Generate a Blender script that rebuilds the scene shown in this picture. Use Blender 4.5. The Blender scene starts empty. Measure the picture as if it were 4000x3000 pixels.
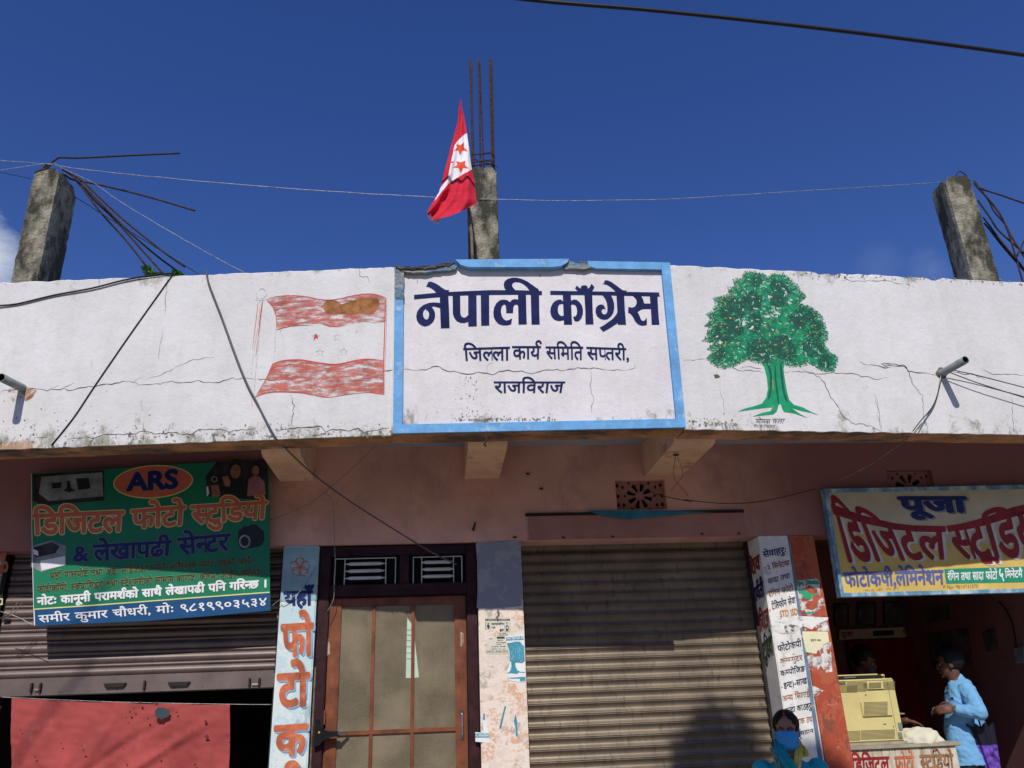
import bpy, bmesh, math, random
from math import sin, cos, pi, radians, sqrt, atan2
from mathutils import Vector, Matrix, noise
from mathutils.geometry import tessellate_polygon
random.seed(7)
S = bpy.context.scene
COL = S.collection
# ------------------------------------------------------------------ camera
FPX = 3150.0
EYE = Vector((0, 0, 1.55))
AX = ((0.99581714, -0.00266, 0.09132994), (-0.08379385, 0.37190958, 0.92447923), (-0.03642559, -0.92826515, 0.37013104))
RX = Vector((AX[0][0], AX[1][0], AX[2][0])).normalized()      # camera right
FW = Vector((AX[0][2], AX[1][2], AX[2][2]))
FW = (FW - RX * FW.dot(RX)).normalized()                      # camera forward
DN = FW.cross(RX).normalized()
if DN.z > 0: DN = -DN
camd = bpy.data.cameras.new('camera'); cam = bpy.data.objects.new('camera', camd); COL.objects.link(cam)
m = Matrix(((RX.x, -DN.x, -FW.x, EYE.x), (RX.y, -DN.y, -FW.y, EYE.y), (RX.z, -DN.z, -FW.z, EYE.z), (0, 0, 0, 1)))
cam.matrix_world = m
camd.sensor_width = 36; camd.lens = FPX / 4000 * 36; camd.clip_start = 0.05; camd.clip_end = 2000
S.camera = cam
# ------------------------------------------------------------------ light
SUND = Vector((0.115, 1.0, -0.93)).normalized()               # direction the sunlight travels
S.view_settings.view_transform = 'Standard'; S.view_settings.look = 'None'
S.view_settings.exposure = 0.0; S.view_settings.gamma = 1; S.view_settings.use_curve_mapping = False
sl = bpy.data.lights.new('sun', 'SUN'); sl.energy = 3.7; sl.angle = radians(0.5); sl.color = (1, 0.965, 0.90)
so = bpy.data.objects.new('sun', sl); COL.objects.link(so)
so.rotation_euler = SUND.to_track_quat('-Z', 'Y').to_euler(); so.location = (-2, -8, 14)
W = bpy.data.worlds.new('World'); S.world = W; W.use_nodes = True
wn = W.node_tree; wn.nodes.clear()
wo = wn.nodes.new('ShaderNodeOutputWorld'); bg = wn.nodes.new('ShaderNodeBackground'); bg.inputs[1].default_value = 0.062
sky = wn.nodes.new('ShaderNodeTexSky'); sky.sky_type = 'NISHITA'; sky.sun_disc = False
tow = -SUND
sky.sun_elevation = math.asin(tow.z); sky.sun_rotation = atan2(tow.x, tow.y)
sky.air_density = 1.0; sky.dust_density = 0.25; sky.ozone_density = 3.0; sky.altitude = 100
hs = wn.nodes.new('ShaderNodeHueSaturation'); hs.inputs['Saturation'].default_value = 1.27; hs.inputs['Hue'].default_value = 0.522
hs.inputs['Value'].default_value = 1.70
tc = wn.nodes.new('ShaderNodeTexCoord'); mp = wn.nodes.new('ShaderNodeMapping'); mp.inputs['Scale'].default_value = (1, 1, 1.6)
cn = wn.nodes.new('ShaderNodeTexNoise'); cn.inputs['Scale'].default_value = 9; cn.inputs['Detail'].default_value = 8; cn.inputs['Roughness'].default_value = 0.6
mx = wn.nodes.new('ShaderNodeMix'); mx.data_type = 'RGBA'; mx.inputs[7].default_value = (8.5, 9.5, 11.5, 1)
L = wn.links.new
L(sky.outputs[0], hs.inputs['Color']); L(tc.outputs['Generated'], mp.inputs[0]); L(mp.outputs[0], cn.inputs[0])
acc = None                                                    # small fair-weather clouds low over the roofs, all round the sky
def clouddir(x, y): return (RX * ((x - 2000) / FPX) + DN * ((y - 1500) / FPX) + FW).normalized()
for c, rad, amt in [(clouddir(-70, 1010), .075, 1.0), (clouddir(3440, 1035), .045, .05), (clouddir(3640, 1060), .045, .10), (Vector((-.9, .5, .35)).normalized(), .16, .9), (Vector((.9, .2, .4)).normalized(), .14, .8), (Vector((.5, -.9, .3)).normalized(), .2, .9), (Vector((-.6, -.8, .4)).normalized(), .15, .9)]:
    d = wn.nodes.new('ShaderNodeVectorMath'); d.operation = 'DISTANCE'; L(tc.outputs['Generated'], d.inputs[0]); d.inputs[1].default_value = c
    m1 = wn.nodes.new('ShaderNodeMapRange'); L(d.outputs['Value'], m1.inputs[0]); m1.inputs[1].default_value = 0; m1.inputs[2].default_value = rad * 1.6; m1.inputs[3].default_value = .62; m1.inputs[4].default_value = -.25
    ad = wn.nodes.new('ShaderNodeMath'); ad.operation = 'ADD'; L(m1.outputs[0], ad.inputs[0]); L(cn.outputs[0], ad.inputs[1])
    m2 = wn.nodes.new('ShaderNodeMapRange'); L(ad.outputs[0], m2.inputs[0]); m2.inputs[1].default_value = .72; m2.inputs[2].default_value = 1.02; m2.inputs[3].default_value = 0; m2.inputs[4].default_value = amt
    if acc is None: acc = m2.outputs[0]
    else:
        mm = wn.nodes.new('ShaderNodeMath'); mm.operation = 'MAXIMUM'; L(acc, mm.inputs[0]); L(m2.outputs[0], mm.inputs[1]); acc = mm.outputs[0]
L(acc, mx.inputs[0]); L(hs.outputs[0], mx.inputs[6]); L(mx.outputs[2], bg.inputs[0]); L(bg.outputs[0], wo.inputs[0])

# ------------------------------------------------------------------ planes and pixels
def ray(x, y):
    return RX * ((x - 2000) / FPX) + DN * ((y - 1500) / FPX) + FW
class Plane:
    """a real surface: origin, outward normal (towards the street)"""
    def __init__(s, o, n): s.o = Vector(o); s.n = Vector(n).normalized()
    def __call__(s, x, y, off=0.0):
        d = ray(x, y); t = (s.o - EYE).dot(s.n) / d.dot(s.n)
        return EYE + d * t + s.n * off
def planeY(Y): return Plane((0, Y, 0), (0, -1, 0))
def plane2(a, b): d = Vector((b[0] - a[0], b[1] - a[1], 0)).normalized(); return Plane((a[0], a[1], 0), (d.y, -d.x, 0))
def Z(ox, oy, s): return lambda p: (ox + p[0] / s, oy + p[1] / s)
ZA = Z(0, 500, 2.212); ZB = Z(1000, 1000, 2.212); ZC = Z(1500, 950, 1.8433); ZD = Z(2600, 950, 2.074); ZE = Z(3400, 600, 1.3833)
ZF = Z(1500, 150, 1.7457); ZG = Z(0, 1700, 1.8433); ZH = Z(0, 2200, 1.8433); ZI = Z(1000, 2050, 1.7467); ZJ = Z(1800, 2050, 1.7475)
ZK = Z(2000, 1950, 1.58); ZL = Z(2850, 2050, 1.7455); ZM = Z(3150, 1850, 2.6024); ZN = Z(3200, 2350, 2.5525); ZO = Z(2900, 2650, 4.424)
ZP = Z(900, 1650, 0.96174); ZQ = Z(2350, 1800, 6.32); ZR = Z(3800, 550, 3.015); ZS = Z(0, 1000, 2.074); ZT = Z(1850, 2350, 4.74); ZU = Z(2900, 2150, 3.686)
Z1 = Z(1600, 1070, 4.0963); Z2 = Z(2120, 1070, 4.6083); Z3 = Z(1780, 1310, 3.0722); Z4 = Z(980, 1100, 3.191)

# ------------------------------------------------------------------ objects
ORG = {}
def link(o, parent=None, loc=None):
    COL.objects.link(o)
    if parent is not None:
        o.parent = parent; ORG[o.name] = ORG.get(parent.name, Vector((0, 0, 0)))
    else: ORG[o.name] = Vector(loc or (0, 0, 0)); o.location = ORG[o.name]
    return o
def tag(o, label=None, cat=None, group=None, kind=None):
    if label: o['label'] = label
    if cat: o['category'] = cat
    if group: o['group'] = group
    if kind: o['kind'] = kind
    return o
def thing(name, loc, label, cat, group=None):
    o = bpy.data.objects.new(name, None); o.empty_display_size = 0.1; link(o, None, loc); return tag(o, label, cat, group)
def ob(name, vf, mats, parent=None, loc=None, smooth=False):
    v, f = vf[0], vf[1]; mi = vf[2] if len(vf) > 2 else None
    if parent is not None: org = ORG[parent.name]
    else: org = Vector(loc or (0, 0, 0))
    me = bpy.data.meshes.new(name); me.from_pydata([tuple(Vector(p) - org) for p in v], [], [tuple(q) for q in f])
    if not isinstance(mats, (list, tuple)): mats = [mats]
    for q in mats: me.materials.append(q)
    if mi: me.polygons.foreach_set('material_index', mi)
    if smooth: me.polygons.foreach_set('use_smooth', [True] * len(me.polygons))
    me.update(); o = bpy.data.objects.new(name, me)
    return link(o, parent, loc)
class MB:
    def __init__(s): s.v = []; s.f = []; s.m = []
    def __getitem__(s, i): return (s.v, s.f, s.m)[i]
    def __len__(s): return 3
    def add(s, v, f, m=0):
        n = len(s.v); s.v += [Vector(p) for p in v]; s.f += [tuple(i + n for i in q) for q in f]; s.m += [m] * len(f); return s
    def box(s, a, b, m=0):
        x0, y0, z0 = a; x1, y1, z1 = b
        return s.hexa([(x0, y0, z0), (x1, y0, z0), (x1, y0, z1), (x0, y0, z1)], [(x0, y1, z0), (x1, y1, z0), (x1, y1, z1), (x0, y1, z1)], m)
    def hexa(s, A, B, m=0):                       # A front loop, B back loop
        n = len(A)
        f = [tuple(range(n)), tuple(range(2 * n - 1, n - 1, -1))] + [(i, i + n, (i + 1) % n + n, (i + 1) % n) for i in range(n)]
        return s.add(list(A) + list(B), f, m)
    def cbox(s, a, b, c=0.006, m=0):              # box with chamfered edges
        bm = bmesh.new(); bmesh.ops.create_cube(bm, size=1)
        for v in bm.verts: v.co = Vector([(a[i] + b[i]) / 2 + v.co[i] * (b[i] - a[i]) for i in range(3)])
        bmesh.ops.bevel(bm, geom=bm.edges[:], offset=c, segments=2, affect='EDGES')
        bm.verts.index_update(); s.add([v.co.copy() for v in bm.verts], [[v.index for v in f.verts] for f in bm.faces], m); bm.free(); return s
    def slab(s, pts, d, m=0):                     # polygon given thickness along d
        d = Vector(d); A = [Vector(p) for p in pts]; n = len(s.v); k = len(A)
        tri = tessellate_polygon([A]); s.v += A + [p + d for p in A]
        for t in tri: s.f.append(tuple(n + i for i in t)); s.f.append(tuple(n + k + i for i in reversed(t))); s.m += [m, m]
        for i in range(k): j = (i + 1) % k; s.f.append((n + i, n + k + i, n + k + j, n + j)); s.m.append(m)
        return s
    def tube(s, path, r, n=8, m=0, cap=True):
        P = [Vector(p) for p in path]; R = r if isinstance(r, (list, tuple)) else [r] * len(P); base = len(s.v); up = None
        for i, p in enumerate(P):
            t = (P[min(i + 1, len(P) - 1)] - P[max(i - 1, 0)]).normalized()
            if up is None: up = Vector((0, 0, 1)) if abs(t.z) < .9 else Vector((1, 0, 0))
            a = t.cross(up).normalized(); up = a.cross(t).normalized()
            for k in range(n): q = 2 * pi * k / n; s.v.append(p + (a * cos(q) + up * sin(q)) * R[i])
        for i in range(len(P) - 1):
            for k in range(n): k2 = (k + 1) % n; s.f.append((base + i * n + k, base + i * n + k2, base + (i + 1) * n + k2, base + (i + 1) * n + k)); s.m.append(m)
        if cap: s.f.append(tuple(base + k for k in reversed(range(n)))); s.f.append(tuple(base + (len(P) - 1) * n + k for k in range(n))); s.m += [m, m]
        return s
    def ball(s, c, r, nu=12, nv=8, m=0, M=None):
        c = Vector(c); r = (r, r, r) if not isinstance(r, (tuple, list)) else r; base = len(s.v)
        for j in range(nv + 1):
            th = pi * j / nv
            for i in range(nu):
                ph = 2 * pi * i / nu; q = Vector((r[0] * sin(th) * cos(ph), r[1] * sin(th) * sin(ph), r[2] * cos(th)))
                s.v.append(c + (M @ q if M else q))
        for j in range(nv):
            for i in range(nu): i2 = (i + 1) % nu; s.f.append((base + j * nu + i, base + (j + 1) * nu + i, base + (j + 1) * nu + i2, base + j * nu + i2)); s.m.append(m)
        return s
def bez(pts, n=6):
    P = [Vector(p) for p in pts]; out = []
    for i in range(len(P) - 1):
        a = P[max(i - 1, 0)]; b = P[i]; c = P[i + 1]; d = P[min(i + 2, len(P) - 1)]
        for k in range(n):
            t = k / n; out.append(0.5 * ((2 * b) + (c - a) * t + (2 * a - 5 * b + 4 * c - d) * t * t + (3 * b - a - 3 * c + d) * t ** 3))
    out.append(P[-1]); return out
LAY = [0.0]
def poly_on(mb, pl, pts, off=0.001, holes=None, m=0):
    LAY[0] = (LAY[0] + 0.00004) % 0.0008; off += LAY[0]
    loops = [[pl(x, y, off) for x, y in pts]] + [[pl(x, y, off) for x, y in h] for h in (holes or [])]
    flat = [p for l in loops for p in l]; n = len(mb.v); mb.v += flat
    for t in tessellate_polygon(loops):
        a, b, c = t
        if (flat[b] - flat[a]).cross(flat[c] - flat[a]).dot(pl.n) < 0: b, c = c, b
        mb.f.append((n + a, n + b, n + c)); mb.m.append(m)
def ribbon(mb, pl, pts, w, off=0.001, m=0, taper=True, jit=0.0):
    P = [Vector(p) for p in pts]; n = len(P); L_, R_ = [], []
    for i, p in enumerate(P):
        t = (P[min(i + 1, n - 1)] - P[max(i - 1, 0)]); t = t.normalized() if t.length > 0 else Vector((1, 0)); q = Vector((-t.y, t.x))
        ww = w[i] if isinstance(w, (list, tuple)) else w
        if taper: ww *= min(1, 0.25 + 1.2 * min(i, n - 1 - i) / max(1, n / 4))
        ww *= 1 + jit * (random.random() - .5) * 2
        L_.append(p + q * ww / 2); R_.append(p - q * ww / 2)
    LAY[0] = (LAY[0] + 0.00004) % 0.0008; off += LAY[0]
    b = len(mb.v)
    for a, c in zip(L_, R_): mb.v += [pl(a.x, a.y, off), pl(c.x, c.y, off)]
    for i in range(n - 1): mb.f.append((b + 2 * i, b + 2 * i + 1, b + 2 * i + 3, b + 2 * i + 2)); mb.m.append(m)
def crack(mb, pl, pts, w=4, off=0.0012, step=14, jit=4):
    w *= .68
    out = []
    for i in range(len(pts) - 1):
        a = Vector(pts[i]); b = Vector(pts[i + 1]); k = max(1, int((b - a).length / step))
        for j in range(k): out.append(a.lerp(b, j / k) + Vector((random.uniform(-jit, jit), random.uniform(-jit, jit))))
    out.append(Vector(pts[-1])); ribbon(mb, pl, out, w, off, jit=0.6)

# ------------------------------------------------------------------ materials
MATS = {}
def nodes(name):
    mt = bpy.data.materials.new(name); mt.use_nodes = True; t = mt.node_tree; b = t.nodes['Principled BSDF']
    MATS[name] = mt; return mt, t, b
def nn(t, typ, **k):
    n = t.nodes.new(typ)
    for a, v in k.items():
        if a[0] == '_': n.inputs[a[1:].replace('_', ' ')].default_value = v
        else: setattr(n, a, v)
    return n
def noise_tex(t, vec, scale, detail=6, rough=.6, stretch=None, dist=0):
    if stretch:
        mpn = nn(t, 'ShaderNodeMapping'); mpn.inputs['Scale'].default_value = stretch; t.links.new(vec, mpn.inputs[0]); vec = mpn.outputs[0]
    n = nn(t, 'ShaderNodeTexNoise', _Scale=scale, _Detail=detail, _Roughness=rough, _Distortion=dist); t.links.new(vec, n.inputs[0]); return n.outputs[0]
def ramp(t, fac, stops):
    r = nn(t, 'ShaderNodeValToRGB'); e = r.color_ramp.elements
    while len(e) > len(stops): e.remove(e[-1])
    while len(e) < len(stops): e.new(1)
    for q, (p, c) in zip(e, stops): q.position = p; q.color = (c, c, c, 1) if not isinstance(c, (tuple, list)) else (*c, 1)
    t.links.new(fac, r.inputs[0]); return r.outputs[0]
def mix(t, fac, a, b, mode='MIX'):
    q = nn(t, 'ShaderNodeMix', data_type='RGBA', blend_type=mode)
    for s, i in ((fac, 0), (a, 6), (b, 7)):
        if hasattr(s, 'links'): t.links.new(s, q.inputs[i])
        elif i == 0: q.inputs[0].default_value = s
        else: q.inputs[i].default_value = (*s, 1)
    return q.outputs[2]
def math_(t, op, a, b):
    q = nn(t, 'ShaderNodeMath', operation=op)
    for s, i in ((a, 0), (b, 1)):
        if hasattr(s, 'links'): t.links.new(s, q.inputs[i])
        else: q.inputs[i].default_value = s
    return q.outputs[0]
def bump(t, b, h, strength=.3, dist=.01):
    n = nn(t, 'ShaderNodeBump'); n.inputs['Strength'].default_value = strength; n.inputs['Distance'].default_value = dist
    t.links.new(h, n.inputs['Height']); t.links.new(n.outputs[0], b.inputs['Normal'])
def mat(name, col, rough=.8, var=.12, scale=6, bumps=.25, bscale=60, metal=0, stain=None, stain_amt=.5, stain_scale=3, streak=None, spec=.3, bdist=.004, alpha_noise=None, trans=0, world=0):
    mt, t, b = nodes(name); oc = nn(t, 'ShaderNodeNewGeometry').outputs['Position'] if world else nn(t, 'ShaderNodeTexCoord').outputs['Object']
    c = col
    n1 = noise_tex(t, oc, scale); dark = tuple(x * (1 - var * 2) for x in col); lite = tuple(min(1, x * (1 + var)) for x in col)
    c = mix(t, ramp(t, n1, [(.3, 0.0), (.7, 1.0)]), dark, lite)
    if stain:
        n2 = noise_tex(t, oc, stain_scale, 9, .68, streak)
        c = mix(t, ramp(t, n2, [(1 - stain_amt - .04, 0.0), (1 - stain_amt + .1, 1.0)]), c, stain)
    t.links.new(c, b.inputs['Base Color']); b.inputs['Roughness'].default_value = rough; b.inputs['Metallic'].default_value = metal
    b.inputs['Specular IOR Level'].default_value = spec
    if bumps: bump(t, b, noise_tex(t, oc, bscale, 5, .6), bumps, bdist)
    if alpha_noise:
        sc, th, st = alpha_noise[:3]; sf = alpha_noise[3] if len(alpha_noise) > 3 else .03; n3 = noise_tex(t, oc, sc, 9, .74, st)
        t.links.new(ramp(t, n3, [(th - sf, 0.0), (th + sf, 1.0)]), b.inputs['Alpha'])
    return mt
def plaster_parapet(name, base):
    mt, t, b = nodes(name); tcn = nn(t, 'ShaderNodeTexCoord'); oc = tcn.outputs['Object']
    sp = nn(t, 'ShaderNodeSeparateXYZ'); t.links.new(oc, sp.inputs[0]); z = sp.outputs[2]
    c = mix(t, ramp(t, noise_tex(t, oc, 1.6, 4), [(.3, 0.0), (.7, 1.0)]), tuple(x * .87 for x in base), base)
    c = mix(t, ramp(t, noise_tex(t, oc, 6, 9, .72, (1, 1, .22)), [(.46, 0.0), (.74, .42)]), c, (.50, .48, .43))
    c = mix(t, ramp(t, noise_tex(t, oc, 26, 6, .7), [(.5, 0.0), (.8, .30)]), c, (.50, .47, .43))
    lo = nn(t, 'ShaderNodeMapRange'); t.links.new(z, lo.inputs[0]); lo.inputs[1].default_value = 3.46; lo.inputs[2].default_value = 3.2
    hi = nn(t, 'ShaderNodeMapRange'); t.links.new(z, hi.inputs[0]); hi.inputs[1].default_value = 4.26; hi.inputs[2].default_value = 4.46
    xm = nn(t, 'ShaderNodeMapRange'); t.links.new(sp.outputs[0], xm.inputs[0]); xm.inputs[1].default_value = -1.4; xm.inputs[2].default_value = -3.0; xm.inputs[3].default_value = .17; xm.inputs[4].default_value = .27
    e = math_(t, 'ADD', math_(t, 'MULTIPLY', lo.outputs[0], xm.outputs[0]), math_(t, 'MULTIPLY', hi.outputs[0], .17))
    f = math_(t, 'ADD', noise_tex(t, oc, 5.5, 10, .74, (1, 1, .7)), e)
    c = mix(t, ramp(t, f, [(.66, 0.0), (.76, .75)]), c, (.20, .19, .12))
    g = math_(t, 'ADD', noise_tex(t, oc, 14, 10, .75, (1, 1, .4)), math_(t, 'MULTIPLY', e, .8))
    c = mix(t, ramp(t, g, [(.71, 0.0), (.76, .85)]), c, (.08, .075, .06))
    # rusty damp patches low on the left
    xl = nn(t, 'ShaderNodeMapRange'); t.links.new(sp.outputs[0], xl.inputs[0]); xl.inputs[1].default_value = -2.0; xl.inputs[2].default_value = -2.9
    h = math_(t, 'ADD', noise_tex(t, oc, 4, 9, .7), math_(t, 'MULTIPLY', math_(t, 'MULTIPLY', lo.outputs[0], xl.outputs[0]), .36))
    c = mix(t, ramp(t, h, [(.74, 0.0), (.8, .7)]), c, (.50, .27, .15))
    t.links.new(c, b.inputs['Base Color']); b.inputs['Roughness'].default_value = .85; b.inputs['Specular IOR Level'].default_value = .2
    hgt = math_(t, 'ADD', math_(t, 'MULTIPLY', noise_tex(t, oc, 7, 8, .62), .8), math_(t, 'MULTIPLY', noise_tex(t, oc, 70, 4, .6), .16))
    bump(t, b, hgt, .6, .02); return mt
def peeling(name, layers, bumps=.5, scale=6):
    """layers: [(color, threshold, scale, stretch)] painted one over another"""
    mt, t, b = nodes(name); oc = nn(t, 'ShaderNodeTexCoord').outputs['Object']; c = layers[0]; last = None
    for i, (col, th, sc, st) in enumerate(layers[1:]):
        mpn = nn(t, 'ShaderNodeMapping'); mpn.inputs['Location'].default_value = (i * 7.3, i * 3.1, i * 5.7); t.links.new(oc, mpn.inputs[0])
        last = ramp(t, noise_tex(t, mpn.outputs[0], sc, 10, .7, st), [(th - .015, 0.0), (th + .015, 1.0)]); c = mix(t, last, c, col)
    t.links.new(c, b.inputs['Base Color']); b.inputs['Roughness'].default_value = .8; b.inputs['Specular IOR Level'].default_value = .25
    bump(t, b, math_(t, 'ADD', noise_tex(t, oc, 30, 6, .7), last), bumps, .003); return mt
WHITEW = (.725, .705, .695)
m_par = plaster_parapet('whitewashed_plaster', WHITEW)
m_par_c = plaster_parapet('pinkish_whitewash', (.76, .715, .72))
m_wall = mat('peach_plaster', (.74, .42, .33), var=.13, scale=1.3, stain=(.52, .28, .235), stain_amt=.46, stain_scale=1.1, bumps=.5, bscale=14, bdist=.006)
def shaded_streaky_bays(mt):                       # light falling off at the end bays painted as maroon, plus water streaks
    t = mt.node_tree; b = t.nodes['Principled BSDF']; old = b.inputs['Base Color'].links[0].from_socket; oc = nn(t, 'ShaderNodeTexCoord').outputs['Object']; sp = nn(t, 'ShaderNodeSeparateXYZ'); t.links.new(oc, sp.inputs[0])
    x = math_(t, 'ABSOLUTE', math_(t, 'SUBTRACT', sp.outputs[0], .55), 0); r = nn(t, 'ShaderNodeMapRange'); t.links.new(math_(t, 'ADD', x, math_(t, 'MULTIPLY', noise_tex(t, oc, 2.2, 6), .9)), r.inputs[0]); r.inputs[1].default_value = 1.9; r.inputs[2].default_value = 2.7
    t.links.new(mix(t, r.outputs[0], old, (.33, .15, .13)), b.inputs['Base Color'])
    c2 = b.inputs['Base Color'].links[0].from_socket; st = noise_tex(t, oc, 3.5, 9, .7, (1, 1, .18)); t.links.new(mix(t, ramp(t, st, [(.55, 0.0), (.72, .35)]), c2, (.16, .09, .07)), b.inputs['Base Color'])
shaded_streaky_bays(m_wall)
m_beam = mat('beam_peach_paint', (.76, .49, .31), var=.14, scale=3, stain=(.40, .22, .13), stain_amt=.42, stain_scale=3, bumps=.5, bscale=18, bdist=.006)
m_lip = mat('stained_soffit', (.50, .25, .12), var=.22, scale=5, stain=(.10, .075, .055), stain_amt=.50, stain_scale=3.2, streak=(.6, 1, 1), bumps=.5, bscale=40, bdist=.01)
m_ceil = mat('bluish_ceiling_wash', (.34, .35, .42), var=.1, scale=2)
m_blue = mat('sky_blue_paint', (.13, .36, .66), rough=.6, var=.13, scale=10, stain=(.36, .52, .68), stain_amt=.40, stain_scale=9, bumps=.45, bscale=35, bdist=.006)
m_bluegrey = mat('worn_blue_grey_edge', (.17, .27, .36), rough=.9, var=.3, scale=9, stain=(.30, .29, .25), stain_amt=.5, stain_scale=10, bumps=1, bscale=30, bdist=.02)
m_conc = mat('raw_concrete', (.37, .335, .25), rough=.95, var=.28, scale=9, stain=(.055, .05, .036), stain_amt=.54, stain_scale=4.5, streak=(1, 1, .45), bumps=1, bscale=45, bdist=.02)
m_brk = mat('broken_concrete_edge', (.24, .20, .14), rough=.95, var=.35, scale=12, stain=(.07, .06, .045), stain_amt=.5, stain_scale=7, bumps=1, bscale=40, bdist=.02)
m_navy = mat('navy_sign_paint', (.018, .024, .098), rough=.85, spec=.12, var=.18, scale=8, bumps=.2, bscale=40)
m_crack = mat('dark_crack_line', (.12, .105, .09), rough=1, var=.2, bumps=0)  # dark tone for cracks, peel edges and the signature
m_fleck = mat('mildew_fleck', (.24, .225, .18), rough=1, var=.3, bumps=0, alpha_noise=(45, .49, None, .06))
m_redworn = mat('worn_red_paint', (.60, .15, .11), rough=.85, var=.2, scale=9, bumps=.1, alpha_noise=(17, .50, (.5, 1, 2.1), .10))
m_redline = mat('red_outline_paint', (.60, .06, .05), rough=.8, alpha_noise=(30, .38, None), bumps=0)
m_pencil = mat('faint_pencil_line', (.42, .41, .41), rough=.9, alpha_noise=(30, .49, None), bumps=0)
m_brickpatch = mat('exposed_brown_render', (.36, .15, .055), rough=.95, var=.3, scale=14, stain=(.55, .2, .14), stain_amt=.36, stain_scale=16, bumps=.8, bscale=40, alpha_noise=(12, .36, None, .02))
m_rust = mat('rusty_steel', (.060, .033, .028), rough=.85, var=.35, scale=40, bumps=.4, bscale=200)
m_wire = mat('galvanised_wire', (.35, .36, .36), rough=.5, metal=.6, var=.3, scale=30, bumps=0)
m_cable = mat('black_cable', (.012, .012, .014), rough=.5, var=.1, bumps=0)
m_greycable = mat('grey_cable', (.10, .10, .11), rough=.55, bumps=0)
m_pvc = mat('grey_pvc', (.26, .29, .29), rough=.45, var=.1, scale=20, stain=(.12, .12, .1), stain_amt=.35, bumps=.1)
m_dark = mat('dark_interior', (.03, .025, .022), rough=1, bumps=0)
m_blackin = mat('pipe_inside', (.02, .02, .02), rough=1, bumps=0)
m_flagred = mat('flag_red_cloth', (.62, .018, .045), rough=.85, var=.1, scale=14, bumps=.3, bscale=90)
m_flagwhite = mat('flag_white_cloth', (.80, .78, .80), rough=.85, var=.06, scale=14, bumps=.3, bscale=90)
m_flagstar = mat('flag_star_red', (.75, .085, .035), rough=.85, bumps=0)
m_bamboo = mat('weathered_pole', (.20, .14, .10), rough=.8, var=.3, scale=20)
m_leaf = mat('leaf_green', (.07, .20, .02), rough=.5, var=.3, scale=30, bumps=.1)
m_slat = mat('shutter_steel', (.215, .165, .115), rough=.40, metal=.25, world=1, var=.16, scale=4, stain=(.11, .09, .072), stain_amt=.42, stain_scale=6, streak=(5, 1, 1.6), bumps=.15, bscale=120, spec=.4)
m_slat2 = mat('brown_shutter_steel', (.19, .145, .13), rough=.5, metal=.45, world=1, var=.14, scale=4, stain=(.14, .11, .10), stain_amt=.4, stain_scale=5, streak=(3, 1, 1), bumps=.1, bscale=120, spec=.5)
m_guide = mat('shutter_guide_steel', (.035, .025, .025), rough=.6, var=.3)
m_doorframe = mat('maroon_gloss_wood', (.040, .012, .016), rough=.55, var=.3, scale=12, stain=(.09, .05, .045), stain_amt=.30, stain_scale=8, streak=(6, 6, .7), bumps=.2, spec=.2)
m_doorwood = mat('varnished_brown_wood', (.205, .068, .032), rough=.45, var=.25, scale=9, stain=(.20, .055, .025), stain_amt=.45, stain_scale=5, streak=(9, 9, .5), bumps=.2, bscale=50)
m_worn = mat('bare_wood_scrape', (.45, .36, .24), rough=.9, var=.2, alpha_noise=(16, .46, (3, 1, .6)))
m_chrome = mat('bright_steel', (.65, .66, .68), rough=.25, metal=1, bumps=0)
m_blackmet = mat('black_enamel_metal', (.012, .012, .014), rough=.25, spec=.6, bumps=.1)
m_bar = mat('pale_grille_paint', (.62, .62, .62), rough=.5, bumps=.1)
m_pinkface = mat('pink_plaster', (.40, .19, .15), var=.12, scale=3, bumps=.25)
m_teal = mat('teal_paint_strip', (.030, .20, .28), rough=.7, var=.2, scale=10)
m_pillarblue = peeling('pillar_blue_white', [(.52, .66, .69), ((.66, .72, .70), .50, 3, None), ((.40, .50, .52), .60, 7, (1, 1, .5)), ((.36, .27, .20), .68, 9, None), ((.74, .78, .76), .62, 14, None)])
m_pillarmid = peeling('pillar_peeling_paint', [(.72, .60, .51), ((.68, .42, .28), .52, 4, None), ((.80, .68, .58), .50, 16, (1, 1, 1.6)), ((.48, .41, .35), .60, 7, None), ((.78, .68, .60), .56, 30, None), ((.54, .27, .19), .66, 8, None), ((.34, .28, .23), .70, 24, None)])
m_midblue = peeling('pillar_faded_blue', [(.26, .28, .33), ((.33, .34, .36), .53, 6, None), ((.55, .30, .18), .66, 6, None)])
m_pillarwhite = peeling('pillar_white_text_face', [(.70, .68, .64), ((.80, .77, .72), .50, 6, None), ((.50, .47, .43), .62, 6, (1, 1, .6)), ((.42, .35, .30), .655, 12, None), ((.55, .60, .64), .66, 4, None)])
m_pillarred = peeling('pillar_red_face', [(.40, .075, .038), ((.44, .11, .055), .5, 5, None), ((.24, .075, .050), .56, 5, (1, 1, .6)), ((.50, .24, .17), .64, 13, (1, 1, 2)), ((.66, .55, .48), .70, 11, None)])
m_pillarside = peeling('pillar_side_face', [(.36, .33, .27), ((.30, .28, .24), .5, 8, None), ((.2, .13, .09), .66, 10, None)])
m_paperscrap = peeling('torn_paper_layer', [(.70, .68, .64), ((.80, .78, .74), .5, 9, None), ((.48, .44, .40), .6, 14, (1, 1, 2))])
def flat(name, col, rough=.6, **k): return mat(name, col, rough=rough, var=k.pop('var', .08), bumps=k.pop('bumps', .05), **k)
m_signgreen = flat('banner_green', (.012, .19, .095), .42, scale=3)
m_signblue = flat('banner_blue', (.012, .075, .20), .42)
m_signyel = flat('banner_yellow', (.72, .70, .25), .45)
m_signred = flat('banner_salmon_red', (.60, .14, .08), .45)
m_signwhite = flat('banner_white', (.78, .78, .78), .45)
m_signblack = flat('banner_black', (.018, .02, .02), .45)
m_signnavy = flat('banner_navy', (.012, .02, .12), .45)
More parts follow.
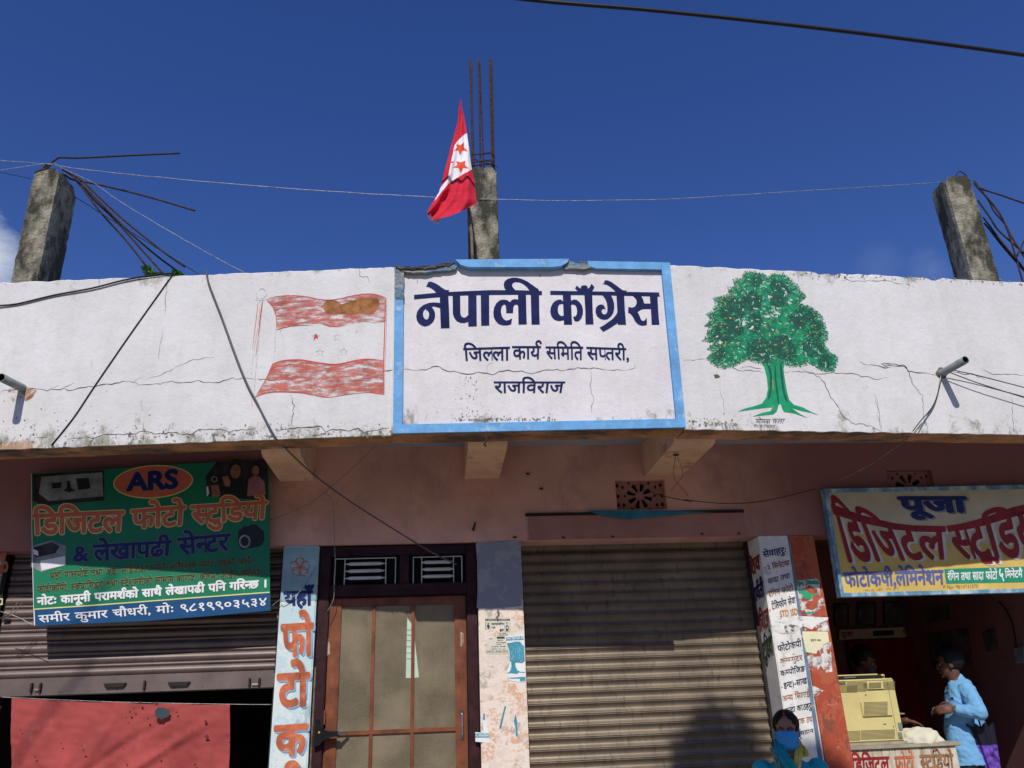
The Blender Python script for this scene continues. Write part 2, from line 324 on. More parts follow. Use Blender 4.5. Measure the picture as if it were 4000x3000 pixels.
m_signgrey = flat('banner_grey', (.25, .27, .28), .45, var=.3, scale=10)
m_signdark = flat('banner_dark_photo', (.035, .03, .03), .45, var=.4, scale=14)
m_signskin = flat('banner_skin_tone', (.35, .16, .10), .45, var=.3, scale=10)
m_signpink = flat('banner_pink', (.38, .17, .18), .45, var=.2)
m_board = mat('yellow_board_paint', (.66, .47, .13), rough=.6, var=.1, scale=4, bumps=.1)
m_boardtop = mat('cream_board_paint', (.58, .50, .34), rough=.6, var=.1, scale=4, bumps=.1)
m_boardred = flat('board_red', (.30, .018, .02), .5, scale=5, var=.15)
m_boardwhite = flat('board_cream_shadow', (.62, .60, .52), .5)
m_boardblue = flat('board_blue', (.11, .14, .36), .5, var=.2, scale=8)
m_boardgreen = flat('board_green', (.02, .27, .16), .5)
m_frameblue = mat('blue_frame_paint', (.12, .27, .42), rough=.5, var=.12, scale=9, stain=(.46, .58, .62), stain_amt=.50, stain_scale=6, streak=(1, 1, .6))
m_txtred = mat('pillar_orange_red_letter', (.56, .14, .06), rough=.7, var=.22, scale=7, stain=(.58, .30, .18), stain_amt=.42, stain_scale=14, alpha_noise=(18, .33, None), bumps=.1)
m_txtblue = mat('pillar_pale_blue_letter', (.22, .42, .62), rough=.7, alpha_noise=(12, .42, None), bumps=0)
m_txtdark = mat('pillar_dark_letter', (.045, .05, .09), rough=.7, alpha_noise=(22, .42, None), bumps=0)
m_txtfade = mat('pillar_faded_brown_letter', (.36, .17, .09), rough=.8, alpha_noise=(26, .46, None), bumps=0)
m_txtora = mat('pillar_orange_letter', (.70, .30, .07), rough=.7, alpha_noise=(22, .44, None), bumps=0)
m_txtgreen = mat('pillar_dark_green_letter', (.05, .08, .045), rough=.8, alpha_noise=(20, .42, None), bumps=0)
m_txtredside = mat('pillar_brown_red_letter', (.30, .045, .03), rough=.8, alpha_noise=(20, .40, None), bumps=0)
m_cloth = mat('faded_red_cloth', (.38, .070, .065), rough=.95, var=.14, scale=3, stain=(.45, .13, .115), stain_amt=.4, stain_scale=2, bumps=.25, bscale=140)
m_clothhole = mat('dark_cloth_stain', (.05, .07, .08), rough=1, bumps=0)
m_clothfleck = mat('cloth_dark_fleck', (.14, .035, .03), rough=1, bumps=0)
m_ground = mat('dusty_asphalt', (.33, .285, .235), rough=.95, var=.2, scale=.8, bumps=.5, bscale=40)
m_pave = mat('pavement_concrete', (.36, .32, .27), rough=.95, var=.2, scale=3, bumps=.4, bscale=50)
m_beige = mat('yellowed_machine_plastic', (.66, .56, .24), rough=.5, var=.06, scale=5, stain=(.50, .42, .2), stain_amt=.33, stain_scale=6, bumps=.05)
m_beigedk = mat('dark_beige_plastic', (.20, .165, .07), rough=.7, bumps=0)  # darker beige for slots, seams, screws and socket
m_tin = mat('painted_tin_sheet', (.62, .57, .46), rough=.6, var=.18, scale=5, stain=(.33, .18, .07), stain_amt=.46, stain_scale=4, streak=(6, 1, .35), bumps=.15)
m_ctop = mat('worn_counter_top', (.38, .33, .24), rough=.6, var=.2)
m_sack = mat('cream_cloth_bag', (.66, .62, .48), rough=.9, var=.08, scale=10, bumps=.4, bscale=30)
m_skin = mat('brown_skin', (.33, .155, .095), rough=.55, var=.08, scale=20, bumps=.1, bscale=200)
m_skind = mat('dark_brown_skin', (.135, .060, .037), rough=.55, var=.08, scale=20, bumps=.1, bscale=200)
m_hair = mat('black_hair', (.008, .006, .006), rough=.6, var=.3, scale=60, bumps=.6, bscale=300)
m_shirt = mat('light_blue_shirt', (.17, .40, .66), rough=.85, var=.06, scale=8, bumps=.35, bscale=18, bdist=.02)
m_trouser = mat('grey_trouser', (.07, .075, .08), rough=.9, bumps=.2)
m_mask = mat('blue_surgical_mask', (.05, .33, .70), rough=.8, bumps=.1)
m_maskb = mat('dark_grey_mask', (.06, .065, .08), rough=.8, bumps=.1)
m_kurta = mat('teal_kurta', (.015, .42, .48), rough=.8, var=.12, scale=9, bumps=.4, bscale=25, bdist=.01)
m_scarfy = mat('yellow_scarf', (.70, .58, .11), rough=.85, var=.1, scale=6)
m_scarft = mat('teal_scarf', (.012, .30, .36), rough=.85, var=.1, scale=6, bumps=.3, bscale=20, bdist=.01)
m_sequin = mat('silver_embroidery', (.22, .42, .36), rough=.4, var=.5, scale=120, bumps=.8, bscale=200)
m_eyew = flat('eye_white', (.38, .35, .32), .4); m_eyeb = flat('eye_dark', (.01, .008, .008), .2); m_lips = flat('lips', (.22, .07, .06), .5); m_bindi = flat('red_sindoor', (.40, .02, .02), .7)
m_darkshirt = mat('dark_striped_shirt', (.03, .03, .04), rough=.9)
m_curtain = mat('dark_red_curtain', (.20, .008, .014), rough=.95, bumps=.2)
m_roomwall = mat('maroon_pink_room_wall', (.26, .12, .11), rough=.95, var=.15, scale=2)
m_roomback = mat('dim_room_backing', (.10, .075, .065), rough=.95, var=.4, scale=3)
m_postera = mat('dim_poster', (.14, .11, .12), rough=.8, var=.5, scale=7)
m_umb = flat('umbrella_black', (.012, .012, .025), .5); m_umbp = flat('umbrella_purple', (.17, .07, .46), .5, var=.5, scale=30); m_umbw = flat('umbrella_pale', (.55, .66, .68), .5, var=.2, scale=12)
m_paper = flat('newsprint_paper', (.70, .66, .55), .85); m_ink = flat('newsprint_ink', (.05, .05, .05), .8)
m_paperblue = flat('poster_blue_print', (.06, .30, .42), .8, var=.15, scale=12); m_paperwhite = flat('poster_white_paper', (.80, .82, .80), .8)
m_papercream = flat('cream_notice_paper', (.80, .76, .50), .8); m_shred = mat('shredded_white_paper', (.72, .70, .66), rough=.9, var=.15, scale=18, bumps=.2, alpha_noise=(11, .485, None)); m_papergreen = flat('poster_green_print', (.03, .36, .18), .8, alpha_noise=(14, .42, None))
m_bark = mat('tree_bark', (.10, .075, .05), rough=.95); m_treeleaf = mat('street_tree_leaf', (.05, .10, .025), rough=.6, bumps=0)
m_panereflection = flat('pale_green_reflection', (.50, .62, .50), .7)  # colour of the reflection painted on the door pane
def greens(i, c): return mat('painted_leaf_green_%s' % 'abcdef'[i], c, rough=.7, var=.15, scale=20, bumps=0)
m_greens = [greens(0, (.014, .095, .062)), greens(1, (.008, .175, .088)), greens(2, (.006, .31, .135)), greens(3, (.05, .15, .06)), greens(4, (.28, .29, .07)), greens(5, (.34, .56, .42))]
def pane_mat():
    mt, t, b = nodes('meshed_frosted_glass'); oc = nn(t, 'ShaderNodeTexCoord').outputs['Object']
    sp = nn(t, 'ShaderNodeSeparateXYZ'); t.links.new(oc, sp.inputs[0]); x, z = sp.outputs[0], sp.outputs[2]; K = 2 * pi / .025
    a = math_(t, 'SINE', math_(t, 'MULTIPLY', math_(t, 'ADD', x, math_(t, 'MULTIPLY', z, 1.55)), K), 0)
    c = math_(t, 'SINE', math_(t, 'MULTIPLY', math_(t, 'SUBTRACT', x, math_(t, 'MULTIPLY', z, 1.55)), K), 0)
    p = math_(t, 'MULTIPLY', a, c); g = ramp(t, math_(t, 'ABSOLUTE', p, 0), [(.06, 1.0), (.26, 0.0)])
    base = mix(t, ramp(t, noise_tex(t, oc, 3.2, 5), [(.38, 0.0), (.64, 1.0)]), (.045, .034, .02), (.20, .155, .10))
    cc = mix(t, g, base, (.66, .56, .37)); t.links.new(cc, b.inputs['Base Color']); b.inputs['Roughness'].default_value = .28; b.inputs['Metallic'].default_value = .15
    bump(t, b, g, .6, .003); return mt
m_pane = pane_mat()
m_glassdark = flat('dark_transom_glass', (.010, .012, .012), .6, spec=.1)

# ------------------------------------------------------------------ lettering
GC = {}
def glyph(ch, bold):
    k = (ch, bold)
    if k in GC: return GC[k]
    def mk(body):
        c = bpy.data.curves.new('glyph_src', 'FONT'); c.body = body; c.resolution_u = 3; c.offset = bold
        o = bpy.data.objects.new('glyph_src', c); COL.objects.link(o); bpy.context.view_layer.update()
        me = o.evaluated_get(bpy.context.evaluated_depsgraph_get()).to_mesh(); v = [(p.co.x, p.co.y) for p in me.vertices]; f = [tuple(q.vertices) for q in me.polygons]
        bpy.data.objects.remove(o); bpy.data.curves.remove(c); return v, f
    v, f = mk(ch); v2, _ = mk(ch + '।'); v3, _ = mk('।')
    adv = (max(p[0] for p in v2) - max(p[0] for p in v3)) if v2 else .3
    GC[k] = (v, f, adv); return GC[k]
MARK0 = set('ुूृेैंँॅ')
CONS = set('कखगघङचछजझञटठडढणतथदधनपफबभमयरलवशषसहळ')
def layout(text, bold=0.0):
    """visual-order Devanagari setting -> verts, faces, width"""
    V, F = [], []; x = 0.0
    def put(v, f, dx, sx=1): n = len(V); V.extend((p[0] * sx + dx, p[1]) for p in v); F.extend(tuple(i + n for i in q) for q in f)
    def half(ch):
        v, f, adv = glyph(ch, bold); cut = adv - (.155 if ch not in 'कफ' else .10); bm = bmesh.new(); vs = [bm.verts.new((p[0], p[1], 0)) for p in v]
        for q in f:
            try: bm.faces.new([vs[i] for i in q])
            except Exception: pass
        if ch not in 'टठडढदहङछर':
            bmesh.ops.bisect_plane(bm, geom=bm.verts[:] + bm.edges[:] + bm.faces[:], plane_co=(cut, 0, 0), plane_no=(1, 0, 0), clear_outer=True)
        else: cut = adv
        bm.verts.index_update(); v = [(p.co.x, p.co.y) for p in bm.verts]; f = [[p.index for p in q.verts] for q in bm.faces]; bm.free()
        if ch in 'कफ': hb = [(cut - .12, .55), (cut, .55), (cut, .622), (cut - .12, .622)]; f = f + [[len(v), len(v) + 1, len(v) + 2, len(v) + 3]]; v = v + hb
        return v, f, cut
    i = 0; n = len(text)
    while i < n:
        ch = text[i]
        if ch == ' ': x += .34; i += 1; continue
        if ch in CONS:
            seq = [ch]; j = i + 1
            while j + 1 < n and text[j] == '्' and text[j + 1] in CONS: seq.append(text[j + 1]); j += 2
            mk = []
            while j < n and text[j] in 'ािीुूृेैोौंँॅॉः्': mk.append(text[j]); j += 1
            reph = len(seq) > 1 and seq[0] == 'र'
            if reph: seq = seq[1:]
            rak = len(seq) > 1 and seq[-1] == 'र'
            if rak: seq = seq[:-1]
            if 'ि' in mk: v, f, a = glyph('ि', bold); put(v, f, x); x += .26; mk.remove('ि')
            for c in seq[:-1]: v, f, a = half(c); put(v, f, x); x += a
            v, f, a = glyph(seq[-1], bold); put(v, f, x); x0 = x; x += a
            w = .035 + bold
            if rak: put([(x - .17, .26), (x - .17 + .02, .26 - 2.2 * w), (x0 + .02, -.08), (x0 - .02, -.01)], [(0, 1, 2, 3)], 0)
            for c in mk: v, f, a = glyph(c, bold); put(v, f, x); x += a if c not in MARK0 else 0
            if reph:
                pts = [Vector((x - .06 + .13 * cos(t), .76 + .13 * sin(t))) for t in [pi * q / 8 for q in range(0, 9)]]; pts = [Vector((x - .08, .6))] + [Vector((x - .19, .75)) + (Vector((p.x, p.y)) - Vector((x - .19, .76))) for p in reversed(pts)]
                q = []; 
                for k, p in enumerate(pts):
                    t = (pts[min(k + 1, len(pts) - 1)] - pts[max(k - 1, 0)]).normalized(); nrm = Vector((-t.y, t.x)) * w; q += [(p.x + nrm.x, p.y + nrm.y), (p.x - nrm.x, p.y - nrm.y)]
                put(q, [(2 * k, 2 * k + 1, 2 * k + 3, 2 * k + 2) for k in range(len(pts) - 1)], -.06)
            i = j
        else:
            v, f, a = glyph(ch, bold); put(v, f, x); x += a if ch not in MARK0 else 0; i += 1
    return V, F, x
def along(P, u):
    if len(P) == 1: return Vector(P[0])
    k = (len(P) - 1) * u; i = max(0, min(len(P) - 2, int(math.floor(k)))); a, b = Vector(P[i]), Vector(P[i + 1]); return a + (b - a) * (k - i)
def text_on(mb, pl, zf, text, head, base, bold=.02, off=.002, m=0, shift=(0, 0), asc=1.0):
    """letters between a headline polyline and a baseline polyline drawn on a real surface"""
    V, F, w = layout(text, 0.0); hd = [zf(p) for p in head]; bs = [zf(p) for p in base]; zo = off
    LAY[0] = (LAY[0] + 0.00004) % 0.0008; w = max(w, .01)
    nc = 0 if bold < .008 else (6 if bold < .025 else 10)
    for c in range(nc + 1):                        # brush weight: the letter laid down again round a small circle
        n = len(mb.v); bx = bold * cos(2 * pi * c / max(nc, 1)) if c else 0; by = bold * sin(2 * pi * c / max(nc, 1)) if c else 0
        for x, y in V:
            if y > .622: y = .622 + (y - .622) * asc
            elif y < 0: y *= asc
            x += bx; y += by; u = x / w; a = along(hd, u); b = along(bs, u); p = b + (a - b) * (y / .622); mb.v.append(pl(p.x + shift[0], p.y + shift[1], zo + LAY[0] + c * 1.2e-5))
        for q in F:
            q = [n + i for i in q]
            if len(q) > 2 and (mb.v[q[1]] - mb.v[q[0]]).cross(mb.v[q[2]] - mb.v[q[0]]).dot(pl.n) < 0: q.reverse()
            mb.f.append(tuple(q)); mb.m.append(m)

# ------------------------------------------------------------------ setting
def sheet(x0, x1, y0, y1, z, n=1): return ([(x0, y0, z), (x1, y0, z), (x1, y1, z), (x0, y1, z)], [(0, 1, 2, 3)])
g = ob('ground', sheet(-400, 400, -400, 400, -.02), m_ground); tag(g, kind='structure')
g = ob('road', sheet(-60, 60, -9, 3.9, 0), m_ground); tag(g, kind='structure')
p = MB(); p.box((-8, 3.9, -.01), (10, 4.0, .14)); p.box((-8, 4.0, -.01), (10, 5.9, .12)); g = ob('pavement', p, m_pave); tag(g, kind='structure')

# ------------------------------------------------------------------ building
B = thing('shop_building', (0, 6, 0), 'single storey shop building with white painted parapet and peach front wall', 'building')
FW_Y = 6.0; LIPZ = 3.2; CEIL = 3.43; LINT = 2.69; TOPZ = 4.445
PL = plane2((-2.82, 5.235), (-.30, 5.0)); PC = plane2((-.295, 4.948), (1.60, 4.868)); PR = plane2((1.62, 4.93), (4.14, 5.112)); PW = planeY(FW_Y)
PCI = Plane(PC.o - PC.n * .03, PC.n)         # sunk field of the centre panel
def xy(pl, X): return pl.o.y - (X - pl.o.x) * pl.n.x / pl.n.y
def parapet_strip(mb, pl, X0, X1, z0, z1f, th=.13, step=.035, off=0):
    n = max(1, int(abs(X1 - X0) / step)); base = len(mb.v)
    for i in range(n + 1):
        X = X0 + (X1 - X0) * i / n; Y = xy(pl, X) ; o = Vector((X, Y, 0)) + pl.n * off; bk = Vector((X, Y, 0)) - pl.n * th
        z1 = z1f(X) + noise.noise(Vector((X * 9, 0, 3))) * .010 + noise.noise(Vector((X * 40, 0, 8))) * .005; zz = z0 + noise.noise(Vector((X * 11, 5, 3))) * .006
        mb.v += [Vector((o.x, o.y, zz)), Vector((o.x, o.y, z1 - .012)), Vector((o.x, o.y, z1)) - pl.n * .012, Vector((bk.x, bk.y, z1 - .004)), Vector((bk.x, bk.y, zz))]
    for i in range(n):
        a = base + i * 5; b = a + 5
        for k in range(5): k2 = (k + 1) % 5; mb.f.append((a + k, b + k, b + k2, a + k2)); mb.m.append(0)
    mb.f.append(tuple(base + k for k in range(5))); mb.f.append(tuple(base + n * 5 + k for k in reversed(range(5)))); mb.m += [0, 0]
def topL(X): return TOPZ + .0 + (X + .3) * .004
def notch(X, c, w, d): return -d * max(0, 1 - abs(X - c) / w)
topR = lambda X: TOPZ + .002 + notch(X, 2.93, .05, .03) + notch(X, 2.82, .06, .015) + notch(X, 3.75, .07, .028) + notch(X, 3.52, .04, .012)
mb = MB(); parapet_strip(mb, PL, -6.5, -.302, LIPZ, topL); PAR_L = ob('parapet_wall', mb, m_par, B); PAR_L['label'] = 'left stretch of white parapet with painted flag'
mb = MB(); parapet_strip(mb, PR, 1.622, 7.5, LIPZ, topR); PAR_R = ob('parapet_wall', mb, m_par, B); PAR_R['label'] = 'right stretch of white parapet with painted tree'
mb = MB(); parapet_strip(mb, PCI, -.30, 1.60, LIPZ + .01, lambda X: TOPZ - .012 if X < .3 else TOPZ); PAR_C = ob('parapet_wall', mb, m_par_c, B); PAR_C['label'] = 'centre panel with the large navy lettering and blue border'
# raised blue border
def border(pts, m_, dep=.034, out=0.0, sub=1):
    q = MB(); q.slab([PC(x, y, out) for x, y in pts], -PC.n * dep); return ob('border_moulding', q, m_, PAR_C)
border([(1541, 1170), (1576, 1170), (1572, 1658), (1572, 1658), (1534, 1693)], m_blue)
border([(1534, 1693), (1572, 1658), (2642, 1636), (2680, 1669)], m_blue, out=.0015)
border([(2680, 1669), (2642, 1636), (2585, 1053), (2585, 1024), (2617, 1026)], m_blue)
border([(1779, 1020), (1990, 1018), (2222, 1017), (2216, 1030), (2190, 1045), (2150, 1049), (1830, 1049), (1800, 1040)], m_blue, dep=.055, out=.022)
border([(2295, 1020), (2400, 1022), (2584, 1025), (2584, 1053), (2330, 1049), (2300, 1040)], m_blue, dep=.034, out=.003)
def rough_slab(pts, m_, dep, out, amp=5, name='broken_edge'):
    q = []; 
    for i in range(len(pts)):
        a = Vector(pts[i]); b = Vector(pts[(i + 1) % len(pts)]); k = max(1, int((b - a).length / 9))
        for j in range(k): q.append(tuple(a.lerp(b, j / k) + Vector((random.uniform(-1, 1), random.uniform(-1, 1))) * amp * .5))
    s = MB(); s.slab([PC(x, y, out + random.uniform(-.004, .004)) for x, y in q], -PC.n * dep); return ob(name, s, m_, PAR_C)
rough_slab([(1541, 1048), (1576, 1062), (1640, 1068), (1720, 1058), (1776, 1052), (1785, 1040), (1770, 1028), (1700, 1044), (1610, 1050)], m_bluegrey, .04, .004)
rough_slab([(1542, 1050), (1578, 1056), (1577, 1168), (1541, 1168)], m_bluegrey, .035, .001, 3)
rough_slab([(1546, 1043), (1600, 1046), (1680, 1040), (1735, 1032), (1779, 1026), (1760, 1036), (1700, 1050), (1620, 1056), (1560, 1054)], m_brk, .10, .012)
rough_slab([(2214, 1032), (2222, 1019), (2250, 1026), (2296, 1022), (2310, 1046), (2280, 1052), (2236, 1050), (2205, 1048)], m_bluegrey, .05, .002)
# lip under the parapet
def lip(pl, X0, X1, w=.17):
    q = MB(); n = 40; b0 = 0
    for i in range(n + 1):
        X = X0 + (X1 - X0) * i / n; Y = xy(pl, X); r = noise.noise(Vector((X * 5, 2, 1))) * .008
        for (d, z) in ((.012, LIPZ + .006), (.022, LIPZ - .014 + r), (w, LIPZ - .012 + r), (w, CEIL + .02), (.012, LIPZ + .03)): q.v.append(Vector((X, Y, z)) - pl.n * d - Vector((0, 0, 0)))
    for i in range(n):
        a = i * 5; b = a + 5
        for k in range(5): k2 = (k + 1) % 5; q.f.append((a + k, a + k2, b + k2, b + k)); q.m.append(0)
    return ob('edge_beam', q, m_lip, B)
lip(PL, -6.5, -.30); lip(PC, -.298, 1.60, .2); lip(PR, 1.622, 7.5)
mb = MB(); mb.box((-6.5, 5.42, CEIL), (7.5, 9.2, 3.55)); ob('roof_slab', mb, m_ceil, B)
# cantilever beams, ends curving up into the lip
for X0, X1, Yo in ((-1.18, -.925, 5.26), (.20, .465, 5.15), (1.60, 1.895, 5.10)):
    q = MB(); prof = []
    for k in range(9): a = k / 8 * pi / 2; prof.append((Yo + .10 - .10 * sin(a), 3.17 + .12 * (1 - cos(a)) * .9))
    prof = [(5.998, 3.17)] + prof; prof.append((Yo, CEIL)); prof.append((5.998, CEIL))
    q.slab([(X0, y, z) for y, z in prof], (X1 - X0, 0, 0)); ob('cantilever_beam', q, m_beam, B)
# front wall in peach plaster: above the lintel, pierced by the two vents
def pxX(x, y, Y=6.0): return planeY(Y)(x, y)
vA = pxX(2402, 1880), pxX(2608, 1988); vB = pxX(3462, 1838), pxX(3652, 1900)
V1 = (vA[0].x, vA[1].x, vA[1].z, vA[0].z + .01); V2 = (vB[0].x, vB[1].x, vB[1].z - .12, vB[0].z)
q = MB(); W0, W1 = -6.5, 7.5; T = .22
q.box((W0, FW_Y, LINT), (V1[0], FW_Y + T, CEIL)); q.box((V1[0], FW_Y, LINT), (V1[1], FW_Y + T, V1[2])); q.box((V1[0], FW_Y, V1[3]), (V1[1], FW_Y + T, CEIL))
q.box((V1[1], FW_Y, LINT), (V2[0], FW_Y + T, CEIL)); q.box((V2[0], FW_Y, LINT), (V2[1], FW_Y + T, V2[2])); q.box((V2[0], FW_Y, V2[3]), (V2[1], FW_Y + T, CEIL)); q.box((V2[1], FW_Y, LINT), (W1, FW_Y + T, CEIL))
WALL = ob('front_wall', q, m_wall, B)
def vent(x0, x1, z0, z1, holes):
    """pierced concrete grille: a slab with pie slots round a hub and small cut-outs"""
    cx, cz = (x0 + x1) / 2, (z0 + z1) / 2; W_, H_ = (x1 - x0), (z1 - z0); R = H_ * .5
    hl = []
    for k in range(8):
        a = (k + .5) * pi / 4 + .1; d = .20; hl.append([(cx + R * .30 * cos(a - d * 1.2), cz + R * .30 * sin(a - d * 1.2)), (cx + R * .82 * cos(a - d), cz + R * .82 * sin(a - d)), (cx + R * .88 * cos(a), cz + R * .88 * sin(a)), (cx + R * .82 * cos(a + d), cz + R * .82 * sin(a + d)), (cx + R * .30 * cos(a + d * 1.2), cz + R * .30 * sin(a + d * 1.2))])
    for sx_ in (-1, 1):
        for (ux, uz, s) in ((.33, .30, .035), (.33, -.30, .04), (.30, .0, .03), (.44, .35, .045), (.44, .0, .04), (.44, -.30, .045), (.20, .43, .03), (.18, -.44, .03)):
            X = cx + sx_ * ux * W_; Zc = cz + uz * H_; s_ = s * W_; n = 6; hl.append([(X + s_ * (.6 + .4 * random.random()) * cos(2 * pi * i / n), Zc + s_ * (.8 + .5 * random.random()) * sin(2 * pi * i / n)) for i in range(n)])
    outer = [(x0, z0), (x1, z0), (x1, z1), (x0, z1)]; q = MB()
    for Y, flip in ((6.045, 1), (6.075, 0)):
        loops = [[Vector((a, Y, b)) for a, b in outer]] + [[Vector((a, Y, b)) for a, b in h] for h in hl]; flatv = [p for l in loops for p in l]; n = len(q.v); q.v += flatv
        for t in tessellate_polygon(loops): q.f.append(tuple(n + i for i in t)); q.m.append(0)
    for h in hl:
        n = len(q.v); q.v += [Vector((a, 6.045, b)) for a, b in h] + [Vector((a, 6.075, b)) for a, b in h]; k = len(h)
        for i in range(k): j = (i + 1) % k; q.f.append((n + i, n + j, n + k + j, n + k + i)); q.m.append(0)
    return ob('vent_grille', q, m_pinkface, B)
vent(V1[0], V1[1], V1[2], V1[3], 0); vent(V2[0], V2[1], V2[2], V2[3], 0)
q = MB(); q.box((V1[0] - .02, 6.225, V1[2] - .02), (V1[1] + .02, 6.25, V1[3] + .02)); q.box((V2[0] - .02, 6.225, V2[2] - .02), (V2[1] + .02, 6.25, V2[3] + .02)); ob('vent_backing', q, m_dark, B)
# pillars
P1 = (-1.12, -.868); P2 = (.285, .612); P3 = (2.44, 2.885); P0 = (-3.60, -3.095)
DIV = pxX(3078, 2100).x
for nm, (a, b), mt_, lb in (('pillar', P1, m_pillarblue, 'pale blue pillar with red painted letters'), ('pillar', P2, m_pillarmid, 'peeling cream and orange pillar with torn posters'),):
    q = MB(); q.cbox((a, FW_Y - .004, .1), (b, FW_Y + .30, LINT - .001), .008); o = ob(nm, q, mt_, B); o['label'] = lb
    if a == P1[0]: PIL1 = o
    else: PIL2 = o
q = MB(); q.cbox((P3[0], FW_Y - .004, .1), (DIV, FW_Y + .27, LINT - .001), .006); PIL3 = ob('pillar', q, m_pillarwhite, B); PIL3['label'] = 'white half of pillar covered in hand painted service lines'
q = MB(); q.cbox((DIV + .001, FW_Y - .004, .1), (P3[1], FW_Y + .27, LINT - .001), .006); PIL3R = ob('pillar', q, m_pillarred, B); PIL3R['label'] = 'red half of pillar with torn paper'
q = MB(); q.cbox((P0[0], FW_Y - .004, .1), (P0[1], FW_Y + .27, LINT - .001), .006); PIL0 = ob('pillar', q, m_pillarblue, B); PIL0['label'] = 'pale blue pillar cut by the left edge of the view'
q = MB(); q.cbox((4.95, FW_Y - .004, .1), (5.4, FW_Y + .27, LINT - .001), .006); ob('pillar', q, m_pillarblue, B)
q = MB(); q.slab([PW(x, y, .006) for x, y in [(3074, 2088), (3081, 2088), (3198, 2870), (3218, 3000), (3200, 3000), (3182, 2870)]], (0, .004, 0)); ob('blue_stripe', q, mat('worn_blue_stripe', (.15, .23, .33), var=.2, scale=9, alpha_noise=(7, .42, (1, 1, .6))), PIL3)
# faded blue block at the top of the middle pillar
q = MB(); poly_on(q, PW, [(1858, 2122), (2034, 2112), (2040, 2330), (2035, 2368), (1960, 2375), (1862, 2376), (1868, 2250)], .006); ob('faded_blue_wash', q, m_midblue, PIL2)
for pts in ([(1112, 2140), (1243, 2133), (1234, 2345), (1095, 2350)],):
    q = MB(); poly_on(q, PW, pts, .006); ob('upper_blue_wash', q, mat('pillar_upper_blue', (.30, .50, .55), var=.12, scale=8), PIL1)
# interiors as boxes so the openings look into real dark rooms
def room(x0, x1, y0, y1, z0, z1, m_, name):
    q = MB(); t = .06
    q.box((x0 - t, y0, z0), (x0, y1, z1)); q.box((x1, y0, z0), (x1 + t, y1, z1)); q.box((x0 - t, y1, z0), (x1 + t, y1 + t, z1)); q.box((x0 - t, y0, z0 - t), (x1 + t, y1 + t, z0)); q.box((x0 - t, y0, z1), (x1 + t, y1 + t, z1 + t))
    return ob(name, q, m_, B)
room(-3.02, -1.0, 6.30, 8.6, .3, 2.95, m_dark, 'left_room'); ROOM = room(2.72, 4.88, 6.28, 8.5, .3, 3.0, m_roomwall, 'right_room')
q = MB(); q.box((-6.5, 8.9, -.01), (7.5, 9.1, CEIL - .001)); q.box((-6.5, 6.3, -.01), (-6.3, 8.9, CEIL - .001)); q.box((7.3, 6.3, -.01), (7.5, 8.9, CEIL - .001)); q.box((5.45, 6.05, .1), (7.3, 6.2, LINT - .001)); q.box((-6.3, 6.05, .1), (-3.65, 6.2, LINT - .001)); ob('outer_wall', q, m_wall, B)
q = MB(); q.box((-6.4, 5.9, -.01), (7.4, 6.6, .3)); ob('plinth_step', q, m_pave, B)

# ---- right roller shutter (concave slats)
SH = ob('roller_shutter', MB().box((P2[1], 6.275, .3), (P3[0], 6.285, LINT)), m_guide, B); SH['label'] = 'closed dull brass brown shutter right of the peeling pillar'
PITCH = .0765
def slat_mesh(x0, x1, h, dep, m_, prof='concave', nm='slat'):
    n = 9; rows = []
    for k in range(n + 1):
        u = k / n; z = -h * .5 + h * u
        if prof == 'concave': y = dep * sin(pi * u) * .95
        else: y = -dep * sin(pi * u)
        rows.append((y, z))
    rows = [(dep * .9 if prof == 'concave' else dep * .2, -h * .5 - .002)] + [(r[0], r[1] + .0) for r in rows] + [(dep * 1.3, h * .5 + .001)]
    v = []; f = []; nx = 2
    for y, z in rows: v += [(x0, y, z), (x1, y, z)]
    for i in range(len(rows) - 1): f.append((2 * i, 2 * i + 1, 2 * i + 3, 2 * i + 2))
    me = bpy.data.meshes.new(nm); me.from_pydata(v, [], f); me.materials.append(m_); me.polygons.foreach_set('use_smooth', [True] * len(f)); me.update(); return me
for a, b in ((P2[1] + .002, P2[1] + .022), (P3[0] - .022, P3[0] - .002)): ob('guide_rail', MB().box((a, 6.22, .3), (b, 6.27, LINT)), m_guide, SH)
sm = slat_mesh(P2[1] + .03, P3[0] - .02, PITCH - .004, .027, m_slat)
z = 2.66; 
while z > .33:
    o = bpy.data.objects.new('slat', sm); COL.objects.link(o); o.parent = SH; o.location = (0, 6.245 - ORG[B.name].y + random.uniform(-.001, .001), z); o.rotation_euler = (random.uniform(-.006, .006), 0, 0); z -= PITCH
# hood panel over it and groove with teal strip
a = pxX(2062, 2008); b = pxX(2912, 2130)
q = MB(); q.box((a.x, FW_Y - .012, LINT + .004), (b.x, FW_Y - .0005, a.z - .02)); ob('hood_panel', q, m_pinkface, B)
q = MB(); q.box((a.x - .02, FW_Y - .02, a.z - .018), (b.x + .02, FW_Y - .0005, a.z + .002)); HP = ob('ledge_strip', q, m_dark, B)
q = MB(); q.slab([PW(x, y, .026) for x, y in [(2290, 1998), (2560, 1996), (2780, 2003), (2650, 2012), (2560, 2022), (2440, 2030), (2350, 2018)]], (0, .006, 0)); ob('teal_strip', q, m_teal, HP)
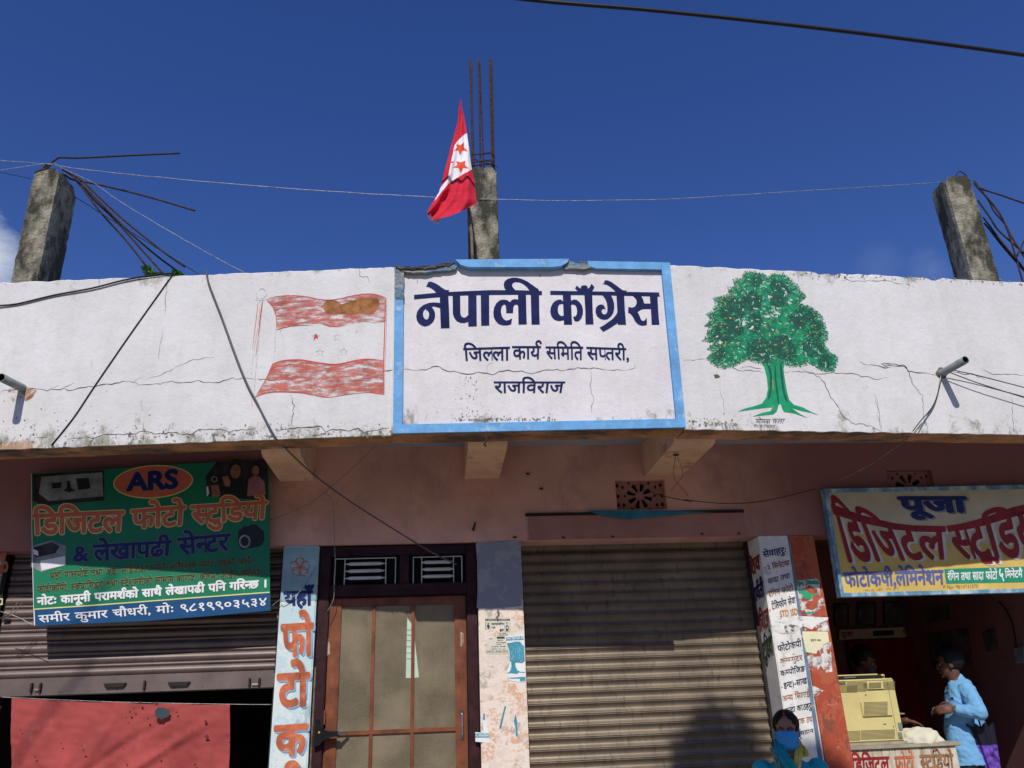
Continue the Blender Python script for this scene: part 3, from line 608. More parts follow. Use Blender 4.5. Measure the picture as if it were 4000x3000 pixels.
# ---- left roller shutter, raised to waist height
SL = ob('roller_shutter', MB().box((P0[1] + .03, 6.165, 1.80), (P1[0] - .03, 6.17, LINT)), m_guide, B); SL['label'] = 'half raised brown shutter behind the green signboard'
LX0, LX1 = P0[1] + .06, P1[0] - .025
for a, b in ((P0[1] + .002, P0[1] + .03), (P1[0] - .03, P1[0] - .002)): ob('guide_rail', MB().box((a, 6.12, .3), (b, 6.19, LINT)), m_guide, SL)
sa = slat_mesh(LX0, LX1, .052, .016, m_slat2, 'convex'); sb = slat_mesh(LX0, LX1, .022, .009, m_slat2, 'convex')
RT = (planeY(6.11)(65, 2658).z + planeY(6.11)(1077, 2634).z) / 2; RB = (planeY(6.11)(52, 2722).z + planeY(6.11)(1071, 2691).z) / 2
z = RT + .02; i = 0
while z < LINT:
    wide = i % 2 == 0; h = .056 if wide else .026; o = bpy.data.objects.new('slat', sa if wide else sb); COL.objects.link(o); o.parent = SL; o.location = (0, 6.135 - 6.0, z + h / 2); z += h; i += 1
q = MB(); q.cbox((LX0 - .012, 6.112, RB), (LX1 + .01, 6.135, RT), .003); q.box((LX0, 6.106, RB + .007), (LX1, 6.1118, RB + .019)); q.box((LX0, 6.122, RT), (LX1, 6.140, RT + .02)); BR = ob('bottom_rail', q, m_slat2, SL)
for px_ in (450, 700):
    c = planeY(6.11)(px_, 2676 - (px_ - 450) * .02); q = MB(); q.slab([(c.x - .075, 6.111, c.z + .012), (c.x + .075, 6.111, c.z + .012), (c.x + .055, 6.111, c.z - .014), (c.x - .055, 6.111, c.z - .014)], (0, -.018, 0)); ob('pull_handle', q, m_dark, SL)
for px_ in (125, 160, 976, 1014, 566):
    c = planeY(6.11)(px_, 2690 - px_ * .024); q = MB(); q.cbox((c.x - .006, 6.085, c.z - .03), (c.x + .006, 6.111, c.z + .03), .002); ob('lock_lug', q, m_rust, SL)
for x0, x1 in ((134, 156), (984, 1010)):
    q = MB(); q.tube([planeY(6.095)(x0, 2697 - x0 * .024), planeY(6.095)(x1, 2697 - x1 * .024)], .004, 6); ob('lock_rod', q, m_chrome, SL)
q = MB()
for k in range(9):
    for yy in (2640, 2705): c = planeY(6.112)(120 + k * 112, yy - k * 3.2); q.ball(c, .004, 6, 4)
r_ = ob('rivet_row', q, m_guide, SL); r_['kind'] = 'stuff'

# ---- door
DX0, DX1 = P1[1] + .01, P2[0] - .008; DZ = LINT - .01
q = MB(); fy0, fy1 = 6.03, 6.13; jw = .075
q.cbox((DX0, fy0, .3), (DX0 + jw, fy1, DZ), .006); q.cbox((DX1 - jw, fy0, .3), (DX1, fy1, DZ), .006); q.cbox((DX0 + jw, fy0 + .001, DZ - .07), (DX1 - jw, fy1, DZ), .006)
zt = planeY(6.05)(1500, 2293).z; zb_ = planeY(6.05)(1500, 2312).z
q.cbox((DX0 + jw, fy0 + .001, zt - .065), (DX1 - jw, fy1, zt + .02), .006); q.cbox((-.285, fy0 + .002, zt + .02), (-.215, fy1, DZ - .07), .005)
DOOR = ob('door', q, m_doorframe, B); DOOR['label'] = 'maroon framed door with brown leaf and meshed panes'
q = MB(); q.box((DX0 + jw, 6.118, zt + .02), (DX1 - jw, 6.124, DZ - .07)); ob('transom_glass', q, m_glassdark, DOOR)
for xa, xb in ((DX0 + jw + .02, -.305), (-.195, DX1 - jw - .02)):
    q = MB(); z0, z1 = zt + .03, DZ - .075; r = .004; Y = 6.055; w = xb - xa
    for (p_, r2) in (((xa + .01, xb - .01, z1 - .01), 0),): q.tube([(p_[0], Y, p_[2]), (p_[1], Y, p_[2])], r, 6)
    for xx in (xa + .01, xa + .11 * w + .03, xb - .11 * w - .03, xb - .01): q.tube([(xx, Y, z0 - .01), (xx, Y, z1 - .01)], r, 6)
    for k in range(3):
        zz = z0 + (z1 - z0) * (.2 + .27 * k); xm0, xm1 = xa + .27 * w, xb - .27 * w
        q.tube([(xa + .11 * w + .03, Y, zz), (xm0 - .03, Y, zz)], r, 6); q.tube([(xb - .11 * w - .03, Y, zz), (xm1 + .03, Y, zz)], r, 6)
        q.tube([(xm0 - .03, Y, zz), (xm0, Y - .002, zz), (xm1, Y - .002, zz), (xm1 + .03, Y, zz)], [.004, .0125, .0125, .004], 8)
    ob('transom_grille', q, m_bar, DOOR)
LY = 6.065; lx0, lx1 = DX0 + jw + .004, DX1 - jw - .004; lz1 = zt - .07
st = .085; mz = planeY(LY)(1560, 2857).z; ML = ob('door_leaf', MB().cbox((lx0, LY, .32), (lx0 + st, LY + .035, lz1), .004).cbox((lx1 - st, LY, .32), (lx1, LY + .035, lz1), .004).cbox((lx0 + st, LY + .001, lz1 - .06), (lx1 - st, LY + .035, lz1), .004).cbox((lx0 + st, LY + .001, .32), (lx1 - st, LY + .035, .55), .004), m_doorwood, DOOR)
gx = [planeY(LY)(1455, 2600).x, planeY(LY)(1612, 2600).x]
for xx in gx:
    q = MB(); q.cbox((xx - .012, LY + .003, .55), (xx + .012, LY + .03, lz1 - .06), .003); ob('glazing_bar', q, m_doorwood, DOOR)
q = MB(); q.cbox((lx0 + st, LY + .002, mz - .014), (lx1 - st, LY + .031, mz + .014), .003); ob('glazing_bar', q, m_doorwood, DOOR)
xs = [lx0 + st] + gx + [lx1 - st]
for k in range(3):
    for z0, z1 in ((mz + .014, lz1 - .06), (.55, mz - .014)):
        q = MB(); q.box((xs[k] + (.012 if k else 0), LY + .016, z0), (xs[k + 1] - (.012 if k < 2 else 0), LY + .022, z1)); ob('pane', q, m_pane, DOOR)
PD = planeY(LY + .015); q = MB(); poly_on(q, PD, [ZI(p) for p in [(1032, 635), (1072, 690), (1112, 1040), (1080, 1045), (1022, 1045), (1028, 800)]], .0005); ob('painted_pane_reflection', q, m_panereflection, DOOR)  # sunlit reflection in the glass, painted as a pale green patch
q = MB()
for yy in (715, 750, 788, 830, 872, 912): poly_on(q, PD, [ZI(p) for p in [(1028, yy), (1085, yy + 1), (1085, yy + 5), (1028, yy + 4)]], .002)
ob('reflection_line', q, m_pane, DOOR)
hc = planeY(LY)(1806, 2833); q = MB(); q.tube([(hc.x, LY, hc.z + .075), (hc.x, LY - .03, hc.z + .06), (hc.x, LY - .034, hc.z), (hc.x, LY - .03, hc.z - .06), (hc.x, LY, hc.z - .075)], .0065, 8); q.cbox((hc.x - .012, LY - .004, hc.z + .055), (hc.x + .012, LY, hc.z + .095), .002); q.cbox((hc.x - .012, LY - .004, hc.z - .095), (hc.x + .012, LY, hc.z - .055), .002); ob('door_handle', q, m_chrome, DOOR)
c = planeY(6.0)(1245, 2862); CL = planeY(5.99)
q = MB(); q.slab([CL(*ZI(p)) for p in [(402, 1328), (432, 1328), (435, 1370), (455, 1395), (490, 1408), (560, 1410), (568, 1440), (500, 1452), (460, 1470), (430, 1505), (392, 1518), (395, 1490), (402, 1440)]], (0, .025, 0)); CLO = ob('door_closer', q, m_blackmet, DOOR)
q = MB(); q.tube([CL(*ZI((560, 1420))), planeY(6.04)(*ZI((622, 1417)))], [.012, .008], 8); ob('closer_tip', q, m_chrome, DOOR)
q = MB(); q.ball(CL(*ZI((431, 1418))), .009, 10, 6); ob('closer_badge', q, mat('gold_badge', (.7, .42, .08), rough=.3, metal=.6, bumps=0), DOOR)
q = MB()
for y0, y1 in ((610, 705), (1265, 1362)):
    a = planeY(6.05)(*ZI((470, y0))); b = planeY(6.05)(*ZI((470, y1))); q.tube([(a.x, 6.045, a.z), (a.x, 6.045, b.z)], .007, 8)
ob('hinge', q, m_doorwood, DOOR)
q = MB(); PLf = planeY(LY); poly_on(q, PLf, [ZI(p) for p in [(470, 770), (510, 780), (505, 880), (478, 900), (466, 850)]], .001); poly_on(q, PLf, [ZI(p) for p in [(1395, 730), (1415, 740), (1418, 830), (1395, 830)]], .001); ob('scraped_patch', q, m_worn, DOOR)['kind'] = 'stuff'
q = MB(); q.cbox((DX0 - .001, fy0 - .012, .3), (DX0 + .010, fy0 + .02, 1.85), .003); ob('rough_door_edge', q, m_bamboo, DOOR)

# ------------------------------------------------------------------ painted lettering on the centre panel
OFF = .0022
TITLE1 = [
 ([(72, 338), (440, 303), (640, 290), (900, 278), (1280, 262), (1540, 262), (1720, 262), (2118, 276), (2118, 340), (1900, 333), (1280, 337), (900, 345), (620, 352), (480, 373), (72, 407)], None),
 ([(265, 205), (285, 165), (300, 128), (340, 126), (400, 145), (460, 180), (520, 225), (575, 258), (637, 262), (617, 300), (560, 350), (500, 350), (430, 305), (380, 255), (320, 215)], None),
 ([(480, 300), (617, 295), (632, 600), (640, 868), (500, 872), (488, 560)], None),
 ([(488, 467), (400, 457), (310, 465), (220, 500), (160, 550), (120, 610), (105, 680), (115, 740), (145, 790), (190, 825), (240, 842), (300, 830), (350, 795), (385, 755), (408, 690), (408, 630), (390, 580), (350, 525), (400, 522), (488, 548)],
  [[(265, 552), (225, 590), (213, 640), (222, 690), (245, 725), (275, 733), (300, 712), (313, 665), (308, 620), (290, 588), (262, 582)]]),
 ([(688, 335), (810, 335), (812, 620), (820, 665), (845, 695), (875, 703), (905, 692), (938, 660), (938, 335), (1070, 335), (1075, 838), (940, 845), (938, 768), (880, 785), (820, 785), (760, 760), (715, 705), (692, 640)], None),
 ([(1138, 325), (1272, 325), (1275, 825), (1145, 830)], None),
 ([(1737, 415), (1690, 405), (1640, 415), (1604, 455), (1560, 420), (1500, 413), (1440, 425), (1385, 475), (1350, 545), (1340, 620), (1345, 690), (1375, 750), (1420, 800), (1480, 822), (1550, 825), (1625, 808), (1640, 710), (1590, 740), (1545, 748), (1510, 730), (1480, 690), (1465, 640), (1462, 570), (1480, 510), (1515, 488), (1535, 500), (1545, 560), (1545, 628), (1655, 628), (1660, 530), (1680, 495), (1720, 490), (1745, 530)], None),
 ([(1733, 320), (1862, 320), (1868, 600), (1875, 808), (1742, 810)], None), ([(1938, 320), (2072, 320), (2075, 600), (2082, 812), (1950, 812)], None),
 ([(1545, 268), (1515, 225), (1505, 170), (1520, 120), (1570, 80), (1640, 62), (1710, 62), (1790, 80), (1880, 120), (1960, 175), (2030, 225), (2068, 250), (2068, 335), (1940, 335), (1920, 270), (1880, 215), (1820, 165), (1760, 138), (1700, 132), (1660, 142), (1638, 175), (1650, 215), (1700, 268)], None)]
TITLE2 = [
 ([(135, 305), (620, 312), (900, 316), (1300, 322), (1500, 325), (2092, 335), (2105, 410), (2060, 408), (1500, 395), (890, 383), (135, 378)], None),
 ([(360, 365), (505, 365), (512, 560), (528, 915), (382, 915)], None),
 ([(372, 505), (330, 465), (290, 463), (230, 485), (180, 530), (145, 600), (135, 680), (150, 750), (190, 810), (240, 840), (300, 850), (382, 835), (380, 752), (340, 760), (305, 745), (280, 705), (270, 640), (280, 580), (300, 550), (335, 542), (372, 545)], None),
 ([(505, 485), (560, 462), (610, 470), (660, 505), (705, 570), (725, 650), (720, 730), (695, 800), (650, 850), (600, 858), (570, 845), (545, 775), (590, 765), (612, 730), (618, 670), (610, 610), (590, 570), (555, 550), (512, 558)], None),
 ([(748, 365), (890, 365), (900, 700), (915, 910), (770, 912), (765, 650)], None),
 ([(582, 262), (612, 212), (660, 255), (685, 265), (685, 240), (700, 215), (745, 205), (790, 212), (808, 240), (812, 270), (845, 240), (878, 178), (930, 240), (910, 280), (888, 316), (880, 340), (760, 340), (640, 322)], None),
 ([(1060, 375), (1225, 380), (1260, 450), (1285, 540), (1287, 620), (1270, 700), (1230, 765), (1170, 815), (1100, 828), (1030, 808), (975, 760), (950, 690), (955, 620), (985, 575), (1040, 550), (1095, 560), (1130, 632), (1080, 632), (1058, 660), (1065, 705), (1100, 732), (1135, 725), (1160, 690), (1165, 620), (1155, 530), (1130, 460), (1095, 410)], None),
 ([(1325, 375), (1465, 375), (1478, 650), (1500, 918), (1350, 915), (1345, 700)], None),
 ([(1350, 680), (1320, 740), (1260, 810), (1180, 870), (1100, 925), (1022, 968), (1088, 1042), (1180, 995), (1280, 930), (1350, 885), (1400, 800)], None),
 ([(1065, 182), (1100, 172), (1115, 120), (1165, 118), (1240, 150), (1330, 215), (1400, 270), (1450, 300), (1520, 302), (1480, 330), (1440, 360), (1360, 360), (1290, 300), (1230, 245), (1160, 200), (1100, 184)], None),
 ([(1610, 390), (1660, 430), (1690, 480), (1688, 540), (1660, 590), (1610, 610), (1540, 598), (1535, 700), (1580, 720), (1620, 770), (1660, 850), (1710, 905), (1770, 932), (1830, 930), (1875, 915), (1870, 790), (1830, 845), (1795, 850), (1765, 820), (1740, 750), (1705, 685), (1780, 640), (1830, 632), (1945, 632), (1935, 535), (1825, 535), (1815, 490), (1800, 450), (1770, 398)], None),
 ([(1925, 395), (2065, 400), (2080, 700), (2100, 915), (1960, 918), (1950, 700)], None)]
for zf, TT in ((Z1, TITLE1), (Z2, TITLE2)):
    q = MB()
    for pts, hl in TT: poly_on(q, PCI, [zf(p) for p in pts], OFF, [[zf(p) for p in h] for h in hl] if hl else None)
    ob('lettering', q, m_navy, PAR_C)
for txt, hd, bs in (("जिल्ला", [(92, 158), (645, 140)], [(105, 305), (645, 300)]), ("कार्य", [(678, 133), (1018, 133)], [(690, 288), (1012, 285)]), ("समिति", [(1080, 137), (1525, 140)], [(1090, 280), (1525, 295)]), ("सप्तरी,", [(1570, 142), (2085, 160)], [(1580, 292), (2085, 298)]),
                    ("राजविराज", [(460, 557), (1308, 558)], [(470, 690), (1285, 690)])):
    q = MB(); text_on(q, PCI, Z3, txt, hd, bs, .018, OFF); ob('lettering', q, m_navy, PAR_C)
# cracks
q = MB()
for pts, w in (([(0, 1100), (100, 1080), (300, 1070), (340, 1085), (450, 1085), (520, 1075), (545, 1095), (600, 1080), (760, 1055), (900, 1040), (975, 1025), (990, 1012), (1070, 1018)], 3.5), ([(1060, 1018), (1120, 1040), (1200, 1048), (1400, 1018), (1550, 1025), (1600, 1005), (1720, 1030), (1840, 1010), (1880, 990), (2074, 998)], 3.5),
               ([(1070, 1018), (1160, 975)], 1.6), ([(1190, 1000), (1300, 965), (1390, 925), (1410, 900), (1480, 875), (1630, 828), (1735, 820)], 1.6), ([(510, 1060), (600, 1028)], 1.8), ([(400, 1080), (480, 1045)], 1.8),
               ([(300, 1480), (400, 1465)], 2.5), ([(540, 1480), (620, 1468), (750, 1475), (800, 1455), (900, 1450), (1100, 1440), (1155, 1415), (1200, 1420), (1250, 1450), (1400, 1425), (1550, 1450), (1620, 1400), (1700, 1405), (1780, 1410), (1860, 1435), (1900, 1410), (2074, 1400)], 4), ([(1155, 1415), (1165, 1470), (1150, 1510)], 3), ([(1165, 1350), (1155, 1415)], 2), ([(1360, 170), (1350, 260), (1332, 480)], 2), ([(1318, 590), (1300, 720), (1288, 830)], 2), ([(808, 185), (806, 245)], 2), ([(1145, 1160), (1150, 1260)], 1.2)):
    crack(q, PL, [ZS(p) for p in pts], w)
for pts, w in (([(0, 1060), (160, 1070), (230, 1030)], 4), ([(1100, 995), (1180, 985)], 4), ([(300, 1190), (330, 1300), (310, 1470)], 3), ([(180, 1510), (300, 1490), (560, 1475), (600, 1520), (670, 1490), (740, 1510), (800, 1510), (880, 1490), (940, 1520), (1020, 1510), (1150, 1485)], 4.5), ([(610, 1520), (550, 1545), (490, 1545), (485, 1575)], 3), ([(895, 100), (890, 175), (960, 180), (985, 230)], 2.2)):
    crack(q, PL, [ZB(p) for p in pts], w)
o = ob('crack', q, m_crack, PAR_L); o['kind'] = 'stuff'
q = MB()
for pts, w in (([(140, 908), (240, 918), (380, 890), (480, 920), (570, 945), (640, 935), (740, 930), (790, 942), (860, 920), (960, 920), (1060, 938), (1180, 908), (1280, 912), (1420, 895), (1560, 905), (1740, 915)], 3.5), ([(1495, 900), (1485, 1000), (1505, 1110), (1495, 1230)], 2), ([(1810, 850), (1810, 890), (1740, 915)], 1.8), ([(740, 930), (745, 870), (800, 860)], 1.6), ([(1840, 225), (1900, 245), (1940, 235)], 1.4), ([(320, 1210), (300, 1250), (290, 1280)], 1.2), ([(240, 245), (238, 300)], 1.5)):
    crack(q, PCI, [ZC(p) for p in pts], w)
o = ob('crack', q, m_crack, PAR_C); o['kind'] = 'stuff'
q = MB()
for pts, w in (([(130, 965), (200, 945), (350, 940)], 1.4), ([(500, 1005), (620, 1030), (800, 1050)], 2.4), ([(600, 1020), (660, 1000), (780, 1015)], 2), ([(950, 1045), (1100, 1040), (1220, 1060), (1360, 1045), (1530, 1065), (1720, 1105), (1800, 1090)], 2.6), ([(1100, 1015), (1220, 1070), (1290, 1130), (1320, 1210), (1380, 1300), (1450, 1410), (1510, 1455), (1600, 1470), (1660, 1480), (1750, 1530)], 2.8), ([(1570, 955), (1640, 985), (1830, 1010)], 1.8), ([(1750, 980), (1930, 995), (1965, 1040), (2000, 1140), (2060, 1200)], 3), ([(1965, 1040), (2074, 1055)], 1.8), ([(1700, 1230), (1725, 1350), (1750, 1520)], 1.3), ([(430, 1170), (465, 1270), (470, 1400)], 1.3), ([(1400, 295), (1600, 310), (1720, 300), (1930, 330)], 1.8), ([(1940, 325), (1980, 345), (1965, 375)], 2.4), ([(1060, 215), (1075, 310)], 1.6)):
    crack(q, PR, [ZD(p) for p in pts], w)
for pts, w in (([(0, 1142), (100, 1158), (60, 1135), (180, 1145), (205, 1175), (360, 1198)], 3.2), ([(205, 1175), (230, 1250), (280, 1310), (290, 1430), (310, 1505)], 2), ([(440, 1180), (560, 1195), (620, 1222)], 3), ([(590, 1165), (640, 1190), (830, 1198)], 2.2), ([(760, 1300), (770, 1400), (775, 1505)], 1.8), ([(30, 1300), (40, 1420), (60, 1505)], 1.2)):
    crack(q, PR, [ZE(p) for p in pts], w)
o = ob('crack', q, m_crack, PAR_R); o['kind'] = 'stuff'
# mildew flecks scattered by the lower edges
def flecks(pl, n, fx, parent, m_, smax=9):
    q = MB()
    for _ in range(n):
        x, y = fx(); s = random.uniform(1.2, smax) * random.random(); k = 5; q_ = [(x + s * random.uniform(.5, 1.3) * cos(2 * pi * i / k), y + s * 1.2 * random.uniform(.5, 1.3) * sin(2 * pi * i / k)) for i in range(k)]
        poly_on(q, pl, q_, .0006)
    o = ob('mildew', q, m_, parent); o['kind'] = 'stuff'
flecks(PL, 260, lambda: (random.betavariate(1, 2) * 900, 1735 - abs(random.gauss(0, 55))), PAR_L, m_fleck, 6)
flecks(PL, 300, lambda: (random.uniform(500, 1530), 1708 - abs(random.gauss(0, 16))), PAR_L, m_fleck)
flecks(PCI, 150, lambda: (random.gauss(1840, 40), random.uniform(1470, 1640)), PAR_C, m_fleck, 5)
flecks(PCI, 240, lambda: (random.uniform(1780, 2170), 1645 - abs(random.gauss(0, 8))), PAR_C, m_fleck, 8)
flecks(PR, 160, lambda: (random.gauss(2775, 45), 1665 - abs(random.gauss(0, 18))), PAR_R, m_fleck, 7)
flecks(PR, 260, lambda: (lambda x: (x, 1046 + (x - 2622) * .0348 + abs(random.gauss(0, 12))))(random.uniform(3050, 4000)), PAR_R, m_fleck, 6)
# the painted flag on the left
q = MB(); poly_on(q, PL, [Z4(p) for p in [(200, 232), (280, 200), (420, 180), (560, 178), (700, 195), (860, 225), (1000, 228), (1120, 215), (1240, 185), (1400, 160), (1520, 158), (1620, 180), (1690, 205), (1680, 500), (1560, 520), (1400, 500), (1240, 530), (1100, 570), (980, 565), (860, 520), (700, 535), (500, 560), (330, 605), (325, 480), (270, 320)]], .0012)
poly_on(q, PL, [Z4(p) for p in [(265, 1030), (340, 1000), (460, 982), (620, 978), (760, 1000), (900, 1025), (1060, 1035), (1200, 1010), (1340, 980), (1480, 968), (1650, 990), (1665, 1415), (1560, 1400), (1480, 1380), (1300, 1395), (1100, 1425), (960, 1445), (800, 1425), (640, 1390), (460, 1378), (280, 1385), (150, 1400), (70, 1440), (170, 1240), (230, 1120)]], .0012)
ob('painted_flag', q, m_redworn, PAR_L)
q = MB()
for pts, w in (([(160, 235), (280, 195), (420, 176), (560, 175), (700, 190), (860, 222), (1000, 228), (1120, 212), (1240, 182), (1400, 157), (1520, 155), (1620, 178), (1695, 208)], 2.2), ([(200, 240), (270, 310), (310, 400), (322, 500), (315, 605)], 2.6), ([(315, 605), (420, 572), (560, 552), (780, 540)], 1.8), ([(1680, 215), (1668, 600), (1655, 1000), (1650, 1410)], 3.6), ([(1695, 215), (1690, 560), (1668, 1100), (1668, 1400)], 1.4), ([(265, 1030), (340, 1000), (460, 980), (620, 976), (760, 998), (900, 1022), (1060, 1032), (1200, 1008), (1340, 978), (1480, 966), (1650, 985)], 4.5), ([(270, 1025), (200, 1190), (130, 1320), (60, 1430)], 2.4), ([(30, 1455), (150, 1400), (300, 1375), (480, 1378), (640, 1388), (780, 1420)], 4), ([(780, 1420), (960, 1445), (1200, 1410), (1440, 1385), (1640, 1405)], 1.6), ([(145, 240), (120, 430), (90, 700)], 3.6), ([(88, 262), (75, 400), (20, 850)], 1.8), ([(90, 700), (60, 940)], 1.6)):
    ribbon(q, PL, bez([(*Z4(p), 0) for p in pts], 4) and [v.to_2d() for v in bez([(*Z4(p), 0) for p in pts], 4)], w, .0016)
ribbon(q, PL, [Z4((12, 1465)), Z4((18, 1560))], 5, .0016)
ob('flag_outline', q, m_redline, PAR_L)
q = MB()
for pts in ([(92, 215), (68, 185), (75, 130), (140, 88), (190, 130), (192, 175), (150, 212)], [(70, 212), (150, 215), (160, 235), (70, 235), (70, 212)], [(310, 600), (300, 740), (300, 860), (270, 1020)], [(115, 240), (95, 500), (20, 1000), (0, 1200)], [(150, 240), (110, 640), (60, 1150), (40, 1400)], [(400, 700), (370, 640), (380, 600)]):
    ribbon(q, PL, [v.to_2d() for v in bez([(*Z4(p), 0) for p in pts], 4)], 1.6, .0014)
for (cx, cy), r in (((808, 690), 55), ((1075, 690), 55), ((860, 885), 55), ((1160, 875), 60)):
    pts = [(cx + (r if k % 2 == 0 else r * .4) * sin(k * pi / 5), cy - (r if k % 2 == 0 else r * .4) * cos(k * pi / 5)) for k in range(11)]; ribbon(q, PL, [Z4(p) for p in pts], 1.8, .0014, taper=False)
ob('pencil_outline', q, m_pencil, PAR_L)
q = MB(); poly_on(q, PL, [Z4(p) for p in [(795, 660), (825, 655), (840, 720), (815, 700), (785, 735)]], .0018); ob('painted_star', q, m_redline, PAR_L)
q = MB(); poly_on(q, PL, [Z4((p[0] + random.uniform(-5, 5), p[1] + random.uniform(-5, 5))) for p in [(905, 300), (950, 235), (1040, 238), (1100, 262), (1135, 288), (1200, 265), (1290, 235), (1400, 205), (1500, 195), (1590, 215), (1605, 290), (1550, 370), (1480, 415), (1380, 390), (1300, 410), (1200, 405), (1090, 395), (1000, 405), (930, 380), (908, 345)]], .0024); ob('exposed_render_patch', q, m_brickpatch, PAR_L)
q = MB()
for pts in ([(905, 300), (950, 232)], [(950, 234), (1040, 240), (1100, 264)], [(1130, 288), (1200, 262), (1290, 240)], [(925, 378), (980, 402)], [(1350, 340), (1400, 325)], [(1355, 345), (1400, 370)]): crack(q, PL, [Z4(p) for p in pts], 3, .0032, 8, 1.5)
ob('peel_edge', q, m_crack, PAR_L)

# the painted tree on the right: trunk, roots, thousands of brush dabs
q = MB(); poly_on(q, PR, [ZD(p) for p in [(770, 960), (800, 1010), (820, 1090), (828, 1180), (815, 1250), (780, 1300), (700, 1325), (640, 1340), (583, 1365), (680, 1352), (780, 1338), (862, 1330), (850, 1360), (780, 1375), (705, 1405), (800, 1395), (870, 1388), (900, 1365), (915, 1310), (930, 1300), (945, 1345), (960, 1368), (1040, 1380), (1155, 1418), (1090, 1385), (1040, 1350), (1020, 1335), (1100, 1360), (1180, 1375), (1243, 1396), (1170, 1362), (1110, 1330), (1040, 1310), (1000, 1270), (980, 1190), (965, 1100), (955, 1020), (965, 960)]], .0012); TR = ob('painted_trunk', q, m_greens[2], PAR_R)
q = MB()
for pts, w, mi in (([(820, 960), (850, 1060), (850, 1180), (830, 1270)], 8, 0), ([(930, 960), (940, 1080), (955, 1200), (985, 1290)], 8, 0), ([(885, 990), (890, 1100), (905, 1220), (915, 1300)], 6, 0), ([(865, 1100), (870, 1190)], 5, 1), ([(760, 580), (775, 400)], 4, 0), ([(765, 600), (740, 545), (660, 540)], 4, 0), ([(815, 800), (760, 740), (670, 700)], 6, 0), ([(805, 780), (790, 700)], 4, 0), ([(640, 760), (700, 850), (780, 930)], 4, 0), ([(870, 1310), (865, 1360)], 4, 1)):
    ribbon(q, PR, [v.to_2d() for v in bez([(*ZD(p), 0) for p in pts], 4)], w, .0025, m=mi)
ob('trunk_shading', q, [m_greens[0], m_greens[4]], PAR_R)['kind'] = 'stuff'
crown = [(640, 250), (700, 238), (790, 262), (830, 290), (870, 258), (960, 270), (1020, 310), (1060, 360), (1110, 420), (1120, 450), (1060, 490), (1160, 520), (1220, 560), (1265, 620), (1290, 700), (1300, 770), (1270, 800), (1310, 870), (1380, 920), (1375, 980), (1340, 1035), (1250, 1020), (1180, 975), (1150, 960), (1090, 990), (1000, 985), (930, 965), (780, 965), (720, 945), (660, 930), (620, 960), (560, 985), (480, 1005), (420, 985), (375, 955), (355, 920), (400, 870), (360, 850), (400, 800), (320, 790), (350, 740), (370, 690), (330, 660), (390, 620), (350, 580), (400, 550), (420, 500), (405, 450), (480, 440), (530, 420), (520, 370), (570, 350), (560, 310), (620, 300)]
def inside(x, y, P):
    c = False; j = len(P) - 1
    for i in range(len(P)):
        if (P[i][1] > y) != (P[j][1] > y) and x < (P[j][0] - P[i][0]) * (y - P[i][1]) / (P[j][1] - P[i][1]) + P[i][0]: c = not c
        j = i
    return c
dark = [(735, 310, 50), (930, 380, 75), (880, 340, 40), (700, 470, 80), (900, 470, 60), (540, 540, 110), (1160, 560, 90), (460, 740, 100), (1080, 620, 80), (930, 830, 90), (980, 880, 80), (760, 880, 110), (1200, 840, 90), (1290, 960, 60), (430, 900, 60), (1220, 700, 70), (720, 640, 70), (560, 680, 80)]
gaps = [(725, 545, 28), (830, 600, 38), (900, 560, 40), (640, 640, 38), (840, 430, 28), (980, 410, 30), (560, 420, 24), (700, 690, 24), (440, 800, 26), (1010, 470, 26), (520, 600, 18)]
q = MB()
def dab(x, y, s, ang, mi, off):
    c, d = cos(ang), sin(ang); pts = [(-s, 0), (-s * .3, -s * .34), (s * .8, -s * .22), (s, s * .1), (s * .1, s * .36)]; n = len(q.v)
    for a, b in pts: X, Y_ = ZD((x + a * c - b * d, y + a * d + b * c)); q.v.append(PR(X, Y_, off))
    q.f.append((n, n + 4, n + 3, n + 2, n + 1)); q.m.append(mi)
K = 8200
for k in range(K):
    while True:
        x = random.uniform(290, 1410); y = random.uniform(230, 1050)
        if inside(x, y, crown): break
    g_ = min(1, min(sqrt((x - a) ** 2 + (y - b) ** 2) / r for a, b, r in gaps)); dk = any((x - a) ** 2 + (y - b) ** 2 < r * r for a, b, r in dark)
    if g_ < 1 and random.random() > g_ * .30: continue
    nv = noise.noise(Vector((x * .016, y * .022, 1))); r = random.random()
    if k < 3000: mi = (0 if dk else 1) if random.random() < .6 else 2
    elif dk: mi = 0 if r < .90 else 1
    else: mi = (2 if nv > -.02 else 1) if r < .84 else (3 if r < .90 else (2 if r < .96 else 5))
    if k > K - 260 and random.random() < .5: mi = 4 if (x - 880) ** 2 + (y - 760) ** 2 < 150 ** 2 or (x - 1150) ** 2 + (y - 690) ** 2 < 120 ** 2 or x < 560 else 5
    dab(x, y, random.uniform(14, 26) if k < 3600 else random.uniform(7, 18), random.gauss(.5 if x > 850 else 2.6, .8), mi, .0014 + k * 2.2e-7)
for k in range(2600):               # feathery rim strokes
    i = random.randrange(len(crown)); a = Vector(crown[i]); b = Vector(crown[(i + 1) % len(crown)]); p = a.lerp(b, random.random()); d = (p - Vector((860, 660))).normalized()
    p += d * random.uniform(-30, 20) * (1.25 if p.x < 600 else 1); ang = atan2(d.y, d.x) + random.gauss(.3, .5)
    dab(p.x, p.y, random.uniform(3, 9), ang, random.choice([1, 1, 2, 2, 3, 3, 5, 5] + ([4, 4] if p.x < 600 and p.y < 500 else [])), .0033 + k * 3e-7)
o = ob('painted_foliage', q, m_greens, PAR_R); o['kind'] = 'stuff'
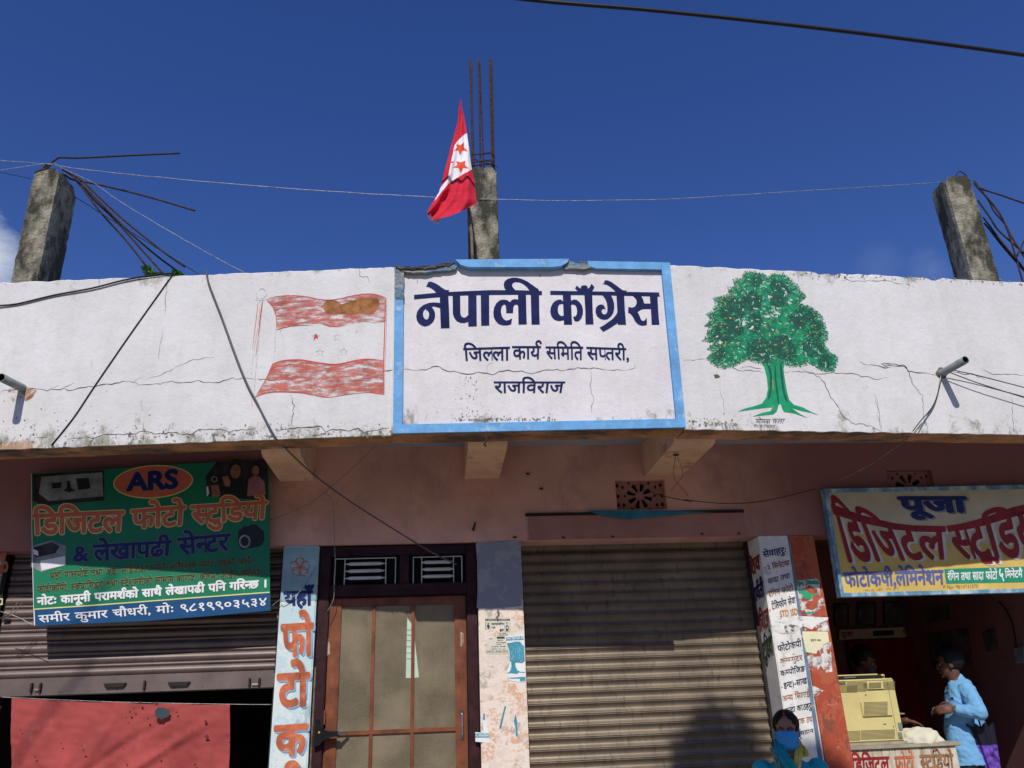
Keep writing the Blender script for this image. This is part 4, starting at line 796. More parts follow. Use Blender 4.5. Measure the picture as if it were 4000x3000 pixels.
q = MB(); text_on(q, PR, ZD, "मोमस", [(728, 1425), (850, 1428)], [(735, 1462), (845, 1465)], .006); text_on(q, PR, ZD, "कला", [(862, 1422), (968, 1424)], [(870, 1458), (950, 1462)], .006); text_on(q, PR, ZD, "PH.9817782917", [(720, 1470), (885, 1476)], [(720, 1491), (885, 1496)], .01); ob('painter_signature', q, m_crack, PAR_R)
q = MB(); poly_on(q, PR, [ZD(p) for p in [(390, 1065), (420, 1062), (443, 1080), (430, 1092), (400, 1095)]], .0012); ob('chipped_spot', q, m_brk, PAR_R)

# ------------------------------------------------------------------ unfinished concrete columns on the roof
def column(x0, x1, y0, y1, z0, z1, rot=0, chip=0.02, label=None, cut=None):
    nx, nz = 7, 46; q = MB(); cx, cy = (x0 + x1) / 2, (y0 + y1) / 2; cr_, sr = cos(rot), sin(rot); ring = []
    per = [(x0 + (x1 - x0) * i / nx, y0) for i in range(nx)] + [(x1, y0 + (y1 - y0) * i / nx) for i in range(nx)] + [(x1 - (x1 - x0) * i / nx, y1) for i in range(nx)] + [(x0, y1 - (y1 - y0) * i / nx) for i in range(nx)]
    for k in range(nz + 1):
        z = z0 + (z1 - z0) * k / nz; row = []
        for (x, y) in per:
            ex = min(abs(x - x0), abs(x - x1)) < 1e-6 and min(abs(y - y0), abs(y - y1)) < 1e-6
            d = noise.noise(Vector((x * 25, y * 25, z * 22))) * .006 + noise.noise(Vector((x * 60, y * 60, z * 60))) * .003
            if ex: d -= .008 + .014 * abs(noise.noise(Vector((x * 9, y * 9, z * 16))))
            v = Vector((x - cx, y - cy)); v = v * (1 + d / max(.05, v.length)); zz = z
            if k == nz: zz += noise.noise(Vector((x * 14, y * 14, 2))) * .03 - (.05 if ex else 0)
            if cut and k > nz - 7: 
                t = cut(x, y); zz = min(zz, z1 - t * (1 - (nz - k) / 7)) 
            row.append(Vector((cx + v.x * cr_ - v.y * sr, cy + v.x * sr + v.y * cr_, zz)))
        q.v += row; ring.append(len(per))
    n = len(per)
    for k in range(nz):
        for i in range(n): j = (i + 1) % n; q.f.append((k * n + i, k * n + j, (k + 1) * n + j, (k + 1) * n + i)); q.m.append(0)
    c = len(q.v); q.v.append(Vector((cx, cy, z1 - .01)))
    for i in range(n): j = (i + 1) % n; q.f.append((nz * n + i, nz * n + j, c)); q.m.append(0)
    o = ob('concrete_column', q, m_conc, B)
    if label: o['label'] = label
    return o
def pY(x, y, Y): return planeY(Y)(x, y)
a = pY(36, 1097, 6.0); b = pY(140, 1097, 6.0); t = pY(160, 676, 6.0)
COLL = column(a.x, b.x + .01, 6.0, 6.37, 3.55, t.z + .05, 0, label='leaning stub column at left with bent bars', cut=lambda x, y: .07 if x < a.x + .05 and y < 6.02 else (.05 if y > 6.3 else 0))
b0 = pY(1845, 900, 6.0); b1 = pY(1950, 900, 6.0); t1 = pY(1900, 655, 6.0)
COLM = column(b0.x - .03, b1.x - .002, 6.0, 6.26, 3.55, t1.z, 0, label='middle stub column with tall upright bars behind the cloth flag')
a = pY(3816, 1081, 6.0); b = pY(3910, 1077, 6.0); t2 = pY(3750, 688, 6.0)
COLR = column(a.x - .01, b.x, 6.0, 6.30, 3.55, t2.z, radians(-9), label='crumbling stub column at right')
def bar(zf, pts, Y, par, r=.0085, m_=m_rust, name='reinforcing_bar', Y2=None, sm=5):
    n = len(pts); P = [pY(*zf(p), Y if Y2 is None else Y + (Y2 - Y) * i / (n - 1)) for i, p in enumerate(pts)]
    q = MB(); q.tube(bez(P, sm), r, 7); return ob(name, q, m_, par, smooth=True)
bar(ZA, [(330, 385), (345, 365), (380, 340), (430, 310), (470, 280), (500, 262), (530, 256), (700, 258), (1100, 238), (1555, 218)], 6.08, COLL)
bar(ZA, [(560, 400), (610, 440), (700, 460), (900, 500), (1300, 600), (1685, 715)], 6.10, COLL)
bar(ZA, [(540, 350), (600, 390), (640, 430), (720, 530), (880, 740), (1080, 960), (1290, 1225)], 6.02, COLL)
bar(ZA, [(540, 355), (620, 410), (690, 490), (830, 640), (1000, 800), (1250, 1080), (1430, 1280)], 6.04, COLL)
bar(ZA, [(540, 360), (610, 400), (700, 480), (900, 680), (1100, 880), (1350, 1100), (1600, 1282)], 6.06, COLL)
bar(ZA, [(540, 352), (640, 410), (720, 465), (900, 640), (1100, 820), (1400, 1060), (1597, 1200)], 5.98, COLL)
bar(ZA, [(300, 385), (340, 370), (400, 355), (440, 320), (470, 310)], 6.0, COLL, .006)
bar(ZA, [(380, 340), (400, 315), (430, 300), (425, 330), (390, 335)], 6.0, COLL, .005)
for pts, Y in (([(20, 470), (40, 500), (90, 560), (330, 640), (603, 735), (900, 830)], 6.1), ([(15, 480), (40, 530), (160, 660), (260, 780), (340, 900), (400, 1030), (450, 1180), (520, 1420), (590, 1670)], 6.05), ([(15, 470), (35, 500), (180, 690), (250, 830), (380, 980), (440, 1100), (603, 1360), (800, 1620)], 6.12),
              ([(60, 700), (100, 760), (200, 900), (290, 1040), (450, 1190), (603, 1320), (800, 1480)], 6.16), ([(120, 900), (160, 950), (330, 1180), (603, 1500), (760, 1660)], 6.2), ([(130, 970), (170, 1010), (350, 1240), (603, 1530), (720, 1680)], 6.22), ([(760, 900), (603, 1180), (520, 1360)], 6.0)): bar(ZR, pts, Y, COLR)
bar(ZE, [(462, 118), (475, 100), (490, 98), (520, 120)], 6.1, COLR, .006)
def upbar(x0, y0, x1, y1, Y, r=.0095): bar(ZF, [(x0, y0), ((x0 + x1) / 2, (y0 + y1) / 2), (x1, y1)], Y, COLM, r)
upbar(613, 900, 586, 155, 6.04, .011); upbar(603, 900, 596, 158, 6.04, .009); upbar(659, 905, 646, 138, 6.2); upbar(682, 905, 652, 165, 6.22, .007); upbar(738, 895, 722, 145, 6.05); upbar(750, 895, 733, 145, 6.06, .009)
for yy in (788, 838, 862):
    q = MB(); c = [pY(*ZF((600, yy + 6)), 6.03), pY(*ZF((748, yy - 4)), 6.03), pY(*ZF((748, yy - 12)), 6.24), pY(*ZF((640, yy)), 6.24)]
    q.tube(c + [c[0]], .0045, 6); ob('stirrup_tie', q, m_rust, COLM)
q = MB(); q.tube([pY(*ZF((745, 770)), 6.03), pY(*ZF((757, 812)), 6.02), pY(*ZF((742, 850)), 6.03), pY(*ZF((778, 880)), 6.0)], .004, 6); q.tube([pY(*ZF((600, 800)), 6.03), pY(*ZF((640, 840)), 6.1), pY(*ZF((720, 855)), 6.1)], .004, 6); o = ob('tie_wire', q, m_rust, COLM); o['kind'] = 'stuff'

# ------------------------------------------------------------------ drain pipes
def pipe(base, tip, pl, L_, label):
    b = pl(*base, -.02); t = planeY(b.y - L_)(*tip); q = MB(); ax = (t - b).normalized(); R = .0275; n = 20
    u = ax.cross(Vector((0, 0, 1))).normalized(); w = u.cross(ax); rings = [(b, R), (t, R), (t, R - .004), (b + ax * .02, R - .004)]
    for c, r in rings: q.v += [c + (u * cos(2 * pi * k / n) + w * sin(2 * pi * k / n)) * r for k in range(n)]
    for i in range(3):
        for k in range(n): k2 = (k + 1) % n; q.f.append((i * n + k, (i + 1) * n + k, (i + 1) * n + k2, i * n + k2)); q.m.append(1 if i == 2 else 0)
    o = ob('drain_pipe', q, [m_pvc, m_blackin], B, smooth=True); o['label'] = label; return o
pipe((3676, 1460), (3772, 1405), PR, .27, 'grey drain pipe on the right with thin wires tied round it'); pipe((88, 1515), (4, 1474), PL, .25, 'grey drain pipe at the left edge with rusty stain round it')
def washer(pl, x, y, r, n): q = MB(); poly_on(q, pl, [(x + r * random.uniform(.8, 1.25) * cos(2 * pi * k / n), y + r * random.uniform(.8, 1.25) * sin(2 * pi * k / n)) for k in range(n)], .0016); return q
ob('broken_render_ring', washer(PR, 3680, 1458, 22, 12), m_brk, PAR_R); 
m_ruststain = mat('orange_rust_stain', (.42, .20, .09), rough=.9, var=.3, scale=20, alpha_noise=(14, .54, None, .08))
q = MB(); poly_on(q, PL, [ZS(p) for p in [(70, 1080), (150, 1050), (230, 1060), (300, 1090), (260, 1150), (210, 1180), (170, 1160), (110, 1190), (60, 1130)]], .0011); ob('rust_stain', q, m_ruststain, PAR_L)

# ------------------------------------------------------------------ the cloth flag on its pole
FL = thing('flag', (.25, 5.45, 4.3), 'limp red and white cloth flag with two red stars on thin pole before middle column', 'flag')
fp = [pY(1846, 1030, 5.5), pY(1842, 920, 5.5), pY(1828, 800, 5.5), pY(1799, 392, 5.5)]
q = MB(); q.tube(fp, [.012, .012, .010, .007], 8); ob('flagpole', q, m_bamboo, FL)
Lb = [(520, 415), (512, 470), (505, 560), (485, 630), (470, 690), (455, 740), (440, 800), (425, 860), (410, 915), (400, 960), (388, 1005), (375, 1050), (352, 1085), (330, 1120), (310, 1155), (293, 1190)]
Rb = [(521, 412), (531, 470), (543, 520), (556, 585), (566, 645), (575, 700), (581, 750), (586, 800), (592, 850), (599, 890), (608, 935), (616, 980), (622, 1030), (627, 1080), (630, 1115), (627, 1130)]
white = [(566, 645), (600, 893), (540, 925), (500, 950), (440, 990), (400, 1035), (372, 1062), (384, 1020), (420, 975), (438, 950), (445, 900), (455, 850), (470, 780), (480, 730), (505, 695), (540, 662)]
white2 = [(440, 960), (400, 1000), (372, 1052), (352, 1090), (345, 1110), (400, 1035)]
def star(cx, cy, r, a0=0): return [(cx + (r if k % 2 == 0 else r * .42) * sin(k * pi / 5 + a0), cy - (r if k % 2 == 0 else r * .42) * cos(k * pi / 5 + a0)) for k in range(10)]
S1 = [(545, 708), (545, 742), (574, 772), (535, 765), (520, 798), (505, 765), (477, 768), (500, 742), (490, 722), (520, 728)]
S2 = [(557, 832), (552, 862), (577, 888), (540, 885), (525, 920), (508, 885), (470, 882), (500, 862), (492, 835), (525, 845)]
S3 = [(460, 838), (482, 840), (466, 852), (458, 850)]
nu, nv = 84, 190; q = MB()
def fy(u, v): return 5.44 - .05 * sin(u * pi * 1.0) * (.3 + v) - (.05 * v) * sin(u * 7.0 + v * 2.2) * (.25 + v * .75) - .016 * sin(u * 19 + v * 7) * v + .012 * noise.noise(Vector((u * 4, v * 9, 0)))
pxs = []
for j in range(nv + 1):
    v = j / nv; a = along(Lb, v); b = along(Rb, v)
    for i in range(nu + 1):
        u = i / nu; p = a.lerp(b, u); sag = v ** 4 * sin(u * pi) * 22 * (1 - abs(u - .5) * .4); p = Vector((p.x, p.y + (0)))
        if v > .9: f_ = (v - .9) / .1; tgt = along([(293, 1190), (300, 1212), (322, 1240), (440, 1214), (540, 1174), (627, 1130)], u); p = Vector((p.x, p.y)).lerp(Vector(tgt), f_ * f_ * .9 + .1 * f_) if v < 1 else Vector(tgt)
        pxs.append((p.x, p.y)); q.v.append(pY(*ZF(p), fy(u, v)))
for j in range(nv):
    for i in range(nu):
        a = j * (nu + 1) + i; c = [pxs[a], pxs[a + 1], pxs[a + nu + 2], pxs[a + nu + 1]]; x = sum(p[0] for p in c) / 4; y = sum(p[1] for p in c) / 4
        mi = 0
        if inside(x, y, white) or inside(x, y, white2): mi = 1
        if inside(x, y, S1) or inside(x, y, S2) or inside(x, y, S3): mi = 2
        q.f.append((a, a + 1, a + nu + 2, a + nu + 1)); q.m.append(mi)
CLF = ob('flag_cloth', q, [m_flagred, m_flagwhite, m_flagstar], FL, smooth=True)
q = MB(); PF = planeY(5.43)
q.slab([PF(*ZF(p)) for p in [(294, 1190), (322, 1190), (322, 1240), (300, 1215)]], (0, .004, 0)); q.slab([planeY(5.46)(*ZF(p)) for p in [(328, 1238), (380, 1226), (376, 1260), (362, 1262)]], (0, .004, 0)); ob('flag_underside', q, m_flagwhite, FL)

# ------------------------------------------------------------------ wires and cables
def wire(name, pts, r, m_, label, cat, group=None, sm=6, wob=0.0, kind=None):
    P = bez(pts, sm)
    if wob: P = [p + Vector((0, 0, noise.noise(p * 9) * wob)) for p in P]
    q = MB(); q.tube(P, r, 6); o = ob(name, q, m_, None, (0, 0, 0), smooth=True); return tag(o, label, cat, group)
def chain(zf, pts, Y, Y2=None): n = len(pts); return [pY(*(zf(p) if zf else p), Y if Y2 is None else Y + (Y2 - Y) * i / (n - 1)) for i, p in enumerate(pts)]
wire('overhead_cable', chain(None, [(1400, -90), (2060, -2), (2600, 45), (3300, 122), (4000, 215), (4700, 320)], 4.4), .0155, m_cable, 'thick black overhead cable crossing the top right of the sky', 'cable')
wire('galvanised_wire', chain(None, [(-60, 622), (0, 627), (100, 634), (190, 642), (350, 665), (700, 700), (1200, 742), (1650, 768), (1860, 775)], 5.99), .0032, m_wire, 'pale sagging wire from left column to middle column', 'wire', wob=.006)
wire('galvanised_wire', chain(None, [(1870, 777), (2000, 779), (2200, 784), (2600, 778), (3100, 748), (3680, 712)], 5.99), .0032, m_wire, 'pale sagging wire from middle column to right column', 'wire', wob=.004)
wire('galvanised_wire', chain(ZA, [(-20, 370), (0, 366), (200, 335), (380, 310), (480, 308)], 5.97), .003, m_wire, 'short pale wire rising from left edge to left column top', 'wire')
wire('galvanised_wire', chain(ZA, [(480, 308), (560, 360), (800, 470), (1000, 610), (1265, 775), (1600, 970), (1850, 1110), (2120, 1255)], 5.95, 5.4), .0032, m_wire, 'pale wire running down from left column top to parapet', 'wire', wob=.004)
wire('dark_wire', chain(ZA, [(-20, 375), (0, 380), (265, 438)], 6.3), .003, m_cable, 'thin dark wire entering behind left column', 'wire')
wire('dark_wire', chain(ZA, [(640, 590), (760, 665), (980, 805), (1150, 910), (1400, 1065), (1730, 1270)], 6.2, 5.6), .0035, m_cable, 'thin dark wire from behind left column down to parapet', 'wire')
def onpl(pl, zf, pts, off): return [pl(*(zf(p) if zf else p), off) for p in pts]
wire('black_cable', onpl(PL, ZS, [(-150, 430), (0, 410)], .012) + onpl(PL, ZS, [(100, 400), (200, 382), (450, 322)], .010) + onpl(PL, ZS, [(750, 268), (1000, 205), (1250, 160), (1410, 146)], .012), .006, m_cable, 'black cable sagging off the left edge from parapet top', 'cable')
wire('black_cable', onpl(PL, ZS, [(1425, 140), (1405, 150), (1250, 365), (1020, 690), (770, 1055), (600, 1310), (420, 1535)], .005), .0042, m_cable, 'straight black cable slanting down left across the white parapet', 'cable')
c1 = onpl(PL, ZS, [(1678, 128), (1680, 145), (1700, 240), (1800, 500), (1920, 830), (2010, 1050), (2090, 1200)], .014) + onpl(PL, None, [(1075, 1705)], .02) + [planeY(5.15)(*ZP((190, 80))), planeY(5.5)(*ZP((300, 185))), planeY(5.7)(*ZP((440, 290))), planeY(5.85)(*ZP((620, 405))), planeY(5.93)(*ZP((760, 490))), planeY(5.96)(*ZI((1370, 270)))]
wire('black_cable', c1, [.0075] * 37 + [.0055] * (len(bez(c1, 6)) - 37), m_greycable, 'long cable curving from parapet top down to the door transom', 'cable')
wire('thin_wire', onpl(PR, None, [(3668, 1472), (3650, 1560), (3600, 1650), (3560, 1700)], .02) + [planeY(5.3)(3500, 1745), planeY(5.6)(3400, 1815), planeY(5.85)(3275, 1878)], .0035, m_wire, 'thin wire drooping from right drain pipe down to the yellow signboard', 'wire')
wire('thin_wire', onpl(PR, None, [(3670, 1470), (3640, 1580), (3585, 1650), (3555, 1690)], .03), .0035, m_cable, 'short dark wire hanging under right drain pipe', 'wire')
wire('dark_wire', onpl(PR, ZE, [(400, 1180), (560, 1215), (830, 1285), (1000, 1335)], .05), .0035, m_cable, 'upper of two dark wires leaving right drain pipe', 'wire')
wire('dark_wire', onpl(PR, ZE, [(400, 1195), (560, 1255), (830, 1340), (1000, 1395)], .05), .0035, m_cable, 'lower of two dark wires leaving right drain pipe', 'wire')
wire('dark_wire', onpl(PW, ZQ, [(950, 720), (1200, 790), (1450, 880), (1800, 960), (2212, 1035)], .03) + onpl(PW, ZP, [(1700, 297), (1850, 310), (2000, 300), (2190, 255)], .05), .003, m_cable, 'thin dark wire from vent grille to the right sign', 'wire')
wire('thin_wire', onpl(PW, ZP, [(150, 370), (220, 345), (300, 305), (352, 270), (450, 185), (560, 80)], .03), .0012, m_cable, 'thin wire slanting up the peach wall left of middle beam', 'wire')
wire('thin_wire', onpl(PW, ZP, [(352, 270), (385, 300), (392, 420), (395, 520)], .03) + [planeY(5.97)(*ZI((532, 380))), planeY(5.97)(*ZI((530, 500))), planeY(5.97)(*ZI((488, 590)))], .0025, m_wire, 'thin pale wire dangling down over the door', 'wire')
wire('thin_wire', [planeY(5.97)(*ZI((100, 560))), planeY(5.96)(*ZI((165, 510))), planeY(5.96)(*ZI((185, 520))), planeY(5.97)(*ZI((300, 455))), planeY(5.98)(*ZI((410, 290)))], .0025, m_wire, 'thin tie wire from green signboard corner across blue pillar', 'wire')
for k, pts in enumerate(([(230, 688), (120, 630), (0, 590)], [(0, 640), (70, 600), (120, 530)], [(10, 650), (90, 605), (152, 530)])):
    wire('tie_wire', [planeY(5.88)(0 + x / 1.747, 2050 + y / 1.747) for x, y in pts], .003, m_bamboo if k else m_wire, ['thin wire tying lower left corner of green signboard', 'upper pale loose twine end by left pillar', 'lower pale loose twine end by left pillar'][k], 'wire')
q = MB(); hc = pY(2640, 1777, 5.35); q.tube([hc + Vector((0, 0, .003)), hc - Vector((0, 0, .003))], .022, 12); HK = ob('ceiling_hook', q, m_rust, None, hc); tag(HK, 'small rusty disc hook under the right cantilever beam', 'hook')
wire('thin_wire', chain(ZP, [(1672, 128), (1665, 200), (1690, 240), (1720, 275)], 5.4, 5.8), .0018, m_rust, 'left fine wire hanging from the rusty disc', 'wire')
wire('thin_wire', chain(ZP, [(1680, 128), (1700, 190), (1680, 225), (1655, 255)], 5.4, 5.8), .0018, m_rust, 'right fine wire hanging from the rusty disc', 'wire')
q = MB(); c = PC(*ZP((960, 48)), -.02); q.tube([c, c + Vector((.004, 0, -.03)), c + Vector((-.012, 0, -.05)), c + Vector((-.002, 0, -.07))], .007, 7); tag(ob('iron_hook', q, m_rust, None, c), 'little bent iron hook under the blue bordered panel', 'hook')
q = MB(); c = PW(*ZP((912, 405))); q.tube([c, c + Vector((.012, -.05, .04)), c + Vector((.02, -.06, .05))], [.010, .007, .003], 7); tag(ob('wall_peg', q, m_dark, None, c), 'dark peg sticking out of the peach wall above the door', 'peg')
for (x, y) in ((1117, 195), (1168, 250), (1250, 433), (1435, 430), (1770, 420), (1908, 418), (1068, 432)):
    q = MB(); c = PW(*ZP((x, y))); q.box((c.x - .012, 5.986, c.z - .006), (c.x + .012, 5.9985, c.z + .006)); ob('wall_nail', q, m_dark, WALL)

# small plant sprouting on the parapet
PLT = thing('sprouting_plant', PL(620, 1080, -.08), 'small green weed sprouting on top of the left parapet', 'plant'); q = MB(); q2 = MB()
for stem in ([(1200, 170), (1190, 120), (1165, 70)], [(1230, 170), (1240, 130), (1260, 120)], [(1200, 170), (1170, 160), (1175, 120)], [(1330, 160), (1370, 130), (1400, 110)], [(1340, 160), (1400, 140), (1430, 130)]):
    P = [PL(*ZS(p), -.06) for p in stem]; q.tube(bez(P, 4), .002, 5)
    for p in bez(P, 5):
        for _ in range(4):
            a = random.uniform(0, 2 * pi); d = Vector((cos(a), random.uniform(-1, .3), sin(a) * .7)).normalized(); s = random.uniform(.026, .050); u = d.cross(Vector((random.random(), random.random(), 1))).normalized() * s * .42
            n = len(q2.v); q2.v += [p, p + d * s * .5 + u, p + d * s, p + d * s * .5 - u]; q2.f.append((n, n + 1, n + 2, n + 3)); q2.m.append(0)
ob('stem', q, m_leaf, PLT); o = ob('foliage', q2, m_leaf, PLT); o['kind'] = 'stuff'

# ------------------------------------------------------------------ green banner signboard, left
SGY = 5.90; PS = planeY(SGY)
def child(name, q, m_, par, **k):
    o = ob(name, q, m_, par)
    for a, v in k.items(): o[a] = v
    return o
c0 = PS(590, 2420)
SG = thing('signboard', (c0.x, SGY, c0.z), 'green and blue banner with ARS in a red oval before the left shutter', 'signboard')
bp = [(225, 276), (760, 245), (1300, 208), (1935, 176), (1945, 1262), (1500, 1302), (1050, 1338), (640, 1356), (248, 1372), (236, 1000), (228, 600)]
q = MB(); q.slab([PS(*ZG(p)) for p in bp], (0, .022, 0)); child('panel', q, m_signgreen, SG)
q = MB(); poly_on(q, PS, [ZG(p) for p in [(243, 1256), (1100, 1195), (1940, 1133), (1945, 1262), (1500, 1302), (1050, 1338), (640, 1356), (248, 1372)]], .001); child('blue_band', q, m_signblue, SG)
q = MB(); ribbon(q, PS, [ZG(p) for p in [(240, 1254), (700, 1223), (1300, 1178), (1942, 1131)]], 4.5, .0022, taper=False); child('yellow_line', q, m_signyel, SG)
q = MB(); ribbon(q, PS, [ZG(p) for p in [(226, 276), (231, 700), (243, 1250)]], 2.2, .002, taper=False); ribbon(q, PS, [ZG(p) for p in [(246, 1260), (250, 1370)]], 4, .002, taper=False); child('banner_hem', q, m_signwhite, SG)
def ell(cx, cy, rx, ry, rot=0, n=40): return [(cx + rx * cos(2 * pi * k / n) * cos(rot) - ry * sin(2 * pi * k / n) * sin(rot), cy + rx * cos(2 * pi * k / n) * sin(rot) + ry * sin(2 * pi * k / n) * cos(rot)) for k in range(n)]
q = MB(); poly_on(q, PS, [ZG(p) for p in ell(1103, 336, 288, 120, -.06)], .001); child('oval_rim', q, m_signyel, SG)
q = MB(); poly_on(q, PS, [ZG(p) for p in ell(1103, 336, 280, 112, -.06)], .002); child('oval', q, m_signred, SG)
def line(par, pl, zf, txt, hd, bs, m_, bold=.02, off=.003, outline=None, ow=.05, name='lettering', shift=None, mshift=None, asc=1.0):
    if shift: q = MB(); text_on(q, pl, zf, txt, hd, bs, bold, off - .0007, shift=shift, asc=asc); child(name, q, mshift, par)
    if outline: q = MB(); text_on(q, pl, zf, txt, hd, bs, ow, off - .001); child(name, q, outline, par)
    q = MB(); text_on(q, pl, zf, txt, hd, bs, bold, off, asc=asc); return child(name, q, m_, par)
line(SG, PS, ZG, 'ARS', [(920, 290), (1283, 262)], [(918, 400), (1283, 378)], m_signnavy, .045, .004, m_signgrey, .06)
for t_, h_, b_ in (('डिजिटल', [(240, 575), (890, 548)], [(245, 715), (880, 690)]), ('फोटो', [(950, 543), (1332, 512)], [(955, 672), (1320, 645)]), ('स्टुडियो', [(1378, 512), (1922, 478)], [(1390, 638), (1912, 600)])):
    line(SG, PS, ZG, t_, h_, b_, m_signred, .034, .004, m_signyel, .066)
for t_, h_, b_ in (('&', [(528, 815), (636, 808)], [(528, 912), (636, 902)]), ('लेखापढी', [(672, 795), (1232, 762)], [(680, 905), (1222, 866)]), ('सेन्टर', [(1282, 745), (1655, 712)], [(1298, 860), (1640, 828)])):
    line(SG, PS, ZG, t_, h_, b_, m_signnavy, .034, .004, m_signgrey, .056)
for t_, h_, b_ in (('यहाँ पासपोर्ट तथा अटो साईजको फोटो अर्जेन्टमा तयार गर्नुको साथै,', [(360, 990), (1815, 885)], [(362, 1030), (1815, 928)]), ('फोटोकाँपी, स्क्यानिङ्ग तथा स्टेशनरीको सामान कागज, कलम, फाईल पाईन्छ ।', [(268, 1088), (1915, 962)], [(270, 1130), (1915, 1004)])):
    line(SG, PS, ZG, t_, h_, b_, m_signblack, .016, .004, m_signyel, .032)
line(SG, PS, ZG, 'नोटः कानूनी परामर्शको साथै लेखापढी पनि गरिन्छ ।', [(270, 1172), (1925, 1042)], [(270, 1224), (1925, 1094)], m_signwhite, .042, .004)
line(SG, PS, ZG, 'समीर कुमार चौधरी, मोः ९८१९९०३५३४', [(278, 1300), (1925, 1172)], [(285, 1350), (1925, 1224)], m_signwhite, .016, .004)
# printed picture panels: plain generic stand-ins
def pic(polys, nm):
    ms = []; q = MB()
    for k, (pts, m_) in enumerate(polys):
        if m_ not in ms: ms.append(m_)
        poly_on(q, PS, [ZG(p) for p in pts], .001 + k * .0003, m=ms.index(m_))
    child(nm, q, ms, SG)
pic([([(238, 282), (750, 250), (752, 470), (310, 508), (236, 470)], m_signdark), ([(300, 300), (735, 268), (745, 440), (350, 475), (280, 420)], m_signgrey), ([(372, 345), (445, 338), (438, 380), (378, 385)], m_signblack), ([(548, 312), (640, 308), (652, 385), (565, 395)], m_signblack), ([(482, 330), (505, 330), (512, 380), (545, 400), (500, 412), (455, 400), (482, 378)], m_signblack)], 'studio_picture')
pic([([(1560, 190), (1925, 176), (1930, 470), (1500, 440), (1480, 300)], m_signdark), (ell(1700, 235, 62, 62, 0, 24), m_signblack), (ell(1697, 262, 36, 50, .1, 24), m_signskin), ([(1660, 330), (1740, 310), (1790, 440), (1640, 450)], m_signblack), (ell(1690, 292, 13, 5, 0, 10), m_signwhite), (ell(1683, 252, 6, 3, 0, 8), m_signblack), (ell(1712, 250, 6, 3, 0, 8), m_signblack),
     ([(1730, 182), (1925, 176), (1927, 250), (1890, 300), (1760, 300)], m_signdark), (ell(1842, 240, 44, 52, 0, 22), m_signblack), (ell(1840, 256, 27, 36, 0, 22), m_signskin), ([(1790, 318), (1830, 292), (1870, 300), (1905, 340), (1915, 430), (1780, 440)], m_signpink), (ell(1842, 312, 26, 14, 0, 16), m_signskin), (ell(1831, 250, 4, 2.5, 0, 8), m_signblack), (ell(1850, 249, 4, 2.5, 0, 8), m_signblack),
     ([(1505, 298), (1535, 280), (1600, 282), (1625, 305), (1618, 350), (1520, 362)], m_signblack), (ell(1545, 318, 24, 24, 0, 20), m_signgrey), (ell(1545, 318, 14, 14, 0, 16), m_signblack), ([(1600, 300), (1640, 296), (1662, 330), (1655, 372), (1618, 365)], m_signskin), ([(1520, 362), (1575, 358), (1590, 440), (1530, 450)], m_signskin), ([(1488, 380), (1500, 365), (1508, 420), (1492, 445)], m_signwhite)], 'family_picture')
pic([([(222, 800), (380, 755), (475, 800), (475, 935), (300, 985), (225, 950)], m_signgrey), ([(240, 810), (370, 770), (430, 800), (400, 850), (260, 880)], m_signdark), ([(240, 820), (275, 835), (278, 870), (242, 855)], m_signwhite), ([(290, 905), (470, 870), (470, 935), (300, 975)], m_signwhite)], 'printer_picture')
pic([([(1715, 690), (1760, 655), (1790, 658), (1800, 645), (1850, 645), (1870, 670), (1900, 690), (1905, 760), (1870, 800), (1800, 815), (1740, 825), (1715, 790)], m_signblack), ([(x, y) for x, y in ell(1762, 765, 42, 48, 0, 20)], m_signgrey), ([(x, y) for x, y in ell(1762, 765, 30, 35, 0, 20)], m_signblack)], 'camera_picture')

# ------------------------------------------------------------------ yellow signboard, right
RY = 5.93; PY = planeY(RY); c0 = PY(3640, 2330)
SR = thing('signboard', (c0.x, RY, c0.z), 'hand painted yellow signboard in blue wooden frame with large red letters at the right edge', 'signboard')
def tr(p): return (p[0], p[1])
R1_ = [(212, 195), (2212, 155), (3100, 138), (3100, 1150), (2212, 1170), (370, 1215)]
q = MB(); q.slab([PY(*ZM(p)) for p in R1_], (0, .04, 0)); child('board', q, m_board, SR)
q = MB(); poly_on(q, PY, [ZM(p) for p in [(214, 197), (2212, 157), (3098, 140), (3098, 760), (2212, 740), (1700, 700), (1200, 720), (800, 690), (560, 600), (310, 560), (228, 300)]], .0008); child('cream_field', q, m_boardtop, SR)
for nm, pts in (('frame', [(172, 160), (214, 197), (372, 1215), (345, 1255)]), ('frame', [(345, 1255), (372, 1215), (2212, 1170), (3100, 1150), (3100, 1195), (2212, 1208)]), ('frame', [(172, 160), (3100, 100), (3100, 138), (214, 197)])):
    q = MB(); q.slab([PY(*ZM(p), .014) for p in pts], (0, .068, 0)); child(nm, q, m_frameblue, SR)
line(SR, PY, ZM, 'पूजा', [(935, 242), (1600, 240)], [(975, 395), (1620, 388)], m_signnavy, .05, .004, shift=(9, 5), mshift=m_signgrey)
line(SR, PY, ZM, 'डिजिटल', [(258, 330), (420, 395), (640, 462), (860, 515), (1120, 545), (1395, 548)], [(400, 885), (1420, 862)], m_boardred, .028, .004, shift=(13, 6), mshift=m_boardwhite, asc=.48)
line(SR, PY, ZM, 'स्टूडियो', [(1430, 545), (1600, 520), (1800, 468), (2000, 395), (2200, 330), (2420, 300)], [(1530, 862), (2480, 830)], m_boardred, .028, .004, shift=(13, 6), mshift=m_boardwhite, asc=.34)
line(SR, PY, ZM, 'फोटोकपी,लेमिनेशन', [(375, 1012), (1385, 985)], [(395, 1148), (1395, 1122)], m_boardblue, .032, .003)
